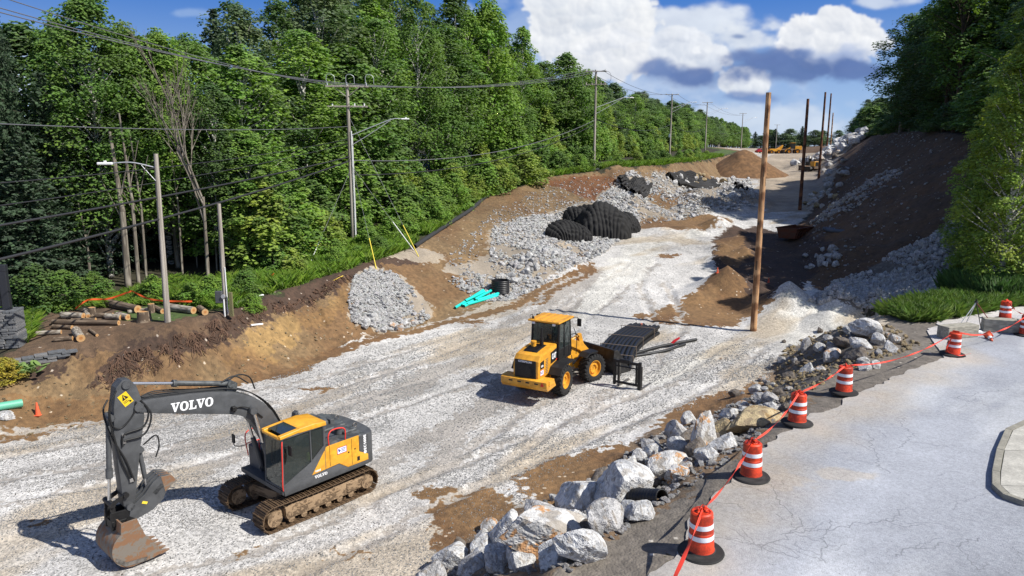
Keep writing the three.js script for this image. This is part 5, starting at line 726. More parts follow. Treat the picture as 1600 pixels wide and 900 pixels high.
// ---------------------------------------------------------------- traffic drums and the red line between them
{
  const orange = std(lin(0.78, 0.062, 0.012), 0.55, 0, { map: grime }), refl = std(lin(0.8, 0.82, 0.85), 0.45), base = std(lin(0.035, 0.035, 0.035), 0.9, 0, { map: grime });
  const bodyG = creased(lathe([[0.02, 0.06], [0.27, 0.06], [0.275, 0.1], [0.262, 0.13], [0.255, 0.3], [0.25, 0.31], [0.246, 0.5], [0.238, 0.51], [0.234, 0.7], [0.228, 0.71], [0.226, 0.86], [0.22, 0.9], [0.19, 0.925], [0.15, 0.93], [0.0, 0.93]], 32), 0.5);
  const bandG = (y0, y1, r0, r1) => lathe([[r0, y0], [r0 + 0.004, y0], [r1 + 0.004, y1], [r1, y1]], 32);
  const bands = [bandG(0.36, 0.46, 0.252, 0.249), bandG(0.6, 0.7, 0.238, 0.236)], ringG = creased(lathe([[0.2, 0.0], [0.46, 0.0], [0.47, 0.02], [0.45, 0.05], [0.3, 0.075], [0.27, 0.1], [0.2, 0.1]], 36), 0.5);
  const handG = join([rbox(0.24, 0.09, 0.035, 0.012, 0, 0.965, 0), rbox(0.3, 0.04, 0.12, 0.015, 0, 0.935, 0)]);
  const spots = [[1095, 863, 'nearest to the viewer, at the lower edge'], [1173, 745, 'second from the viewer, beside the dirt shoulder'], [1245, 661, 'third from the viewer, beside the long tan slab'], [1318, 613, 'fourth from the viewer'], [1488, 554, 'with tape wound round its foot'], [1570, 499, 'farthest back, in front of the tall grass'], [1603, 524, 'cut off by the right edge']];
  const tops = [];
  spots.forEach(([px, py, where], i) => {
    const [x, d] = ground(px, py, 0.003), o = thing('traffic_drum', 'orange traffic drum with two white bands, ' + where, 'traffic drum', V(x, 0.003, -d), 'traffic drums along the street edge'); o.rotation.set(0.035 * Math.sin(i * 2.1), 0.4 + i * 1.3, 0.03 * Math.cos(i * 3.7));
    for (const [n, g, m] of [['rubber_base', ringG, base], ['drum_body', bodyG, orange], ['reflective_band', bands[0], refl], ['reflective_band', bands[1], refl], ['handle', handG, orange]]) { const q = new THREE.Mesh(g, m); q.name = n; q.castShadow = q.receiveShadow = true; o.add(q); }
    tops.push(V(x, 0.96, -d));
  });
  const tapeM = std(lin(0.85, 0.06, 0.03), 0.6, 0, { side: THREE.DoubleSide });
  function ribbon(pts, w, n, twist, name, label) {
    const c = new THREE.CatmullRomCurve3(pts), pos = [], idx = [], th = 0.003;
    for (let i = 0; i <= n; i++) { const t = i / n, p = c.getPoint(t), tan = c.getTangent(t), side = tan.clone().cross(V(0, 1, 0)).normalize(), up = side.clone().cross(tan).normalize(), a = twist * (t * 3 + Math.sin(t * 9)), dir = side.clone().multiplyScalar(Math.cos(a)).addScaledVector(up, Math.sin(a)), nrm = dir.clone().cross(tan); for (const [s, q] of [[-1, -1], [1, -1], [1, 1], [-1, 1]]) { const v = p.clone().addScaledVector(dir, s * w / 2).addScaledVector(nrm, q * th); pos.push(v.x, v.y, v.z); } if (i) { const b = i * 4; for (let k = 0; k < 4; k++) { const k2 = (k + 1) % 4; idx.push(b - 4 + k, b - 4 + k2, b + k, b - 4 + k2, b + k2, b + k); } } }
    const g = new THREE.BufferGeometry(); g.setAttribute('position', new THREE.Float32BufferAttribute(pos, 3)); g.setIndex(idx); g.computeVertexNormals();
    return single(name, label, 'barrier tape', g, tapeM);
  }
  const sag = (a, b, s) => [a, a.clone().lerp(b, 0.25).add(V(0, -s * 0.75, 0)), a.clone().lerp(b, 0.5).add(V(0, -s, 0)), a.clone().lerp(b, 0.75).add(V(0, -s * 0.75, 0)), b];
  const near = V(2.3, 0.75, -10.2);
  ribbon(sag(near, tops[0], 0.12), 0.085, 40, 0.5, 'barrier_tape', 'red tape running from the nearest drum out of the lower edge');
  ribbon(sag(tops[0], tops[1], 0.16), 0.06, 50, 1.2, 'barrier_tape', 'red tape between the first and the second drum');
  ribbon(sag(tops[1], tops[2], 0.2), 0.05, 50, 1.6, 'barrier_tape', 'red tape between the second and the third drum');
  ribbon(sag(tops[2], tops[3], 0.1), 0.05, 40, 1.5, 'barrier_tape', 'red tape between the third and the fourth drum');
  ribbon(sag(tops[3], tops[4].clone().add(V(-0.1, -0.1, 0)), 0.35), 0.05, 70, 1.8, 'barrier_tape', 'red tape between the fourth drum and the drum by the concrete block');
  ribbon(sag(tops[4], tops[6], 0.45), 0.06, 60, 1.3, 'barrier_tape', 'red tape from the drum by the concrete block to the right edge');
  ribbon(sag(tops[5], tops[6], 0.2), 0.05, 40, 1.3, 'barrier_tape', 'red tape from the farthest drum to the right edge');
  for (const [i, k] of [[0, 1], [1, 1], [2, 1]]) { const t = tops[i]; ribbon([t.clone().add(V(-0.12, 0.03, 0.1)), t.clone().add(V(0, 0.09, 0)), t.clone().add(V(0.1, 0.02, 0.12)), t.clone().add(V(0.16, -0.12, 0.16))], 0.05, 16, 0.8, 'tape_knot', `red tape knotted round the handle of the ${ORD[i]} drum`); }
  const foot = tops[4].clone().setY(0.14); ribbon([foot.clone().add(V(-0.25, 0.6, 0.2)), foot.clone().add(V(-0.36, 0.1, 0.2)), foot.clone().add(V(-0.1, -0.02, 0.5)), foot.clone().add(V(0.5, 0, 0.35))], 0.05, 24, 1, 'loose_tape', 'loose red tape wound round the foot of the drum by the concrete block');
  // concrete blocks, tripod, cone, kerb piece in the grass
  const con = dataTex(256, (x, y) => { const v = 150 + (tnoise(x / 20, y / 20, 12) - 0.5) * 46 + (hash(x, y) - 0.5) * 24; return [v, v * 0.97, v * 0.88]; }), conM = std(0xffffff, 0.95, 0, { map: con, bumpMap: con, bumpScale: 0.01 });
  for (const [px, py, w, h, dp, ry, label] of [[1500, 528, 1.75, 0.55, 0.6, 0.3, 'weathered concrete block behind the drum with the tape round its foot'], [1572, 520, 1.7, 0.6, 0.55, -0.35, 'weathered concrete block near the right edge between two drums']]) { const [x, d] = ground(px, py, 0); const o = single('concrete_block', label, 'concrete block', [rbox(w, h, dp, 0.03)], conM, 'concrete blocks on the street', V(x, h / 2 + 0.002, -d - 0.2)); o.rotation.y = ry; }
  const kp = spot(1455, 492, 0.1), kb = single('concrete_beam', 'broken concrete kerb beam lying in the grass', 'concrete beam', [rbox(2.6, 0.34, 0.3, 0.03)], conM, undefined, kp); kb.rotation.set(0.02, 0.22, 0.04);
  const tp = (() => { const [x, d] = ground(1520, 516, 0); return V(x, 0, -d); })(), tr = thing('survey_tripod', 'open survey tripod with spread thin legs between the concrete blocks', 'tripod', tp);
  const white = std(lin(0.7, 0.7, 0.66), 0.6);
  [[-0.9, 0.15, white], [-0.1, -0.5, white], [0.15, 0.4, paint.black], [1.05, 0.1, std(lin(0.2, 0.03, 0.03), 0.6)]].forEach(([x, z, m]) => mesh('leg', [R3([0, 1.32, 0], [x, 0.0, z], 0.022, 0.016, 8)], m, tr));
  mesh('tripod_head', [cyl(0.09, 0.07, 0.06, 14, 0, 1.34, 0), cyl(0.03, 0.03, 0.1, 10, 0, 1.42, 0)], paint.black, tr);
  const [sx, sd] = ground(1527, 521, 0); single('white_sack', 'small white sack lying beside the survey tripod', 'sack', [rbox(0.36, 0.14, 0.22, 0.06)], paint.white, undefined, V(sx, 0.072, -sd));
  const coneM = std(lin(0.8, 0.13, 0.05), 0.6), coneW = std(lin(0.8, 0.78, 0.76), 0.6);
  function cone(p, s, label, lying) { const o = thing('traffic_cone', label, 'traffic cone', p); mesh('cone_base', rbox(0.34 * s, 0.04 * s, 0.34 * s, 0.015 * s, 0, 0.02 * s, 0), coneM, o); mesh('cone_body', creased(lathe([[0.13 * s, 0.04 * s], [0.035 * s, 0.68 * s], [0.0, 0.68 * s]], 20)), coneM, o); if (lying) mesh('cone_band', lathe([[0.094 * s, 0.3 * s], [0.067 * s, 0.48 * s]], 20), coneW, o); if (lying) o.rotation.set(...lying); return o; }
  const [qx, qd] = ground(1543, 528, 0); cone(V(qx, 0.14, -qd), 0.95, 'faded orange traffic cone lying on its side on the street', [1.5, 0.7, 0.4]);
  cone(spot(58, 638, -0.02), 0.8, 'small orange traffic cone standing at the foot of the left earth bank');
  cone(spot(1121, 426, -0.02), 0.6, 'tiny orange cone standing on top of the brown sand mound');
  cone(spot(1201, 441, -0.02), 0.55, 'tiny red cone standing in the shade behind the first wooden pole');
  // corrugated culvert end sticking out of the shoulder
  const a = spot(970, 782, 0.25), b = spot(1028, 780, 0.02).add(V(0.1, 0.05, 0)), dir = b.clone().sub(a), L = dir.length(), prof = []; for (let i = 0; i <= 44; i++) prof.push([0.2 + 0.018 * Math.cos(i / 44 * Math.PI * 2 * 14), i / 44 * L]); for (let i = 44; i >= 0; i -= 22) prof.push([0.17, i / 44 * L]);
  const cu = single('culvert_pipe', 'black corrugated pipe end sticking out of the dirt shoulder among the boulders', 'pipe', lathe(prof, 22), std(lin(0.012, 0.012, 0.013), 0.5), undefined, a); cu.quaternion.setFromUnitVectors(V(0, 1, 0), dir.normalize());
}
console.log('street things done');

// ---------------------------------------------------------------- poles and wires
const barkTex = (base, dark, sx, sy) => dataTex(256, (x, y) => { const n = tnoise(x / sx, y / sy, Math.max(1, Math.round(256 / sx))) * 0.6 + tnoise(x / 4, y / 40, 64) * 0.4, k = sstep(0.3, 0.7, n), f = 0.9 + 0.2 * hash(x, y); return [0, 1, 2].map((c) => lerp(dark[c], base[c], k) * f); });
const poleTex = (a, b) => dataTex(128, (x, y) => { const n = tnoise(x / 6, y / 60, 21) * 0.35 + tnoise(x / 32, y / 30, 4) * 0.65, k = sstep(0.32, 0.66, n), knot = hash(Math.floor(x / 12), Math.floor(y / 40)) > 0.94 ? 0.6 : 1, f = (0.88 + 0.24 * hash(x, y)) * knot; return [0, 1, 2].map((c) => lerp(b[c], a[c], k) * f); }, true, 1024);
const woodGrey = std(0xffffff, 0.9, 0, { map: barkTex([178, 170, 158], [130, 122, 112], 6, 90) }), woodNew = std(0xffffff, 0.85, 0, { map: poleTex([190, 148, 106], [122, 84, 54]) }), woodDark = std(0xffffff, 0.9, 0, { map: poleTex([122, 80, 54], [74, 46, 32]) }), wireM = std(lin(0.02, 0.02, 0.022), 0.6), wireGrey = std(lin(0.16, 0.16, 0.17), 0.5, 0.3), galv = std(lin(0.55, 0.56, 0.57), 0.45, 0.6), lampM = std(lin(0.72, 0.72, 0.7), 0.5);
function lampArm(o, y, len, rise, dir) {
  const a = mesh('lamp_arm', [tube([[0, y, 0], [dir[0] * len * 0.5, y + rise * 0.62, dir[1] * len * 0.5], [dir[0] * len * 0.85, y + rise, dir[1] * len * 0.85], [dir[0] * len, y + rise, dir[1] * len]], 0.035, 24, 8), tube([[0, y - 0.75, 0], [dir[0] * len * 0.45, y + rise * 0.25, dir[1] * len * 0.45], [dir[0] * len * 0.8, y + rise * 0.95, dir[1] * len * 0.8]], 0.028, 20, 6)], galv, o);
  const h = mesh('street_lamp_head', [rbox(0.62, 0.12, 0.24, 0.05), cyl(0.06, 0.06, 0.1, 12, 0.05, 0.09, 0)], lampM, o); h.position.set(dir[0] * (len + 0.25), y + rise - 0.01, dir[1] * (len + 0.25)); h.rotation.y = Math.atan2(-dir[1], dir[0]); return a;
}
const poleTops = [];
function utilityPole(x, d, h, label, o = {}) {
  const y = heightAt(x, d), t = thing('utility_pole', label, 'utility pole', V(x, y - 0.05, -d), 'grey utility poles along the forest edge');
  mesh('pole', cyl(0.17, 0.12, h, 14, 0, h / 2, 0), woodGrey, t);
  const arm = (yy, w) => { const c = mesh('crossarm', [rbox(w, 0.12, 0.1, 0.01, 0, 0, 0.14)], woodGrey, t); c.position.y = yy; c.rotation.y = o.turn ?? 0; return c; };
  if (o.double) {
    const a1 = arm(h - 0.12, 3.1), a2 = arm(h - 1.55, 2.9);
    for (const k of [-1.4, 0, 1.4]) { mesh('insulator', [cyl(0.05, 0.03, 0.22, 10, k, 0.17, 0.14)], galv, a1); mesh('jumper_wire', tube([[k - 0.05, 0.2, 0.14], [k - 0.02, 0.75, 0.14], [k + 0.2, 0.85, 0.16], [k + 0.5, 0.7, 0.16], [k + 0.55, 0.2, 0.14]], 0.022, 24, 6), galv, a1); }
    for (const k of [-1.1, 0.5, 1.2]) mesh('insulator', cyl(0.06, 0.05, 0.2, 10, k, 0.12, 0.14), lampM, a2);
    mesh('brace', [R3([0, h - 0.9, 0.08], [0.9, h - 0.2, 0.14], 0.03), R3([0, h - 0.9, 0.08], [-0.9, h - 0.2, 0.14], 0.03)], woodGrey, t);
    mesh('conduit', [cyl(0.05, 0.05, h * 0.72, 8, 0.2, h * 0.36, 0.12), cyl(0.03, 0.03, h * 0.7, 8, 0.22, h * 0.35, -0.1)], lampM, t);
  } else if (o.arm) { const a1 = arm(h - 0.15, 2.6); for (const k of [-1.15, 0, 1.15]) mesh('insulator', cyl(0.06, 0.04, 0.2, 10, k, 0.15, 0.14), lampM, a1); if (o.loop) { mesh('jumper_wire', [tube([[-0.9, 0.1, 0.2], [-1.6, -0.5, 0.25], [-1.5, -1.7, 0.2], [0, -1.4, 0.15]], 0.022, 24, 6), tube([[0.9, 0.1, 0.2], [1.7, -0.2, 0.25], [1.7, -1.2, 0.2], [0, -1.6, 0.15]], 0.022, 24, 6)], wireGrey, a1); mesh('switch_bar', [box(2.6, 0.08, 0.08, 0, -1.55, 0.14), ...[-1.2, -0.5, 0.6, 1.1].map((k) => cyl(0.09, 0.07, 0.3, 8, k, -1.45, 0.14))], woodGrey, a1); } }
  if (o.box) mesh('control_box', rbox(0.3, 0.62, 0.3, 0.03, -0.24, h * 0.34, 0.1), std(lin(0.2, 0.26, 0.32), 0.6), t);
  if (o.lamp) lampArm(t, o.lampY ?? h - 3.4, o.lamp, 1.3, [Math.cos(0.18), -Math.sin(0.18) * 1]);
  return t;
}
const pole2 = [-12.1, 53.9], pole3 = [10.3, 90.4], pole4 = [31, 142], pole5 = [48.6, 182], pole6 = [82.3, 260], pole1 = [-21.4, 13];
utilityPole(...pole2, 11.8, 'grey utility pole with two crossarms and wire loops standing in the verge shrubs', { double: true, lamp: 3.9, lampY: 8.1, turn: 0.12 });
utilityPole(...pole3, 12.1, 'grey utility pole with looped jumper wires at the top of the earth bank', { arm: true, loop: true, lamp: 4.4, lampY: 7.6 });
utilityPole(...pole4, 12, 'third utility pole along the forest edge with a small blue box', { arm: true, box: true, lamp: 4.6, lampY: 9.2 });
utilityPole(...pole5, 12.4, 'fourth utility pole along the forest edge behind the grass verge', { arm: true, lamp: 5, lampY: 9.6 });
utilityPole(...pole6, 12.6, 'farthest roadside utility pole, above the brown sand pile', { arm: true, lamp: 5, lampY: 9.8 });
utilityPole(121, 332, 11.4, 'distant utility pole with a crossarm at the end of the road', { arm: true });
utilityPole(...pole1, 17, 'utility pole beside the gravel, left of the picture', { arm: true });
// short service pole by the logs with a street lamp, and the meter pole
{
  const p = spot(262, 503), o = thing('service_pole', 'short leaning grey pole with a street lamp standing by the cut logs', 'utility pole', p.clone().add(V(0, -0.1, 0)));
  mesh('pole', rod(V(0, 0, 0), V(0.12, 8.15, -0.1), 0.15, 0.1, 14), woodGrey, o);
  mesh('lamp_arm', tube([[0.1, 7.5, -0.1], [-0.9, 7.75, 0.2], [-1.7, 7.72, 0.4]], 0.03, 20, 6), galv, o);
  const h = mesh('street_lamp_head', [rbox(0.66, 0.13, 0.24, 0.05), cyl(0.07, 0.07, 0.1, 12, 0, 0.09, 0)], lampM, o); h.position.set(-1.98, 7.7, 0.46); h.rotation.y = 0.25;
  mesh('brace', R3([0.05, 6.9, 0], [-0.5, 7.62, 0.1], 0.015), galv, o);
  const q = spot(353, 487), m = thing('meter_pole', 'thin grey pole carrying a cable above the electricity meter', 'utility pole', q.clone().add(V(0, -0.1, 0)));
  mesh('pole', rod(V(0, 0, 0), V(0.06, 5.7, 0), 0.12, 0.09, 12), woodGrey, m);
  mesh('conduit', cyl(0.035, 0.035, 2.4, 8, 0.14, 1.3, 0.08), lampM, m);
  const e = thing('electricity_meter', 'grey electricity meter box on a wooden post at the bank top', 'meter box', spot(350, 490)); mesh('meter_box', [rbox(0.34, 0.62, 0.2, 0.03, -0.12, 1.0, 0.16)], std(lin(0.08, 0.085, 0.09), 0.5), e); mesh('meter_dial', cyl(0.1, 0.1, 0.08, 18, 0.14, 1.05, 0.28, Math.PI / 2), galv, e); mesh('meter_conduit', cyl(0.04, 0.04, 0.9, 10, 0.12, 0.45, 0.2), lampM, e); mesh('wooden_post', box(0.16, 1.25, 0.14, 0.42, 0.6, 0.05), std(0xffffff, 0.95, 0, { map: barkTex([128, 124, 84], [96, 92, 64], 6, 80) }), e);
}
// new wooden poles down the right side of the road
for (const [x, d, h, r0, m, label] of [[14.1, 40.3, 13.55, 0.17, woodNew, 'tall bare orange brown wooden pole rising from the gravel by the sand mound'], [35, 86.6, 13.2, 0.19, woodDark, 'second bare wooden pole, dark brown, standing in the shaded road'], [53.4, 125, 14.6, 0.19, woodDark, 'third bare wooden pole, almost black, beside the bulldozer'], [71.8, 165, 13.4, 0.19, woodDark, 'fourth bare wooden pole in front of the pale boulder heap'], [99, 225, 10.8, 0.2, woodNew, 'farthest and shortest bare wooden pole by the right hand trees']]) {
  const y = heightAt(x, d), o = thing('wooden_pole', label, 'wooden pole', V(x, y - 0.1, -d)); const tops = 800 + x / d * 1100; mesh('pole', cyl(r0 * 1.12, r0 * 0.82, h, 16, 0, h / 2, 0), m, o); mesh('notch', box(0.06, 0.12, 0.06, -r0 * 0.9, h * 0.47, 0.1), paint.black, o); mesh('cut_top', cyl(r0 * 0.8, r0 * 0.78, 0.02, 16, 0, h + 0.01, 0), std(lin(0.4, 0.28, 0.16), 0.9), o);
}
// wires
let wireNo = 0;
function wire(a, b, sag, r, m, label, group) { const pts = []; for (let i = 0; i <= 14; i++) { const t = i / 14, p = a.clone().lerp(b, t); p.y -= sag * 4 * t * (1 - t); pts.push(p); } const o = single('overhead_wire', label, 'wire', new THREE.TubeGeometry(new THREE.CatmullRomCurve3(pts), 40, r, 6, false), m, group); return o; }
{
  const y2 = heightAt(...pole2), y3 = heightAt(...pole3), y4 = heightAt(...pole4), y5 = heightAt(...pole5), y6 = heightAt(...pole6), y1 = heightAt(...pole1);
  const P = (p, y, dx = 0) => V(p[0] + dx, y, -p[1]);
  [[-1.4, 15.6, 'highest'], [0, 14.4, 'second'], [1.4, 13.7, 'third']].forEach(([k, h, w]) => wire(P(pole2, y2 + 11.75, k), P(pole1, h, k * 0.8), 0.9, 0.02, wireGrey, `${w} of the three thin power wires rising to the upper left corner`));
  [[9.8, 9.0, 0.5, 0.018, wireGrey, 'thin grey wire crossing in front of the left trees above the others'], [8.9, 6.9, 0.6, 0.02, wireM, 'black cable crossing the left trees below the lamp'], [8.6, 6.1, 0.6, 0.02, wireM, 'second black cable crossing the left trees'], [7.6, 5.4, 0.35, 0.045, wireM, 'thick cable touching the short service pole, upper one'], [7.3, 4.2, 0.55, 0.055, wireM, 'thickest black cable sweeping across the left side, lowest of all']].forEach(([h2, h1, s, r, m, l]) => {
    const k = 1.38 / 2, hEnd = h2 - 0 + (h1 - h2 + s * 4 * k * (1 - k)) / k; wire(P(pole2, h2 + 0.2), P(pole1, hEnd), s, r, m, l);
  });
  for (const k of [-1.2, 0, 1.2]) wire(P(pole2, y2 + 11.75, k), P(pole3, y3 + 12.1, k), 0.9, 0.022, wireGrey, `${k < 0 ? 'left' : k ? 'right' : 'middle'} thin power wire from the pole with wire loops to the next pole`, 'power wires between the two nearest roadside poles');
  wire(P(pole2, y2 + 6.3), P(pole3, y3 + 6.1), 1.5, 0.032, wireGrey, 'upper sagging cable in front of the bright forest edge'); wire(P(pole2, y2 + 5.2), P(pole3, y3 + 5.6), 1.5, 0.036, wireM, 'lower sagging cable in front of the bright forest edge');
  for (const [a, ya, b, yb, n] of [[pole3, y3, pole4, y4, 'second and third'], [pole4, y4, pole5, y5, 'third and fourth'], [pole5, y5, pole6, y6, 'fourth and farthest']]) { for (const k of [-1, 1]) wire(P(a, ya + 11.9, k), P(b, yb + 11.9, k), 1, 0.028, wireGrey, `${k < 0 ? 'left' : 'right'} thin wire strung between the ${n} roadside poles`, `wires between the ${n} roadside poles`); wire(P(a, ya + 6.2), P(b, yb + 6.2), 1.3, 0.036, wireM, `sagging cable between the ${n} roadside poles`); }
  // guy wires with their guards
  const guyM = std(lin(0.75, 0.6, 0.06), 0.6), top = (h) => P(pole2, y2 + h);
  for (const [px, py, h, m, label] of [[588, 419, 6.6, guyM, 'yellow guarded guy wire ending above the crushed rock fan'], [654, 399, 9.6, guyM, 'yellow guarded guy wire ending by the black erosion tube'], [646, 391, 6.0, lampM, 'white guarded guy wire beside the erosion tube'], [481, 419, 5.6, lampM, 'pale guy wire ending in the grass left of the pole with wire loops']]) { const g = spot(px, py), t = top(h), o = thing('guy_wire', label, 'guy wire', g); const e = t.clone().sub(g); mesh('stay_wire', rod(V(0, 0, 0), e, 0.014, 0.014, 6), wireGrey, o); mesh('guard', rod(V(0, 0, 0), e.clone().normalize().multiplyScalar(2.6), 0.035, 0.035, 8), m, o); }
}
console.log('poles done');

// ---------------------------------------------------------------- site things on the left bank
{
  const bark = [std(0xffffff, 0.95, 0, { map: barkTex([132, 116, 98], [86, 72, 58], 10, 40) }), std(0xffffff, 0.95, 0, { map: barkTex([168, 160, 146], [112, 102, 90], 14, 30) })];
  const ringsTex = dataTex(128, (x, y) => { const q = Math.hypot(x - 64, y - 64), v = 0.88 + 0.12 * Math.sin(q * 0.9 + 2 * tnoise(x / 20, y / 20, 6)), k = sstep(14, 40, q); return [lerp(196, 214, k) * v, lerp(132, 170, k) * v, lerp(74, 116, k) * v]; }), endM = std(0xffffff, 0.9, 0, { map: ringsTex });
  const logs = [[170, 479, 216, 489, 0.21, 'thick log with a pale cut end lying highest on the heap'], [266, 485, 303, 490, 0.19, 'thick log with an orange cut end right of the short pole'], [83, 507, 186, 508, 0.13, 'longest thin log lying level across the heap'], [97, 497, 131, 498, 0.17, 'log on the upper left with a pale round end'], [83, 514, 113, 515, 0.11, 'short pale log below the longest log'], [54, 525, 96, 522, 0.11, 'pale birch log lying farthest left'], [85, 534, 114, 532, 0.11, 'short grey log lowest on the left'], [119, 522, 127, 534, 0.19, 'short log seen end on with a yellow cut face'], [312, 486, 321, 493, 0.17, 'log end farthest right on the bank top'], [166, 498, 181, 499, 0.15, 'short log in the middle of the heap'], [150, 496, 164, 496, 0.13, 'small log with a white end in the middle of the heap'], [185, 496, 197, 499, 0.16, 'short log with an orange end below the thick top log'], [236, 482, 255, 490, 0.14, 'log half hidden behind the short pole'], [134, 488, 138, 497, 0.12, 'small log seen end on at the back of the heap'], [112, 503, 150, 502, 0.1, 'thin log behind the longest log'], [200, 490, 232, 486, 0.1, 'thin branchy log behind the stump'], [140, 517, 152, 526, 0.07, 'thin stick like log in front of the heap']];
  logs.forEach(([x0, y0, x1, y1, r, label], i) => { const a = spot(x0, y0, r * 0.92), b = spot(x1, y1, r * 0.92), o = thing('log', label, 'log', a.clone()); const d = b.clone().sub(a); if (d.length() < 0.7) d.setLength(0.9); const g = rod(V(0, 0, 0), d, r * 1.03, r * 0.95, 18, true); mesh('bark', g, bark[i % 2], o); for (const [t, rr, s] of [[0, 1.03, -1], [1, 0.95, 1]]) { const c = mesh('cut_end', new THREE.CircleGeometry(r * rr, 18), endM, o); c.position.copy(d).multiplyScalar(t); c.quaternion.setFromUnitVectors(V(0, 0, 1), d.clone().normalize().multiplyScalar(s)); } });
  for (const [px, py, r, h, label] of [[226, 502, 0.3, 0.55, 'fresh cut tree stump left of the short pole'], [145, 492, 0.17, 0.45, 'small upright stump at the back of the log heap'], [237, 488, 0.16, 0.5, 'thin stump right behind the short pole']]) { const o = thing('tree_stump', label, 'stump', spot(px, py, -0.05)); mesh('bark', creased(lathe([[r * 1.35, 0], [r * 1.1, h * 0.25], [r, h]], 18)), bark[0], o); mesh('cut_end', new THREE.CircleGeometry(r, 18).rotateX(-Math.PI / 2).translate(0, h, 0), endM, o); }
  // orange ribbon strung between the trees
  const rib = std(lin(0.85, 0.12, 0.02), 0.6, 0, { side: THREE.DoubleSide });
  const strip = (pts, w, label) => { const c = new THREE.CatmullRomCurve3(pts), n = 30, pos = [], idx = []; for (let i = 0; i <= n; i++) { const p = c.getPoint(i / n), tw = 0.25 * Math.sin(i * 0.8); for (const [s, q] of [[-1, 0], [1, 0], [1, 1], [-1, 1]]) pos.push(p.x + q * 0.006, p.y + s * w / 2, p.z + s * tw * w * 0.5 + q * 0.006); if (i) for (let k = 0; k < 4; k++) { const b = i * 4, k2 = (k + 1) % 4; idx.push(b - 4 + k, b + k, b - 4 + k2, b - 4 + k2, b + k, b + k2); } } const g = new THREE.BufferGeometry(); g.setAttribute('position', new THREE.Float32BufferAttribute(pos, 3)); g.setIndex(idx); g.computeVertexNormals(); return single('marking_ribbon', label, 'ribbon', g, rib); };
  strip([at(118, 482, 36), at(137, 469, 36.2), at(168, 467, 36.4), at(205, 455, 36.4)], 0.09, 'orange ribbon sagging between two trees behind the logs');
  strip([at(205, 454, 36.4), at(230, 466, 36.2), at(256, 470, 36), at(300, 471, 36)], 0.09, 'orange ribbon running from a tree trunk to behind the short pole');
  for (const [px, py, d, label] of [[605, 380, 55, 'orange ribbon scrap on the verge right of the pole with wire loops'], [645, 355, 60, 'orange ribbon scrap near the guy wire guards'], [680, 346, 64, 'orange ribbon scrap farthest up the verge'], [464, 322, 50, 'orange ribbon tied high in the shrub left of the pole'], [420, 434, 42, 'orange ribbon scrap low in the undergrowth']]) strip([at(px - 9, py + 6, d), at(px, py + 1, d), at(px + 8, py - 5, d)], 0.2, label);
  // stone pillar with black sign frame, slate wall, garden plants
  const slate = [0, 1, 2].map((i) => std(0xffffff, 0.9, 0, { map: rockTex(20 + i, [128 - i * 14, 128 - i * 12, 128 - i * 10], [92, 92, 94], 0.8, 0.2) })), sg = rbox(1, 1, 1, 0.08);
  const pil = thing('stone_pillar', 'stacked slate pillar carrying a black sign frame at the left edge', 'stone pillar', spot(16, 541)); pil.rotation.y = 0.25;
  { const r = rng(3); for (let c = 0; c < 15; c++) { let x = -0.55; while (x < 0.5) { const w = Math.min(0.22 + r() * 0.4, 0.55 - x); const o = new THREE.Mesh(sg, slate[r() * 3 | 0]); o.name = 'stone'; o.position.set(x + w / 2, 0.055 + c * 0.112, (r() - 0.5) * 0.06); o.scale.set(w - 0.01, 0.104, 0.95 + r() * 0.1); o.castShadow = o.receiveShadow = true; pil.add(o); x += w; } } }
  const sf = thing('sign_frame', 'black square steel sign frame rising from the slate pillar', 'sign frame', pil.position.clone().add(V(0, 1.68, 0))); sf.rotation.y = 0.25; mesh('upright', rbox(0.3, 1.7, 0.3, 0.02, 0.1, 0.85, 0), std(lin(0.02, 0.022, 0.028), 0.5), sf); mesh('top_beam', rbox(2.6, 0.3, 0.3, 0.02, -1.04, 1.85, 0), std(lin(0.02, 0.022, 0.028), 0.5), sf); mesh('sign_panel', rbox(2.2, 1.5, 0.06, 0.01, -1.2, 0.9, 0), std(lin(0.03, 0.03, 0.035), 0.4), sf);
  const wl = thing('slate_wall', 'low dry stacked slate garden wall below the sign pillar', 'stone wall', spot(14, 569)); { const e = spot(100, 553).sub(wl.position), L = Math.hypot(e.x, e.z), r = rng(8); wl.rotation.y = Math.atan2(-e.z, e.x); for (let c = 0; c < 4; c++) for (let x = 0; x < L;) { const w = 0.3 + r() * 0.5, o = new THREE.Mesh(sg, slate[r() * 3 | 0]); o.name = 'stone'; o.position.set(x + w / 2, 0.03 + c * 0.1 + e.y * x / L, (r() - 0.5) * 0.12); o.scale.set(w - 0.02, 0.09, 0.4); o.castShadow = o.receiveShadow = true; wl.add(o); x += w; } }
  // green pipe at the bank foot
  const gp = thing('green_pipe', 'pale green plastic pipe lying at the bank foot, cut by the left edge', 'pipe', spot(34, 628, 0.2)); { const e = spot(-40, 650, 0.25).sub(gp.position); mesh('pipe_wall', rod(V(0, 0, 0), e, 0.17, 0.17, 18, true), std(lin(0.12, 0.42, 0.28), 0.5, 0, { side: THREE.DoubleSide }), gp); mesh('pipe_lining', rod(V(0, 0, 0), e, 0.15, 0.15, 18, true), std(lin(0.05, 0.2, 0.14), 0.6, 0, { side: THREE.DoubleSide }), gp); }
  single('white_stone', 'bright white stone below the green pipe at the left edge', 'stone', [midRock[1].clone().scale(0.4, 0.4, 0.4)], stone.white, undefined, spot(8, 650, 0.12));
  // teal pipes
  const teal = std(lin(0.01, 0.62, 0.5), 0.4), tealIn = std(lin(0.01, 0.08, 0.07), 0.7);
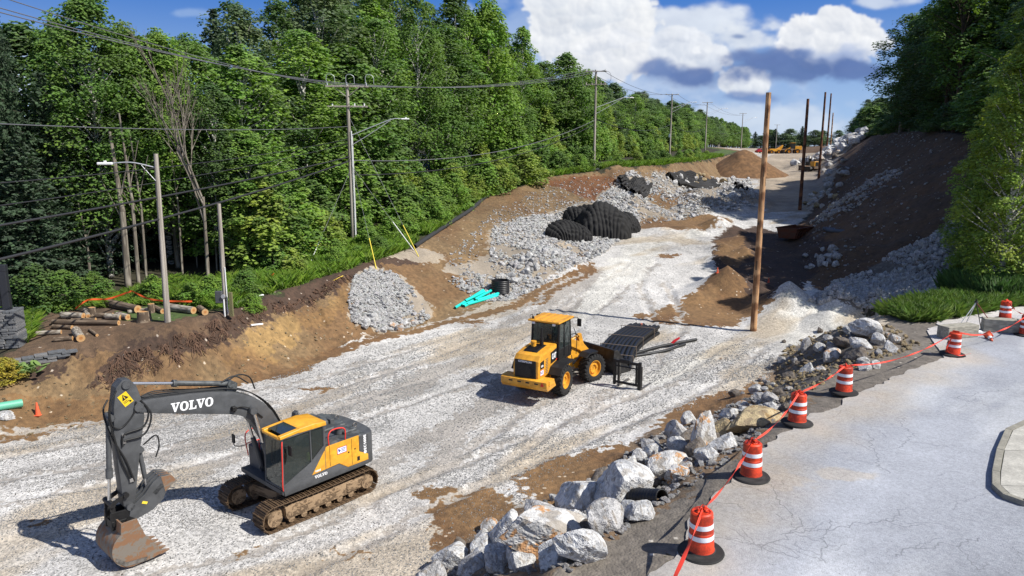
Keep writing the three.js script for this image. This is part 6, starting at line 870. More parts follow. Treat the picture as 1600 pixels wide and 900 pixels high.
  [[711, 481, 755, 457, 0, 'longest teal pipe reaching up the bank'], [727, 473, 757, 461, 0.1, 'teal pipe lying second from the bank'], [742, 474, 767, 460, 0.16, 'teal pipe resting on top of the others'], [722, 478, 752, 467, 0, 'teal pipe in the middle at the bottom'], [730, 478, 778, 464, 0, 'teal pipe nearest to the road'], [745, 474, 779, 463, 0.1, 'teal pipe ending farthest toward the road'], [725, 480, 742, 473, 0, 'shortest teal pipe in front']].forEach(([x0, y0, x1, y1, l, label]) => { const r = 0.095, a = spot(x0, y0, r + l), b = spot(x1, y1, r + l), o = thing('teal_pipe', label, 'pipe', a, 'teal pipes at the bank foot'), e = b.clone().sub(a); mesh('pipe_wall', rod(V(0, 0, 0), e, r, r, 16, true), teal, o); mesh('bore', [rod(e.clone().multiplyScalar(-0.002), e.clone().multiplyScalar(0.3), r * 0.86, r * 0.86, 14)], tealIn, o); });
  // black manhole ring
  { const p = spot(782, 458), prof = [[0.55, 0]]; for (let i = 0; i <= 6; i++) prof.push([0.62, i * 0.13], [0.645, i * 0.13 + 0.04], [0.62, i * 0.13 + 0.09]); prof.push([0.62, 0.85], [0.56, 0.85], [0.56, 0.1], [0.0, 0.1]); single('manhole_ring', 'black ribbed plastic manhole ring standing in the white rubble', 'manhole ring', [creased(lathe(prof, 30), 0.4)], std(lin(0.012, 0.012, 0.014), 0.45), undefined, p); }
  // erosion tube along the bank top
  single('erosion_tube', 'black erosion control tube snaking along the top of the earth bank', 'erosion tube', tube([[648, 388], [662, 378], [700, 353], [735, 330], [762, 308], [800, 290], [840, 280], [890, 271], [935, 266]].map(([x, y]) => spot(x, y, 0.12)), 0.17, 90, 8), std(lin(0.025, 0.026, 0.028), 0.9));
  // rubber blasting mats
  const rub = std(lin(0.024, 0.024, 0.025), 0.85, 0, { map: grime });
  function mat(name, label, ribs, profile, r) { const gs = []; for (let i = 0; i < ribs; i++) { const pts = profile(i / (ribs - 1)), c = new THREE.CatmullRomCurve3(pts), g = new THREE.TubeGeometry(c, 46, r, 7, false), p = g.attributes.position; for (let k = 0; k < p.count; k++) { const ring = Math.floor(k / 8), cen = c.getPointAt(ring / 46), s = 0.7 + 0.5 * hash(ring, i * 7); p.setXYZ(k, lerp(cen.x, p.getX(k), s), lerp(cen.y, p.getY(k), s), lerp(cen.z, p.getZ(k), s)); } g.computeVertexNormals(); gs.push(g); } return single(name, label, 'rubber mat', gs, rub); }
  // a mat slumped into a heap: thick ribs run up one side, over the top and down the other
  function heapMat(label, cx, cd, turn, w, dp, h, ribs, seed) {
    const NU = ribs * 8, NV = 84, pos = [], idx = [], ca = Math.cos(turn), sa = Math.sin(turn);
    for (let j = 0; j <= NV; j++) for (let i = 0; i <= NU; i++) {
      const u = i / NU * 2 - 1, v = j / NV * 2 - 1, sq = Math.sqrt(1 - 0.45 * v * v), warp = 0.12 * Math.sin(v * 3 + seed) + 0.08 * Math.sin(u * 4 + v * 5 + seed), lx = (u * sq + warp * 0.5) * w / 2, ld = (v * Math.sqrt(1 - 0.3 * u * u) - 0.25 * (1 - v * v) * 0.4) * dp / 2;
      const dome = Math.pow(Math.max(0, 1 - Math.abs(u) ** 3), 0.5) * Math.pow(Math.max(0, 1 - Math.abs(v) ** 2.4), 0.55), rib = Math.pow(Math.abs(Math.sin((i / NU) * ribs * Math.PI + 0.25 * Math.sin(v * 4 + seed))), 0.6), knot = 0.5 + 0.5 * Math.abs(Math.sin(v * 21 + hash(Math.floor(i / 8), seed) * 6)), lump = knot * hash(Math.floor(i / 8), Math.floor((j + hash(Math.floor(i / 8), seed) * 4) / 3)) * 0.6 + 0.5 * knot, fold = 0.9 + 0.1 * Math.sin(u * 4 + seed * 2) * Math.cos(v * 3);
      const x = cx + ca * lx - sa * ld, d = cd + sa * lx + ca * ld, y = heightAt(x, d) - 0.1 + dome * (h * fold + 0.12 * rib * lump) + 0.06 * rib * lump; const out = 0.2 * rib * lump; pos.push(x + ca * u * out * 0.4 - sa * v * out, y, -(d + sa * u * out * 0.4 + ca * v * out));
      if (i && j) { const b = j * (NU + 1) + i; idx.push(b, b - NU - 2, b - 1, b, b - NU - 1, b - NU - 2); }
    }
    const g = new THREE.BufferGeometry(); g.setAttribute('position', new THREE.Float32BufferAttribute(pos, 3)); g.setIndex(idx.reverse()); g.computeVertexNormals(); return single('blasting_mat', label, 'rubber mat', g, rub);
  }
  const G = (px, py) => ground(px, py), g1 = G(945, 372), g2 = G(890, 376), g3 = G(982, 362), g4 = G(912, 366);
  heapMat('biggest humped black rubber mat with upright ribs on the mat pile', g1[0], g1[1] + 1.3, 0.2, 5.3, 3.4, 3.1, 11, 1);
  heapMat('low black rubber mat bulging at the left end of the mat pile', g2[0], g2[1] + 1.0, 0.35, 4.4, 2.4, 1.6, 12, 4);
  heapMat('crumpled black rubber mat at the right end of the mat pile', g3[0], g3[1] + 1.0, 0.8, 2.6, 2.2, 1.5, 7, 7);
  heapMat('black rubber mat folded at the back of the mat pile', g4[0], g4[1] + 2.6, 0.1, 3.6, 1.8, 2.2, 9, 9);
  const lay = (corners, wob) => (u) => { const out = []; for (let k = 0; k <= 8; k++) { const v = k / 8, x = lerp(lerp(corners[0][0], corners[1][0], u), lerp(corners[3][0], corners[2][0], u), v), d = lerp(lerp(corners[0][1], corners[1][1], u), lerp(corners[3][1], corners[2][1], u), v); out.push(V(x, heightAt(x, d) + 0.4 + wob * Math.sin(u * 7 + v * 5) + 0.15 * Math.sin(u * 17 - v * 9), -d)); } return out; };
  mat('blasting_mat', 'flat black rubber mat spread over rubble left of the brown mound', 16, lay([[965, 284], [990, 305], [1018, 290], [985, 282]].map(([x, y]) => G(x, y)), 0.25), 0.2);
  mat('blasting_mat', 'long flat black rubber mat lying across pale rubble by the sand pile', 22, lay([[1042, 278], [1060, 290], [1125, 292], [1110, 282]].map(([x, y]) => G(x, y)), 0.3), 0.22);
  mat('blasting_mat', 'small dark rubber mat tucked between the pale blocks', 6, lay([[1148, 291], [1152, 298], [1168, 298], [1166, 293]].map(([x, y]) => G(x, y)), 0.2), 0.2);
  // big sand pile
  {
    const N = 70, Mr = 26, pos = [], uv = [], idx = [], cx = 45, cd = 140, base = heightAt(45, 134) - 0.6, H = 9.35 - base, R = 9.4;
    for (let j = 0; j <= Mr; j++) for (let i = 0; i <= N; i++) { const a = i / N * Math.PI * 2, q = j / Mr, rr = R * q * (1 + 0.09 * Math.sin(a * 3 + 1) * q), x = cx + Math.cos(a) * rr, d = cd + Math.sin(a) * rr, y = base + H * (1 - Math.sqrt(q * q + 0.006)) * (1 + 0.05 * Math.sin(a * 5) * q) + (fbm(x * 0.6, d * 0.6, 4) - 0.5) * 0.5 * (1 - q * 0.3); pos.push(x, y, -d); uv.push(x * 0.3, d * 0.3); if (j && i) { const b = j * (N + 1) + i; idx.push(b, b - 1, b - N - 2, b, b - N - 2, b - N - 1); } }
    const g = new THREE.BufferGeometry(); g.setAttribute('position', new THREE.Float32BufferAttribute(pos, 3)); g.setAttribute('uv', new THREE.Float32BufferAttribute(uv, 2)); g.setIndex(idx); g.computeVertexNormals();
    const st = dataTex(256, (x, y) => { const v = 0.8 + 0.3 * tnoise(x / 24, y / 24, 10) + 0.16 * (hash(x, y) - 0.5); return [116 * v, 86 * v, 56 * v]; });
    single('sand_pile', 'large conical pile of brown sand beside the road below the far utility poles', 'sand pile', g, std(0xffffff, 0.97, 0, { map: st, bumpMap: st, bumpScale: 0.06 }));
  }
  // rusty trench box and pipes in the shade
  {
    const p = spot(1243, 371), o = thing('steel_skip', 'rusty open steel trough standing in the shaded road', 'steel trough', p); o.rotation.y = 0.75; const rs = std(lin(0.5, 0.24, 0.16), 0.85, 0.1, { map: rustTex });
    mesh('floor', box(3.4, 0.06, 1.4, 0, 0.12, 0), rs, o); for (const s of [-1, 1]) { mesh('side_wall', box(3.6, 1.0, 0.06, 0, 0.55, s * 0.85, s * 0.28), rs, o); mesh('rim', box(3.9, 0.1, 0.14, 0, 1.04, s * 1.0), rs, o); for (let i = 0; i < 7; i++) mesh('rib', box(0.1, 0.9, 0.12, -1.6 + i * 0.53, 0.55, s * 0.92, s * 0.28), rs, o); }
    for (const s of [-1, 1]) mesh('end_wall', extr([[-0.7, 0.1], [0.7, 0.1], [1.0, 1.05], [-1.0, 1.05]], -0.03, 0.03).rotateY(Math.PI / 2).translate(s * 1.75, 0, 0), rs, o);
    for (let i = 0; i < 3; i++) { const a = spot(1286 + i * 5, 362 + i * 2, 0.22); const e = V(1.3, 0, 1.6), q = thing('short_pipe', ['leftmost', 'middle', 'rightmost'][i] + ' of three short grey pipes beside the rusty trough', 'pipe', a); mesh('pipe_wall', rod(V(0, 0, 0), e, 0.17, 0.17, 14, true), std(lin(0.07, 0.08, 0.1), 0.6, 0, { side: THREE.DoubleSide }), q); }
  }
  // bulldozer with its blade toward the viewer side, far up the road
  {
    const p = spot(1268, 267), o = thing('bulldozer', 'yellow bulldozer with a black roof working beside the shaded boulders', 'bulldozer', p); o.rotation.y = Math.PI / 2 + 0.15; const Y = paint.catYellow, K = paint.black;
    for (const s of [-1, 1]) mesh('crawler_track', [creased(extr([[-1.5, 0], [1.5, 0], [1.75, 0.35], [1.4, 0.85], [-1.4, 0.85], [-1.75, 0.35]], s * 1.0 - 0.27, s * 1.0 + 0.27, 0.04))], K, o);
    mesh('engine_hood', rbox(1.5, 1.0, 1.1, 0.06, -1.0, 1.4, 0), Y, o); mesh('radiator_guard', rbox(0.06, 0.8, 0.6, 0.02, -1.77, 1.35, 0), K, o); mesh('cab_frame', [...[-0.55, 0.55].flatMap((z) => [R3([0.2, 1.4, z], [0.2, 2.85, z], 0.06), R3([1.3, 1.4, z], [1.3, 2.85, z], 0.06)]), box(1.3, 0.7, 1.2, 0.75, 1.4, 0)], K, o); mesh('cab_roof', rbox(1.5, 0.1, 1.6, 0.04, 0.75, 2.92, 0), std(lin(0.3, 0.27, 0.22), 0.7), o); mesh('exhaust_stack', cyl(0.07, 0.07, 0.9, 10, -0.9, 2.3, 0.2), K, o); mesh('blade', creased(extr([[2.1, 0.05], [2.3, 0.05], [2.2, 0.6], [2.35, 1.1], [2.2, 1.1], [2.05, 0.6]], -1.6, 1.6)), paint.rust, o); mesh('push_arm', [-1.0, 1.0].map((z) => box(1.4, 0.2, 0.15, 1.6, 0.45, z)), Y, o); mesh('ripper', box(0.3, 0.5, 1.4, -1.95, 0.7, 0), paint.rust, o); mesh('seat', rbox(0.5, 0.9, 0.5, 0.08, 0.8, 2.0, 0), paint.seat, o);
  }
  // machines and a car at the end of the road
  {
    const Y = paint.catYellow, K = paint.black, base = (x, d) => W3(x, d, heightAt(x, d));
    const l = thing('distant_loader', 'yellow wheel loader far away at the end of the road', 'wheel loader', base(93, 240)); l.rotation.y = Math.PI; for (const [x, z] of [[-1.4, 1.0], [1.4, 1.0], [-1.4, -1.0], [1.4, -1.0]]) lugTyre(0.8, 0.6, Y, paint.rubber, l, x, z); mesh('engine_hood', rbox(2.2, 1.3, 1.4, 0.1, -1.8, 1.9, 0), Y, l); mesh('cab_frame', [rbox(1.4, 1.8, 1.4, 0.08, 0, 2.6, 0)], K, l); mesh('cab_roof', rbox(1.6, 0.14, 1.6, 0.05, 0, 3.55, 0), Y, l); mesh('lift_arm', [-0.5, 0.5].map((z) => extr([[0.6, 2.4], [3.2, 0.7], [3.0, 0.4], [0.5, 1.9]], z - 0.08, z + 0.08)), Y, l); mesh('bucket', creased(extr([[3.0, 1.3], [2.9, 0.4], [3.3, 0.05], [4.2, 0.05], [3.4, 0.3], [3.2, 1.3]], -1.4, 1.4)), K, l);
    const b = thing('distant_backhoe', 'orange yellow machine with a raised arm beside the distant loader', 'backhoe', base(87.4, 241)); b.rotation.y = Math.PI; for (const [x, z] of [[-1.2, 1.0], [1.2, 1.0], [-1.2, -1.0], [1.2, -1.0]]) lugTyre(0.6, 0.5, Y, paint.rubber, b, x, z); mesh('chassis', rbox(3.4, 0.9, 1.5, 0.1, 0, 1.2, 0), paint.yellow, b); mesh('lift_arm', [extr([[-0.6, 1.6], [-2.6, 2.9], [-2.9, 2.7], [-2.2, 1.2], [-1.2, 1.0]], -0.3, 0.3, 0.03)], paint.yellow, b);
    const c = thing('red_car', 'red parked car behind the machines at the end of the road', 'car', base(84, 243)); c.rotation.y = 0.3; const red = std(lin(0.35, 0.012, 0.012), 0.35); mesh('body', creased(extr([[-2.2, 0.35], [-2.2, 0.95], [-1.7, 1.05], [-1.1, 1.5], [0.7, 1.52], [1.3, 1.05], [2.15, 0.9], [2.2, 0.35]], -0.88, 0.88, 0.08), 0.6), red, c); mesh('window', extr([[-1.5, 1.06], [-1.0, 1.42], [0.62, 1.44], [1.1, 1.06]], -0.9, 0.9), paint.seat, c); for (const [x, z] of [[-1.35, 0.8], [1.35, 0.8], [-1.35, -0.8], [1.35, -0.8]]) mesh('wheel', cyl(0.33, 0.33, 0.22, 18, x, 0.33, z, Math.PI / 2), paint.rubber, c);
  }
  // yellow stakes
  for (const [x0, y0, x1, y1, label] of [[520, 443, 536, 436, 'yellow stake lying at the bank edge'], [494, 433, 506, 427, 'pale stake lying in the verge grass']]) single('survey_stake', label, 'stake', rod(spot(x0, y0, 0.06), spot(x1, y1, 0.1), 0.03, 0.03, 6), std(lin(0.7, 0.5, 0.06), 0.7));
  for (const [x0, y0, x1, y1, label] of [[392, 505, 410, 502, 'short white pipe stub in the earth bank'], [398, 465, 412, 463, 'white pipe piece lying on the bank top']]) single('pipe_stub', label, 'pipe', rod(spot(x0, y0, 0.08), spot(x1, y1, 0.08), 0.05, 0.05, 8), paint.white);
}
// torn roots and brush along the lip of the bank
{
  const r = rng(31), gs = []; for (let i = 0; i < 4; i++) { const pts = [V(0, 0, 0)]; for (let k = 1; k < 6; k++) pts.push(V(pts[k - 1].x + (r() - 0.3) * 0.16, pts[k - 1].y - 0.1 * r() - 0.03, pts[k - 1].z + (r() - 0.2) * 0.16)); gs.push(new THREE.TubeGeometry(new THREE.CatmullRomCurve3(pts), 12, 0.012, 4, false), new THREE.TubeGeometry(new THREE.CatmullRomCurve3(pts.map((p, k) => V(p.x * 0.7 - k * 0.05, p.y * 1.2, p.z * 1.1 + k * 0.03))), 10, 0.008, 4, false)); }
  const o = new THREE.InstancedMesh(join(gs), std(lin(0.12, 0.075, 0.052), 0.95), 900), q = new THREE.Quaternion(), c = new THREE.Color(); let n = 0;
  const lip = inPx([[130, 600], [190, 556], [260, 532], [330, 508], [400, 478], [545, 428], [548, 440], [420, 490], [330, 535], [250, 570], [190, 610]]);
  for (let t = 0; t < 9000 && n < 330; t++) { const p = lip(r); if (!p) continue; const s = 0.4 + r() * 1.0; o.setMatrixAt(n, new THREE.Matrix4().compose(onLand(p[0], p[1], 0.12), q.setFromEuler(new THREE.Euler((r() - 0.5) * 0.6, r() * 6.3, (r() - 0.5) * 0.6)), V(s, s, s))); const b = 0.6 + r() * 0.9; o.setColorAt(n++, c.setRGB(b * 1.1, b, b * 0.9)); }
  o.count = n; o.name = 'torn_roots'; stuff(o, 'tangle of torn brown roots along the lip of the earth bank', 'roots'); scene.add(o);
}
console.log('site done');

// ---------------------------------------------------------------- trees, shrubs, grass
const leafMat = (r, g, b) => new THREE.MeshPhysicalMaterial({ color: lin(r, g, b), roughness: 0.85, transmission: 0.5, thickness: 0, vertexColors: true, side: THREE.DoubleSide, specularIntensity: 0.5 });
const leafKinds = { deep: leafMat(0.085, 0.17, 0.026), mid: leafMat(0.13, 0.245, 0.026), bright: leafMat(0.19, 0.335, 0.03), yellow: leafMat(0.27, 0.37, 0.04), silver: leafMat(0.135, 0.205, 0.07), needle: leafMat(0.06, 0.11, 0.048) };
const trunkM = { grey: std(0xffffff, 0.95, 0, { map: barkTex([150, 142, 128], [96, 88, 78], 12, 26) }), birch: std(0xffffff, 0.9, 0, { map: dataTex(128, (x, y) => { const k = tnoise(x / 30, y / 3, 4) > 0.72 ? 0.35 : 1, v = 200 * k * (0.85 + 0.15 * tnoise(x / 9, y / 9, 14)); return [v, v * 0.98, v * 0.94]; }) }), dark: std(0xffffff, 0.95, 0, { map: barkTex([92, 78, 64], [54, 44, 36], 10, 30) }) };
class Leaves {
  constructor() { this.p = []; this.c = []; }
  add(x, y, z, nx, ny, nz, s, r, tint) {                     // one folded leaf spray: two triangles
    let l = Math.hypot(nx, ny, nz) || 1; nx /= l; ny /= l; nz /= l;
    let ax = r() - 0.5, ay = (r() - 0.5) * 0.6, az = r() - 0.5, d = ax * nx + ay * ny + az * nz; ax -= d * nx; ay -= d * ny; az -= d * nz; l = Math.hypot(ax, ay, az) || 1; ax /= l; ay /= l; az /= l;
    const bx = ny * az - nz * ay, by = nz * ax - nx * az, bz = nx * ay - ny * ax, w = s * (0.36 + 0.2 * r()), f = s * 0.16;
    const P = [[x - ax * s * 0.5, y - ay * s * 0.5, z - az * s * 0.5], [x + bx * w - nx * f, y + by * w - ny * f, z + bz * w - nz * f], [x + ax * s * 0.5, y + ay * s * 0.5, z + az * s * 0.5], [x - bx * w - nx * f, y - by * w - ny * f, z - bz * w - nz * f]];
    for (const i of [0, 1, 2, 0, 2, 3]) this.p.push(...P[i]);
    for (let i = 0; i < 6; i++) this.c.push(tint[0], tint[1], tint[2]);
  }
  build() { const g = new THREE.BufferGeometry(); g.setAttribute('position', new THREE.Float32BufferAttribute(this.p, 3)); g.setAttribute('color', new THREE.Float32BufferAttribute(this.c, 3)); g.computeVertexNormals(); return g; }
}
// a broadleaf tree 1 m per unit: limbs carry flat sprays of leaves, clumps of them make the crown
function broadleaf(seed, { h, r, low, leaf, n, clumps, shape = 0.5, spread = 0.3, lean = 0, gap = 0 }) {
  const q = rng(seed), L = new Leaves(), wood = [], top = V(lean * h * 0.1, h, (q() - 0.5) * h * 0.05), spine = (t) => V(top.x * t * t, h * t, top.z * t * t);
  const tr = [0, 0.25, 0.5, 0.75, 0.94].map((t) => spine(t).add(V((q() - 0.5) * 0.25 * t, 0, (q() - 0.5) * 0.25 * t))); const R0 = 0.05 + h * 0.011;
  for (let i = 0; i + 1 < tr.length; i++) wood.push(rod(tr[i], tr[i + 1], R0 * (1 - i * 0.23), R0 * (1 - (i + 1) * 0.225), 7, true));
  for (let i = 0; i < clumps; i++) {
    const t = (i + q()) / clumps, y = low + (1 - low) * Math.pow(t, 0.92), env = Math.pow(Math.sin(Math.PI * clamp(Math.pow(t, shape) * 0.9 + 0.1, 0, 1)), 0.62) * (0.82 + 0.36 * q()), az = i * 2.39996 + q() * 0.9, rad = r * env * Math.sqrt(0.12 + 0.88 * q()), c = spine(y), cr = r * spread * (0.7 + 0.7 * q()) * (0.62 + 0.5 * (1 - t));
    if (q() < gap) continue;
    const C = V(c.x + Math.cos(az) * rad, c.y + (q() - 0.3) * h * 0.03, c.z + Math.sin(az) * rad), hue = 0.8 + 0.42 * q(), tw = (q() - 0.5) * 0.22;
    if (i % 2 === 0 && rad > r * 0.25) { const f = spine(Math.max(0.05, y - 0.1 - 0.06 * q())); wood.push(rod(f, C, 0.025 + h * 0.003, 0.014, 5, true)); }
    const m = Math.round(n / clumps * (0.6 + 0.8 * q()));
    for (let k = 0; k < m; k++) {
      const a = q() * 6.283, u = Math.sqrt(q()), ex = Math.cos(a) * u, ez = Math.sin(a) * u, lay = Math.floor(q() * 3) - 1, ey = lay * 0.5 + (q() - 0.5) * 0.34 + 0.3 * (1 - u * u);
      const px = C.x + ex * cr * 1.15, py = C.y + ey * cr * 0.72 - u * u * cr * 0.22, pz = C.z + ez * cr * 1.15, v = hue * (0.8 + 0.4 * q());
      L.add(px, py, pz, ex * 0.5 + (q() - 0.5) * 0.9, 0.85, ez * 0.5 + (q() - 0.5) * 0.9, leaf * (0.65 + 0.7 * q()), q, [v * (1 + tw), v, v * (1 - tw)]);
    }
  }
  return { leaves: L.build(), wood: join(wood) };
}
function spruce(seed, { h, r, low, n }) {
  const q = rng(seed), L = new Leaves(), wood = [rod(V(0, 0, 0), V(0, h * 0.98, 0), 0.06 + h * 0.011, 0.02, 7, true)], whorls = Math.round(h * 2.6);
  for (let i = 0; i < whorls; i++) {
    const t = low + (1 - low) * i / whorls, len = r * Math.pow(1 - t, 0.8) * (0.75 + 0.5 * q()) + 0.1, nb = 5 + (q() * 3 | 0), y0 = h * t, a0 = q() * 6;
    for (let b = 0; b < nb; b++) {
      const a = a0 + b / nb * 6.283 + q() * 0.5, dx = Math.cos(a), dz = Math.sin(a), ln = len * (0.7 + 0.5 * q()), m = Math.max(5, Math.round(n * ln / r)), hue = 0.75 + 0.5 * q();
      if (i % 3 === 0) wood.push(rod(V(0, y0, 0), V(dx * ln * 0.8, y0 - ln * 0.12, dz * ln * 0.8), 0.025, 0.008, 4, true));
      for (let k = 0; k < m; k++) { const u = (k + q()) / m, w = (q() - 0.5) * 2 * ln * 0.24 * (1.1 - u), x = dx * ln * u - dz * w, z = dz * ln * u + dx * w, y = y0 - ln * 0.32 * u + ln * 0.2 * u * u - Math.abs(w) * 0.35 + (q() - 0.6) * 0.3, v = hue * (0.75 + 0.5 * q()); L.add(x, y, z, (q() - 0.5) * 2.2, 0.8, (q() - 0.5) * 2.2, 0.2 + 0.16 * q(), q, [v, v, v]); }
    }
  }
  return { leaves: L.build(), wood: join(wood) };
}
const K = {
  maple: [0, 1, 2].map((i) => broadleaf(200 + i, { h: 16, r: 4.2, low: 0.16, leaf: 0.34, n: 11500, clumps: 120, shape: 0.62, spread: 0.29, gap: 0.12 })),
  aspen: [0, 1, 2].map((i) => broadleaf(220 + i, { h: 20, r: 3.7, low: 0.26, leaf: 0.28, n: 10500, clumps: 105, shape: 0.75, spread: 0.31, gap: 0.2 })),
  near: [0, 1].map((i) => broadleaf(290 + i, { h: 16, r: 4.2, low: 0.2, leaf: 0.21, n: 26000, clumps: 190, shape: 0.65, spread: 0.24, gap: 0.08 })),
  slim: [0, 1, 2].map((i) => broadleaf(230 + i, { h: 15, r: 2.7, low: 0.25, leaf: 0.24, n: 9000, clumps: 120, shape: 0.8, spread: 0.28, lean: 0.4, gap: 0.1 })),
  fine: [0, 1].map((i) => broadleaf(240 + i, { h: 15, r: 3.0, low: 0.08, leaf: 0.19, n: 30000, clumps: 260, shape: 0.6, spread: 0.2, lean: -0.4, gap: 0.08 })),
  shrub: [0, 1, 2].map((i) => broadleaf(250 + i, { h: 3.4, r: 1.7, low: 0.02, leaf: 0.2, n: 4200, clumps: 60, shape: 0.55, spread: 0.3 })),
  sapling: [0, 1].map((i) => broadleaf(260 + i, { h: 6.5, r: 1.9, low: 0.08, leaf: 0.26, n: 5200, clumps: 80, shape: 0.6, spread: 0.27 })),
  spruce: [0, 1].map((i) => spruce(270 + i, { h: 17, r: 3.6, low: 0.06, n: 62 })),
};
console.log('tree kinds done');
function plant(name, label, category, kind, v, x, d, hScale, rScale, leafM, woodM, group, turn) {
  const k = K[kind][v % K[kind].length], o = thing(name, label, category, V(x, heightAt(x, d) - 0.15, -d), group); o.rotation.y = turn; o.scale.set(rScale, hScale, rScale);
  for (const [n, g, m] of [['trunk', k.wood, woodM], ['crown', k.leaves, leafM]]) { const q = new THREE.Mesh(g, m); q.name = n; q.castShadow = q.receiveShadow = true; o.add(q); }
  return o;
}
{
  const r = rng(404), edge = [[-23, 37], [-15.5, 45], [-15.5, 53], [-12.5, 60], [-10, 68], [-6.5, 76], [-2, 85], [3, 94], [9, 105], [16, 120], [25, 142], [33, 162], [46, 195], [62, 235], [82, 285], [104, 335], [128, 385]];
  const along = (s) => { let k = Math.min(edge.length - 2, Math.floor(s)), f = s - k, a = edge[k], b = edge[k + 1], tx = b[0] - a[0], td = b[1] - a[1], l = Math.hypot(tx, td); return { x: lerp(a[0], b[0], f), d: lerp(a[1], b[1], f), nx: -td / l, nd: tx / l, len: l }; };
  const place = (spacing, off, jit, fn, s0 = 0) => { let s = s0, i = 0; while (s < edge.length - 1.001) { const p = along(s), o = off + (r() - 0.5) * jit, x = p.x + p.nx * o, d = p.d + p.nd * o; fn(x, d, i++, s); s += spacing * (0.75 + 0.5 * r()) * (d > 120 ? 1.5 : 1) / p.len; } };
  const cap = (x, d, H) => { const px = 800 + FOCAL * x / d; return px < 430 ? Math.min(H, (241 - (px < 340 ? 42 + 55 * r() : 5 + 30 * r())) * 0.000886 * d + 8 - heightAt(x, d)) : H; };
  const treeH = (d) => d < 50 ? 15.5 : d < 66 ? 18 : d < 92 ? 21 : d < 108 ? 18.5 : d < 130 ? 14 : 12.5;
  // front row of the forest
  place(3.6, 2.6, 2.4, (x, d, i, s) => {
    if (s < 0.9) return; const kind = ['maple', 'aspen', 'maple', 'slim'][r() * 4 | 0], base = { maple: 16, aspen: 20, slim: 15 }[kind], H = cap(x, d, treeH(d) * (0.68 + 0.3 * r())), m = d > 54 && d < 110 ? ['bright', 'bright', 'mid', 'bright', 'mid'][r() * 5 | 0] : ['mid', 'bright', 'mid', 'bright', 'deep'][r() * 5 | 0];
    plant('broadleaf_tree', `${m === 'bright' ? 'bright' : m === 'yellow' ? 'yellowish' : m === 'deep' ? 'dark' : 'mid'} green leafy tree, ${ordinal(i)} from the left in the front row of the left forest`, 'tree', kind, i, x, d, H / base, (H / base + 1) / 2 * (0.72 + 0.6 * r()), leafKinds[m], trunkM[kind === 'maple' ? 'grey' : 'birch'], 'front row of the left forest', r() * 6.3);
  });
  place(4.4, 8, 3.4, (x, d, i, s) => {
    const kind = s < 1 ? 'spruce' : ['aspen', 'maple', 'aspen', 'slim'][r() * 4 | 0], base = { maple: 16, aspen: 20, slim: 15, spruce: 17 }[kind], H = cap(x, d, treeH(d) * (0.88 + 0.26 * r())), m = s < 1 ? 'needle' : ['deep', 'silver', 'mid', 'deep'][r() * 4 | 0];
    plant('forest_tree', `tall ${m === 'silver' ? 'grey green' : m === 'deep' ? 'dark green' : 'green'} tree, ${ordinal(i)} from the left in the second row of the left forest`, 'tree', kind, i + 1, x, d, H / base, (H / base + 1) / 2 * (0.8 + 0.55 * r()), leafKinds[m], trunkM.birch, 'second row of the left forest', r() * 6.3);
  });
  place(5.2, 15, 4, (x, d, i, s) => {
    const kind = s < 1 ? 'spruce' : ['aspen', 'maple', 'spruce'][r() * 3 | 0], base = { maple: 16, aspen: 20, spruce: 17 }[kind], H = cap(x, d, treeH(d) * (0.95 + 0.25 * r())), m = kind === 'spruce' ? 'needle' : ['deep', 'silver', 'deep'][r() * 3 | 0];
    plant('back_tree', `${kind === 'spruce' ? 'dark spruce' : 'dark green tree'}, ${ordinal(i)} from the left at the back of the left forest`, 'tree', kind, i, x, d, H / base, (H / base + 1) / 2 * (1 + 0.3 * r()), leafKinds[m], trunkM.dark, 'back row of the left forest', r() * 6.3);
  });
  // particular trees on the left
  for (const [px, d, kind, v, H, rs, m, w, label] of [
    [30, 39.5, 'spruce', 0, 16.2, 0.58, 'needle', 'dark', 'tall pointed dark spruce at the left edge'], [88, 41, 'spruce', 1, 12.5, 0.85, 'needle', 'dark', 'broad dark spruce behind the stone pillar'], [-40, 38, 'spruce', 1, 15, 1, 'needle', 'dark', 'dark spruce cut by the left edge'], [45, 38.5, 'spruce', 0, 9.5, 0.85, 'needle', 'dark', 'lower spruce with drooping branches in front of the left edge'],
    [165, 43.5, 'near', 0, 16.4, 0.9, 'mid', 'birch', 'large leafy tree with several pale trunks behind the log heap'], [220, 46, 'near', 1, 15, 0.85, 'mid', 'grey', 'leafy tree just left of the large pale trunked tree'], [272, 46, 'near', 1, 14.6, 0.8, 'bright', 'grey', 'leafy tree behind the short service pole'], [118, 47, 'near', 1, 15, 0.75, 'mid', 'grey', 'leafy tree right of the broad spruce'],
    [352, 47, 'fine', 1, 10.5, 0.9, 'bright', 'grey', 'slender leafy tree behind the meter pole'], [400, 46, 'fine', 0, 9, 0.9, 'bright', 'birch', 'young leafy tree left of the pole with wire loops'], [318, 51, 'near', 0, 14.6, 0.9, 'mid', 'birch', 'tall leafy tree between the short pole and the bare tree'], [440, 52, 'sapling', 0, 7, 1.1, 'bright', 'grey', 'bushy young tree near the foot of the pole with wire loops'],
  ]) { const x = (px - 800) / FOCAL * d * 1.0, base = { maple: 16, near: 16, aspen: 20, slim: 15, spruce: 17, sapling: 6.5, fine: 15 }[kind]; plant(kind === 'spruce' ? 'spruce_tree' : 'broadleaf_tree', label, 'tree', kind, v, x, d, H / base, rs, leafKinds[m], trunkM[w], 'trees behind the log heap', px * 0.3); }
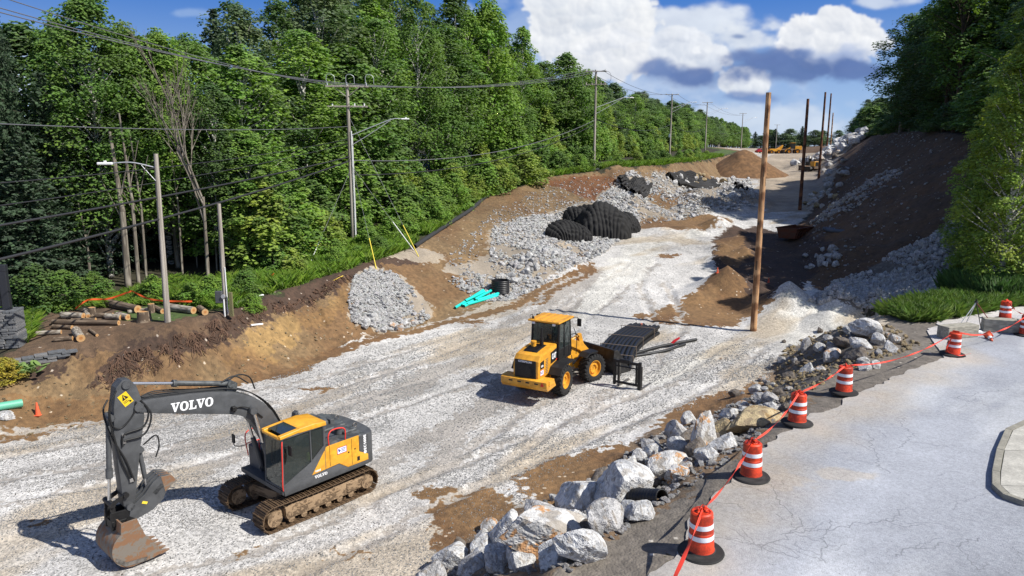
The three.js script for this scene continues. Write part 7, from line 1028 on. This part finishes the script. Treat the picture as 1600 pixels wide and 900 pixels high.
  // shrubs crowding the lip of the bank
  for (let s = 5, n = 0; s < 13.9; n++) { const k = Math.floor(s), f = s - k, a = leftTop[k], b = leftTop[k + 1], l = Math.hypot(b[0] - a[0], b[1] - a[1]), off = 0.7 + 4.2 * r() ** 1.2, x = lerp(a[0], b[0], f) - (b[1] - a[1]) / l * off, d = lerp(a[1], b[1], f) + (b[0] - a[0]) / l * off, m = ['bright', 'yellow', 'bright', 'mid'][r() * 4 | 0], sc = (0.25 + 0.5 * r()) * (d > 58 && d < 92 ? 1.5 : 0.8); plant('verge_shrub', `${m === 'yellow' ? 'yellow green' : m === 'mid' ? 'mid green' : 'bright green'} bush, ${ordinal(n)} from the left along the bank top verge`, 'shrub', 'shrub', n, x, d, sc, sc * (0.9 + 0.5 * r()), leafKinds[m], trunkM.grey, 'bushes along the bank top verge', r() * 6.3); s += (d > 58 && d < 92 ? 1.0 : 2.2) * (0.6 + 0.8 * r()) / l; }
  [[-31, 41, 14], [-35, 36, 13], [-41, 42, 15], [-39, 50, 16], [-47, 37, 14], [-52, 46, 15], [-44, 56, 16], [-36, 60, 16]].forEach(([x, d, H], n) => plant(n % 2 ? 'broadleaf_tree' : 'spruce_tree', `${n % 2 ? 'leafy tree' : 'dark spruce'}, ${ordinal(n)} of the wood beyond the left edge`, 'tree', n % 2 ? 'maple' : 'spruce', n, x, d, H / (n % 2 ? 16 : 17), 1, leafKinds[n % 2 ? 'mid' : 'needle'], trunkM.dark, 'wood beyond the left edge', n));
  // bare pale trunks behind the logs
  for (const [px, d, h, r0, label] of [[190, 41, 9, 0.2, 'thickest pale bare trunk behind the logs'], [207, 41.5, 10, 0.12, 'thin pale trunk right beside the thickest one'], [220, 42, 9, 0.08, 'thin straight trunk between the logs and the short pole'], [278, 44, 9, 0.07, 'thin trunk right of the short pole'], [333, 45, 7, 0.06, 'thin trunk left of the meter pole'], [130, 41, 5, 0.09, 'thin dark trunk left of the logs carrying the orange ribbon'], [390, 46, 6, 0.05, 'thin trunk in the shade right of the meter pole'], [302, 46, 8, 0.05, 'very thin pale trunk between the two short poles']]) { const x = (px - 800) / FOCAL * d, o = thing('bare_trunk', label, 'tree trunk', V(x, heightAt(x, d) - 0.1, -d)); mesh('trunk', [rod(V(0, 0, 0), V(0.1, h * 0.5, 0), r0, r0 * 0.8, 9, true), rod(V(0.1, h * 0.5, 0), V(-0.1, h, 0.1), r0 * 0.8, r0 * 0.4, 9, true), rod(V(0.1, h * 0.6, 0), V(0.9, h * 0.85, 0.2), r0 * 0.35, 0.02, 5, true), rod(V(0.05, h * 0.45, 0), V(-0.8, h * 0.7, 0.2), r0 * 0.3, 0.02, 5, true)], trunkM.grey, o); }
  // bare dead tree with a rusty brown clump
  { const d = 42.5, x = (318 - 800) / FOCAL * d, q = rng(9), o = thing('dead_tree', 'leafless pale dead tree with a clump of brown leaves', 'tree', V(x, heightAt(x, d) - 0.1, -d)), w = [], tips = []; const grow = (p, dir, len, rad, lv) => { const e = p.clone().addScaledVector(dir, len); w.push(rod(p, e, rad, rad * 0.65, lv > 2 ? 4 : 6, true)); if (lv > 4) { tips.push(e); return; } for (let i = 0; i < 3; i++) { const nd = dir.clone().add(V((q() - 0.5) * 0.9, 0.25, (q() - 0.5) * 0.9)).normalize(); grow(e.clone().lerp(p, q() * 0.4), nd, len * (0.55 + 0.25 * q()), rad * 0.6, lv + 1); } }; grow(V(0, 0, 0), V(0.02, 1, 0), 5.2, 0.12, 0); mesh('trunk', w, trunkM.grey, o); const L = new Leaves(), near = tips.filter((p) => p.y > 7 && p.y < 10.4 && p.x > 0.5); for (const p of near) for (let i = 0; i < 9; i++) L.add(p.x + (q() - 0.5) * 0.5, p.y + (q() - 0.5) * 0.5, p.z + (q() - 0.5) * 0.5, q() - 0.5, 0.6, q() - 0.5, 0.17, q, [1, 1, 1]); const c = new THREE.Mesh(L.build(), leafMat(0.26, 0.15, 0.09)); c.name = 'crown'; o.add(c); }
  // shrubs and saplings along the forest edge
  place(1.7, 0.3, 2.4, (x, d, i, s) => { if (s < 0.95 || d > 240) return; const tall = r() < 0.4, m = ['bright', 'bright', 'mid', 'yellow'][r() * 4 | 0]; plant(tall ? 'young_tree' : 'shrub', `${m === 'yellow' ? 'yellow green' : m === 'mid' ? 'mid green' : 'bright green'} ${tall ? 'young tree' : 'shrub'}, ${ordinal(i)} from the left along the forest edge`, tall ? 'tree' : 'shrub', tall ? 'sapling' : 'shrub', i, x, d, 0.7 + 0.7 * r(), 0.9 + 0.5 * r(), leafKinds[m], trunkM.grey, 'shrubs along the forest edge', r() * 6.3); });
  for (const [px, py, s, m, label] of [[460, 392, 1.0, 'bright', 'bright shrub left of the pole with wire loops'], [500, 395, 0.95, 'yellow', 'yellow green shrub at the foot of the pole with wire loops'], [525, 410, 0.5, 'bright', 'low shrub in front of the pole with wire loops'], [575, 392, 0.55, 'bright', 'low shrub right of the pole with wire loops'], [610, 378, 0.6, 'bright', 'shrub above the white gravel strip'], [430, 430, 0.6, 'mid', 'low shrub at the bank top left of the crushed rock fan'], [150, 470, 0.5, 'mid', 'dark green bush behind the log heap'], [104, 478, 0.6, 'mid', 'leafy bush behind the stone pillar'], [60, 482, 0.7, 'deep', 'dark bush just right of the sign frame'], [240, 470, 0.45, 'bright', 'small bright bush behind the short pole'], [395, 478, 0.3, 'bright', 'small green weed bush on the bank lip'], [300, 478, 0.4, 'bright', 'low green undergrowth bush behind the right hand logs'], [330, 470, 0.45, 'bright', 'low green bush left of the meter box'], [385, 462, 0.45, 'mid', 'low bush right of the meter box']]) { const [x, d] = ground(px, py); plant('shrub', label, 'shrub', 'shrub', px, x, d, s, s * 1.1, leafKinds[m], trunkM.grey, undefined, px); }
  { const [x, d] = ground(8, 588); plant('yellow_shrub', 'round golden yellow garden shrub at the left edge', 'shrub', 'shrub', 1, x, d, 0.28, 0.42, leafMat(0.42, 0.36, 0.03), trunkM.grey, undefined, 1); const [hx, hd] = ground(40, 582), o = thing('hosta_plant', 'pale green large leaved plant below the slate wall', 'plant', onLand(hx, hd)), q = rng(6); const lg = new THREE.SphereGeometry(1, 8, 5).scale(0.2, 0.02, 0.11).translate(0.24, 0, 0), pm = leafMat(0.26, 0.4, 0.1); pm.vertexColors = false; for (let i = 0; i < 46; i++) { const l = new THREE.Mesh(lg, pm); l.name = 'leaf'; l.rotation.set(0, q() * 6.3, 0.2 + 0.5 * q()); l.position.set((q() - 0.5) * 1.1, 0.1 + q() * 0.28, (q() - 0.5) * 0.7); l.castShadow = true; o.add(l); } }

  // the hill on the right
  let i = 0;
  const rt = (x, d, kind, H, rs, m, w, label, grp = 'trees on the right hand hill') => { const base = { maple: 16, aspen: 20, slim: 15, spruce: 17, fine: 15, sapling: 6.5, shrub: 3.4 }[kind]; plant(kind === 'shrub' ? 'shrub' : 'hill_tree', label, kind === 'shrub' ? 'shrub' : 'tree', kind, i++, x, d, H / base, rs, leafKinds[m], trunkM[w], grp, r() * 6.3); };
  const crest = rightTop.slice(1, 9), d0 = (k) => crest[k][1];
  for (let row = 0; row < 4; row++) for (let s = 0, n = 0; s < crest.length - 1.001; n++) {
    const k = Math.floor(s), f = s - k, a = crest[k], b = crest[k + 1], l = Math.hypot(b[0] - a[0], b[1] - a[1]), nx = (b[1] - a[1]) / l, nd = -(b[0] - a[0]) / l, off = 1.6 + (d0(k) > 84 ? 2.5 : 0) + row * 4.2 + (r() - 0.5) * 2.4, x = lerp(a[0], b[0], f) + nx * off, d = lerp(a[1], b[1], f) + nd * off, kind = ['slim', 'aspen', 'slim', 'maple'][r() * 4 | 0], H = (d > 130 ? 9 : d > 104 ? 10 : d > 84 ? 13 : 16.5) * (0.85 + 0.35 * r());
    s += (row === 0 ? 3.6 : 4.6) * (0.8 + 0.4 * r()) / l; if (d > 118 && d < 176 && off < 11) continue;
    rt(x, d, kind, H, (0.9 + 0.35 * r()) * (d > 130 ? 0.9 : 1), ['deep', 'silver', 'mid'][r() * 3 | 0], ['grey', 'dark', 'birch'][r() * 3 | 0], `dark leafy tree, ${ordinal(n)} along the ${ORD[row]} row of the right hill crest`, `${ORD[row]} row on the right hill crest`);
  }
  for (let s = 0, n = 0; s < crest.length - 1.001; n++) { const k = Math.floor(s), f = s - k, a = crest[k], b = crest[k + 1], l = Math.hypot(b[0] - a[0], b[1] - a[1]), nx = (b[1] - a[1]) / l, nd = -(b[0] - a[0]) / l, off = 0.6 + r() * 3, x = lerp(a[0], b[0], f) + nx * off, d = lerp(a[1], b[1], f) + nd * off, tall = r() < 0.55; rt(x, d, tall ? 'sapling' : 'shrub', tall ? 4 + r() * 3.5 : 1.6 + r() * 1.8, 0.9 + 0.6 * r(), ['deep', 'mid'][r() * 2 | 0], 'grey', `dark undergrowth ${tall ? 'sapling' : 'bush'}, ${ordinal(n)} along the lip of the right hill`, 'undergrowth along the lip of the right hill'); s += (2.2 + 1.2 * r()) * (d > 120 ? 1.6 : 1) / l; }
  for (const [px, d, kind, H, rs, m, w, label] of [[1575, 41, 'fine', 15, 0.88, 'yellow', 'birch', 'sunlit yellow green birch at the right edge'], [1545, 44, 'fine', 12.5, 0.72, 'yellow', 'birch', 'slender sunlit birch just left of the right edge'], [1528, 46, 'fine', 7.5, 0.6, 'yellow', 'birch', 'small sunlit birch at the end of the dark slope'], [1604, 46, 'fine', 19, 0.95, 'yellow', 'birch', 'tall leafy tree behind the birch at the right edge']]) rt((px - 800) / FOCAL * d, d, kind, H, rs, m, w, label, 'birches at the right edge');
  for (const [px, d, s, m, label] of [[1530, 42, 0.5, 'bright', 'low bush left of the tall grass at the right edge'], [1585, 43, 0.6, 'mid', 'bush under the birch at the right edge'], [1512, 44.5, 0.45, 'yellow', 'small yellowing bush at the foot of the dark slope']]) rt((px - 800) / FOCAL * d, d, 'shrub', 3.4 * s, s * 1.2, m, 'grey', label);
  // wood farther right and behind that throws its shade over the slope
  for (let n = 0; n < 22; n++) { const x = 52 + (n % 6) * 7 + r() * 4, d = 36 + Math.floor(n / 6) * 11 + r() * 5; rt(x, d, ['maple', 'aspen'][n % 2], 16 + r() * 5, 1.15, 'deep', 'grey', `tall dark tree, ${ordinal(n)} of the wood beyond the right edge`, 'wood beyond the right edge'); }
  // far wood closing the road
  for (let n = 0; n < 60; n++) { const d = 345 + r() * 90, x = 118 + n * 2.4 + (d - 345) * 0.3; plant('distant_tree', `distant dark tree, ${ordinal(n)} from the left at the end of the road`, 'tree', ['maple', 'spruce'][n % 3 === 0 ? 1 : 0], n, x, d, 0.32 + 0.3 * r(), 1.0 + 0.4 * r(), leafKinds[n % 3 === 0 ? 'needle' : 'deep'], trunkM.dark, 'distant trees closing the road', r() * 6); }
}
// grass
function grassPatch(name, label, n, pick, h0, h1, m, seed) {
  const q = rng(seed), L = [], C = []; for (let i = 0; i < 16; i++) { const a = q() * 6.3, b = q() * 0.18, x = Math.cos(a) * b, z = Math.sin(a) * b, lean = 0.15 + q() * 0.5, dx = Math.cos(q() * 6.3) * lean, dz = Math.sin(q() * 6.3) * lean, w = 0.012 + 0.012 * q(), hh = 0.6 + 0.5 * q(); L.push(x - w, 0, z, x + w, 0, z, x + dx * 0.35, hh * 0.62, z + dz * 0.35, x + w, 0, z, x + dx, hh, z + dz, x + dx * 0.35, hh * 0.62, z + dz * 0.35); for (let k = 0; k < 6; k++) { const v = 0.8 + 0.4 * (i % 5) / 5; C.push(v, v, v); } }
  const g = new THREE.BufferGeometry(); g.setAttribute('position', new THREE.Float32BufferAttribute(L, 3)); g.setAttribute('color', new THREE.Float32BufferAttribute(C, 3)); g.computeVertexNormals();
  const o = new THREE.InstancedMesh(g, m, n), e = new THREE.Quaternion(), c = new THREE.Color(); let k = 0;
  for (let t = 0; t < n * 10 && k < n; t++) { const p = pick(q); if (!p) continue; const s = lerp(h0, h1, q()); o.setMatrixAt(k, new THREE.Matrix4().compose(onLand(p[0], p[1], -0.02), e.setFromEuler(new THREE.Euler(0, q() * 6.3, 0)), V(0.8 + s * 0.5, s, 0.8 + s * 0.5))); const b = 0.75 + 0.5 * q(); o.setColorAt(k++, c.setRGB(b * (0.9 + 0.3 * q()), b, b * 0.9)); }
  o.count = k; o.name = name; stuff(o, label, 'grass'); scene.add(o);
}
{
  const strip = (l, off0, off1, jit) => (q) => { const s = q() * (l.length - 1.001), k = Math.floor(s), f = s - k, o = lerp(off0, off1, q()), a = l[k], b = l[k + 1], len = Math.hypot(b[0] - a[0], b[1] - a[1]); return [lerp(a[0], b[0], f) - (b[1] - a[1]) / len * o, lerp(a[1], b[1], f) + (b[0] - a[0]) / len * o]; };
  grassPatch('verge_grass', 'tall bright grass on the verge between bank top and forest', 9000, clumpy(strip(leftTop.slice(4, 15), 0.2, 4.2), 0.5, 0.46), 0.2, 0.85, leafKinds.bright, 61);
  grassPatch('bank_weeds', 'green weeds and ferns around the log heap', 2600, ((f, log) => (q) => { const p = f(q); return p && !inPoly(log, p[0], p[1]) ? p : null; })(strip(leftTop.slice(1, 6), 1.2, 8), plan([[40, 545], [60, 488], [330, 470], [335, 500], [250, 520], [120, 545]])), 0.15, 0.5, leafKinds.bright, 62);
  grassPatch('corner_grass', 'tall green grass at the street corner below the dark slope', 2000, (q) => { const x = 18.6 + q() * 13, d = 33.8 + q() * 9; return !inStreet(x, d) && distTo(streetEdge, x, d) > 0.25 && distTo(streetEdge, x, d) < 2.6 + 1.6 * fbm(x * 0.9, d * 0.9, 2) && d < 40.6 - Math.max(0, 23 - x) * 1.2 + (fbm(x * 0.8, d * 0.8, 3) - 0.5) * 5 && x > 19.6 && fbm(x * 1.1, d * 1.1, 3) > 0.46 ? [x, d] : null; }, 0.12, 0.85, leafMat(0.13, 0.23, 0.035), 63);
  grassPatch('reed_grass', 'tall dense reed grass at the right edge below the birches', 3600, (q) => { const x = 26.5 + q() * 8, d = 38.4 + q() * 4.5; return !inStreet(x, d) && distTo(streetEdge, x, d) > 0.5 ? [x, d] : null; }, 0.7, 1.6, leafMat(0.085, 0.18, 0.04), 64);
}
console.log('plants done');

renderer.render(scene, camera);
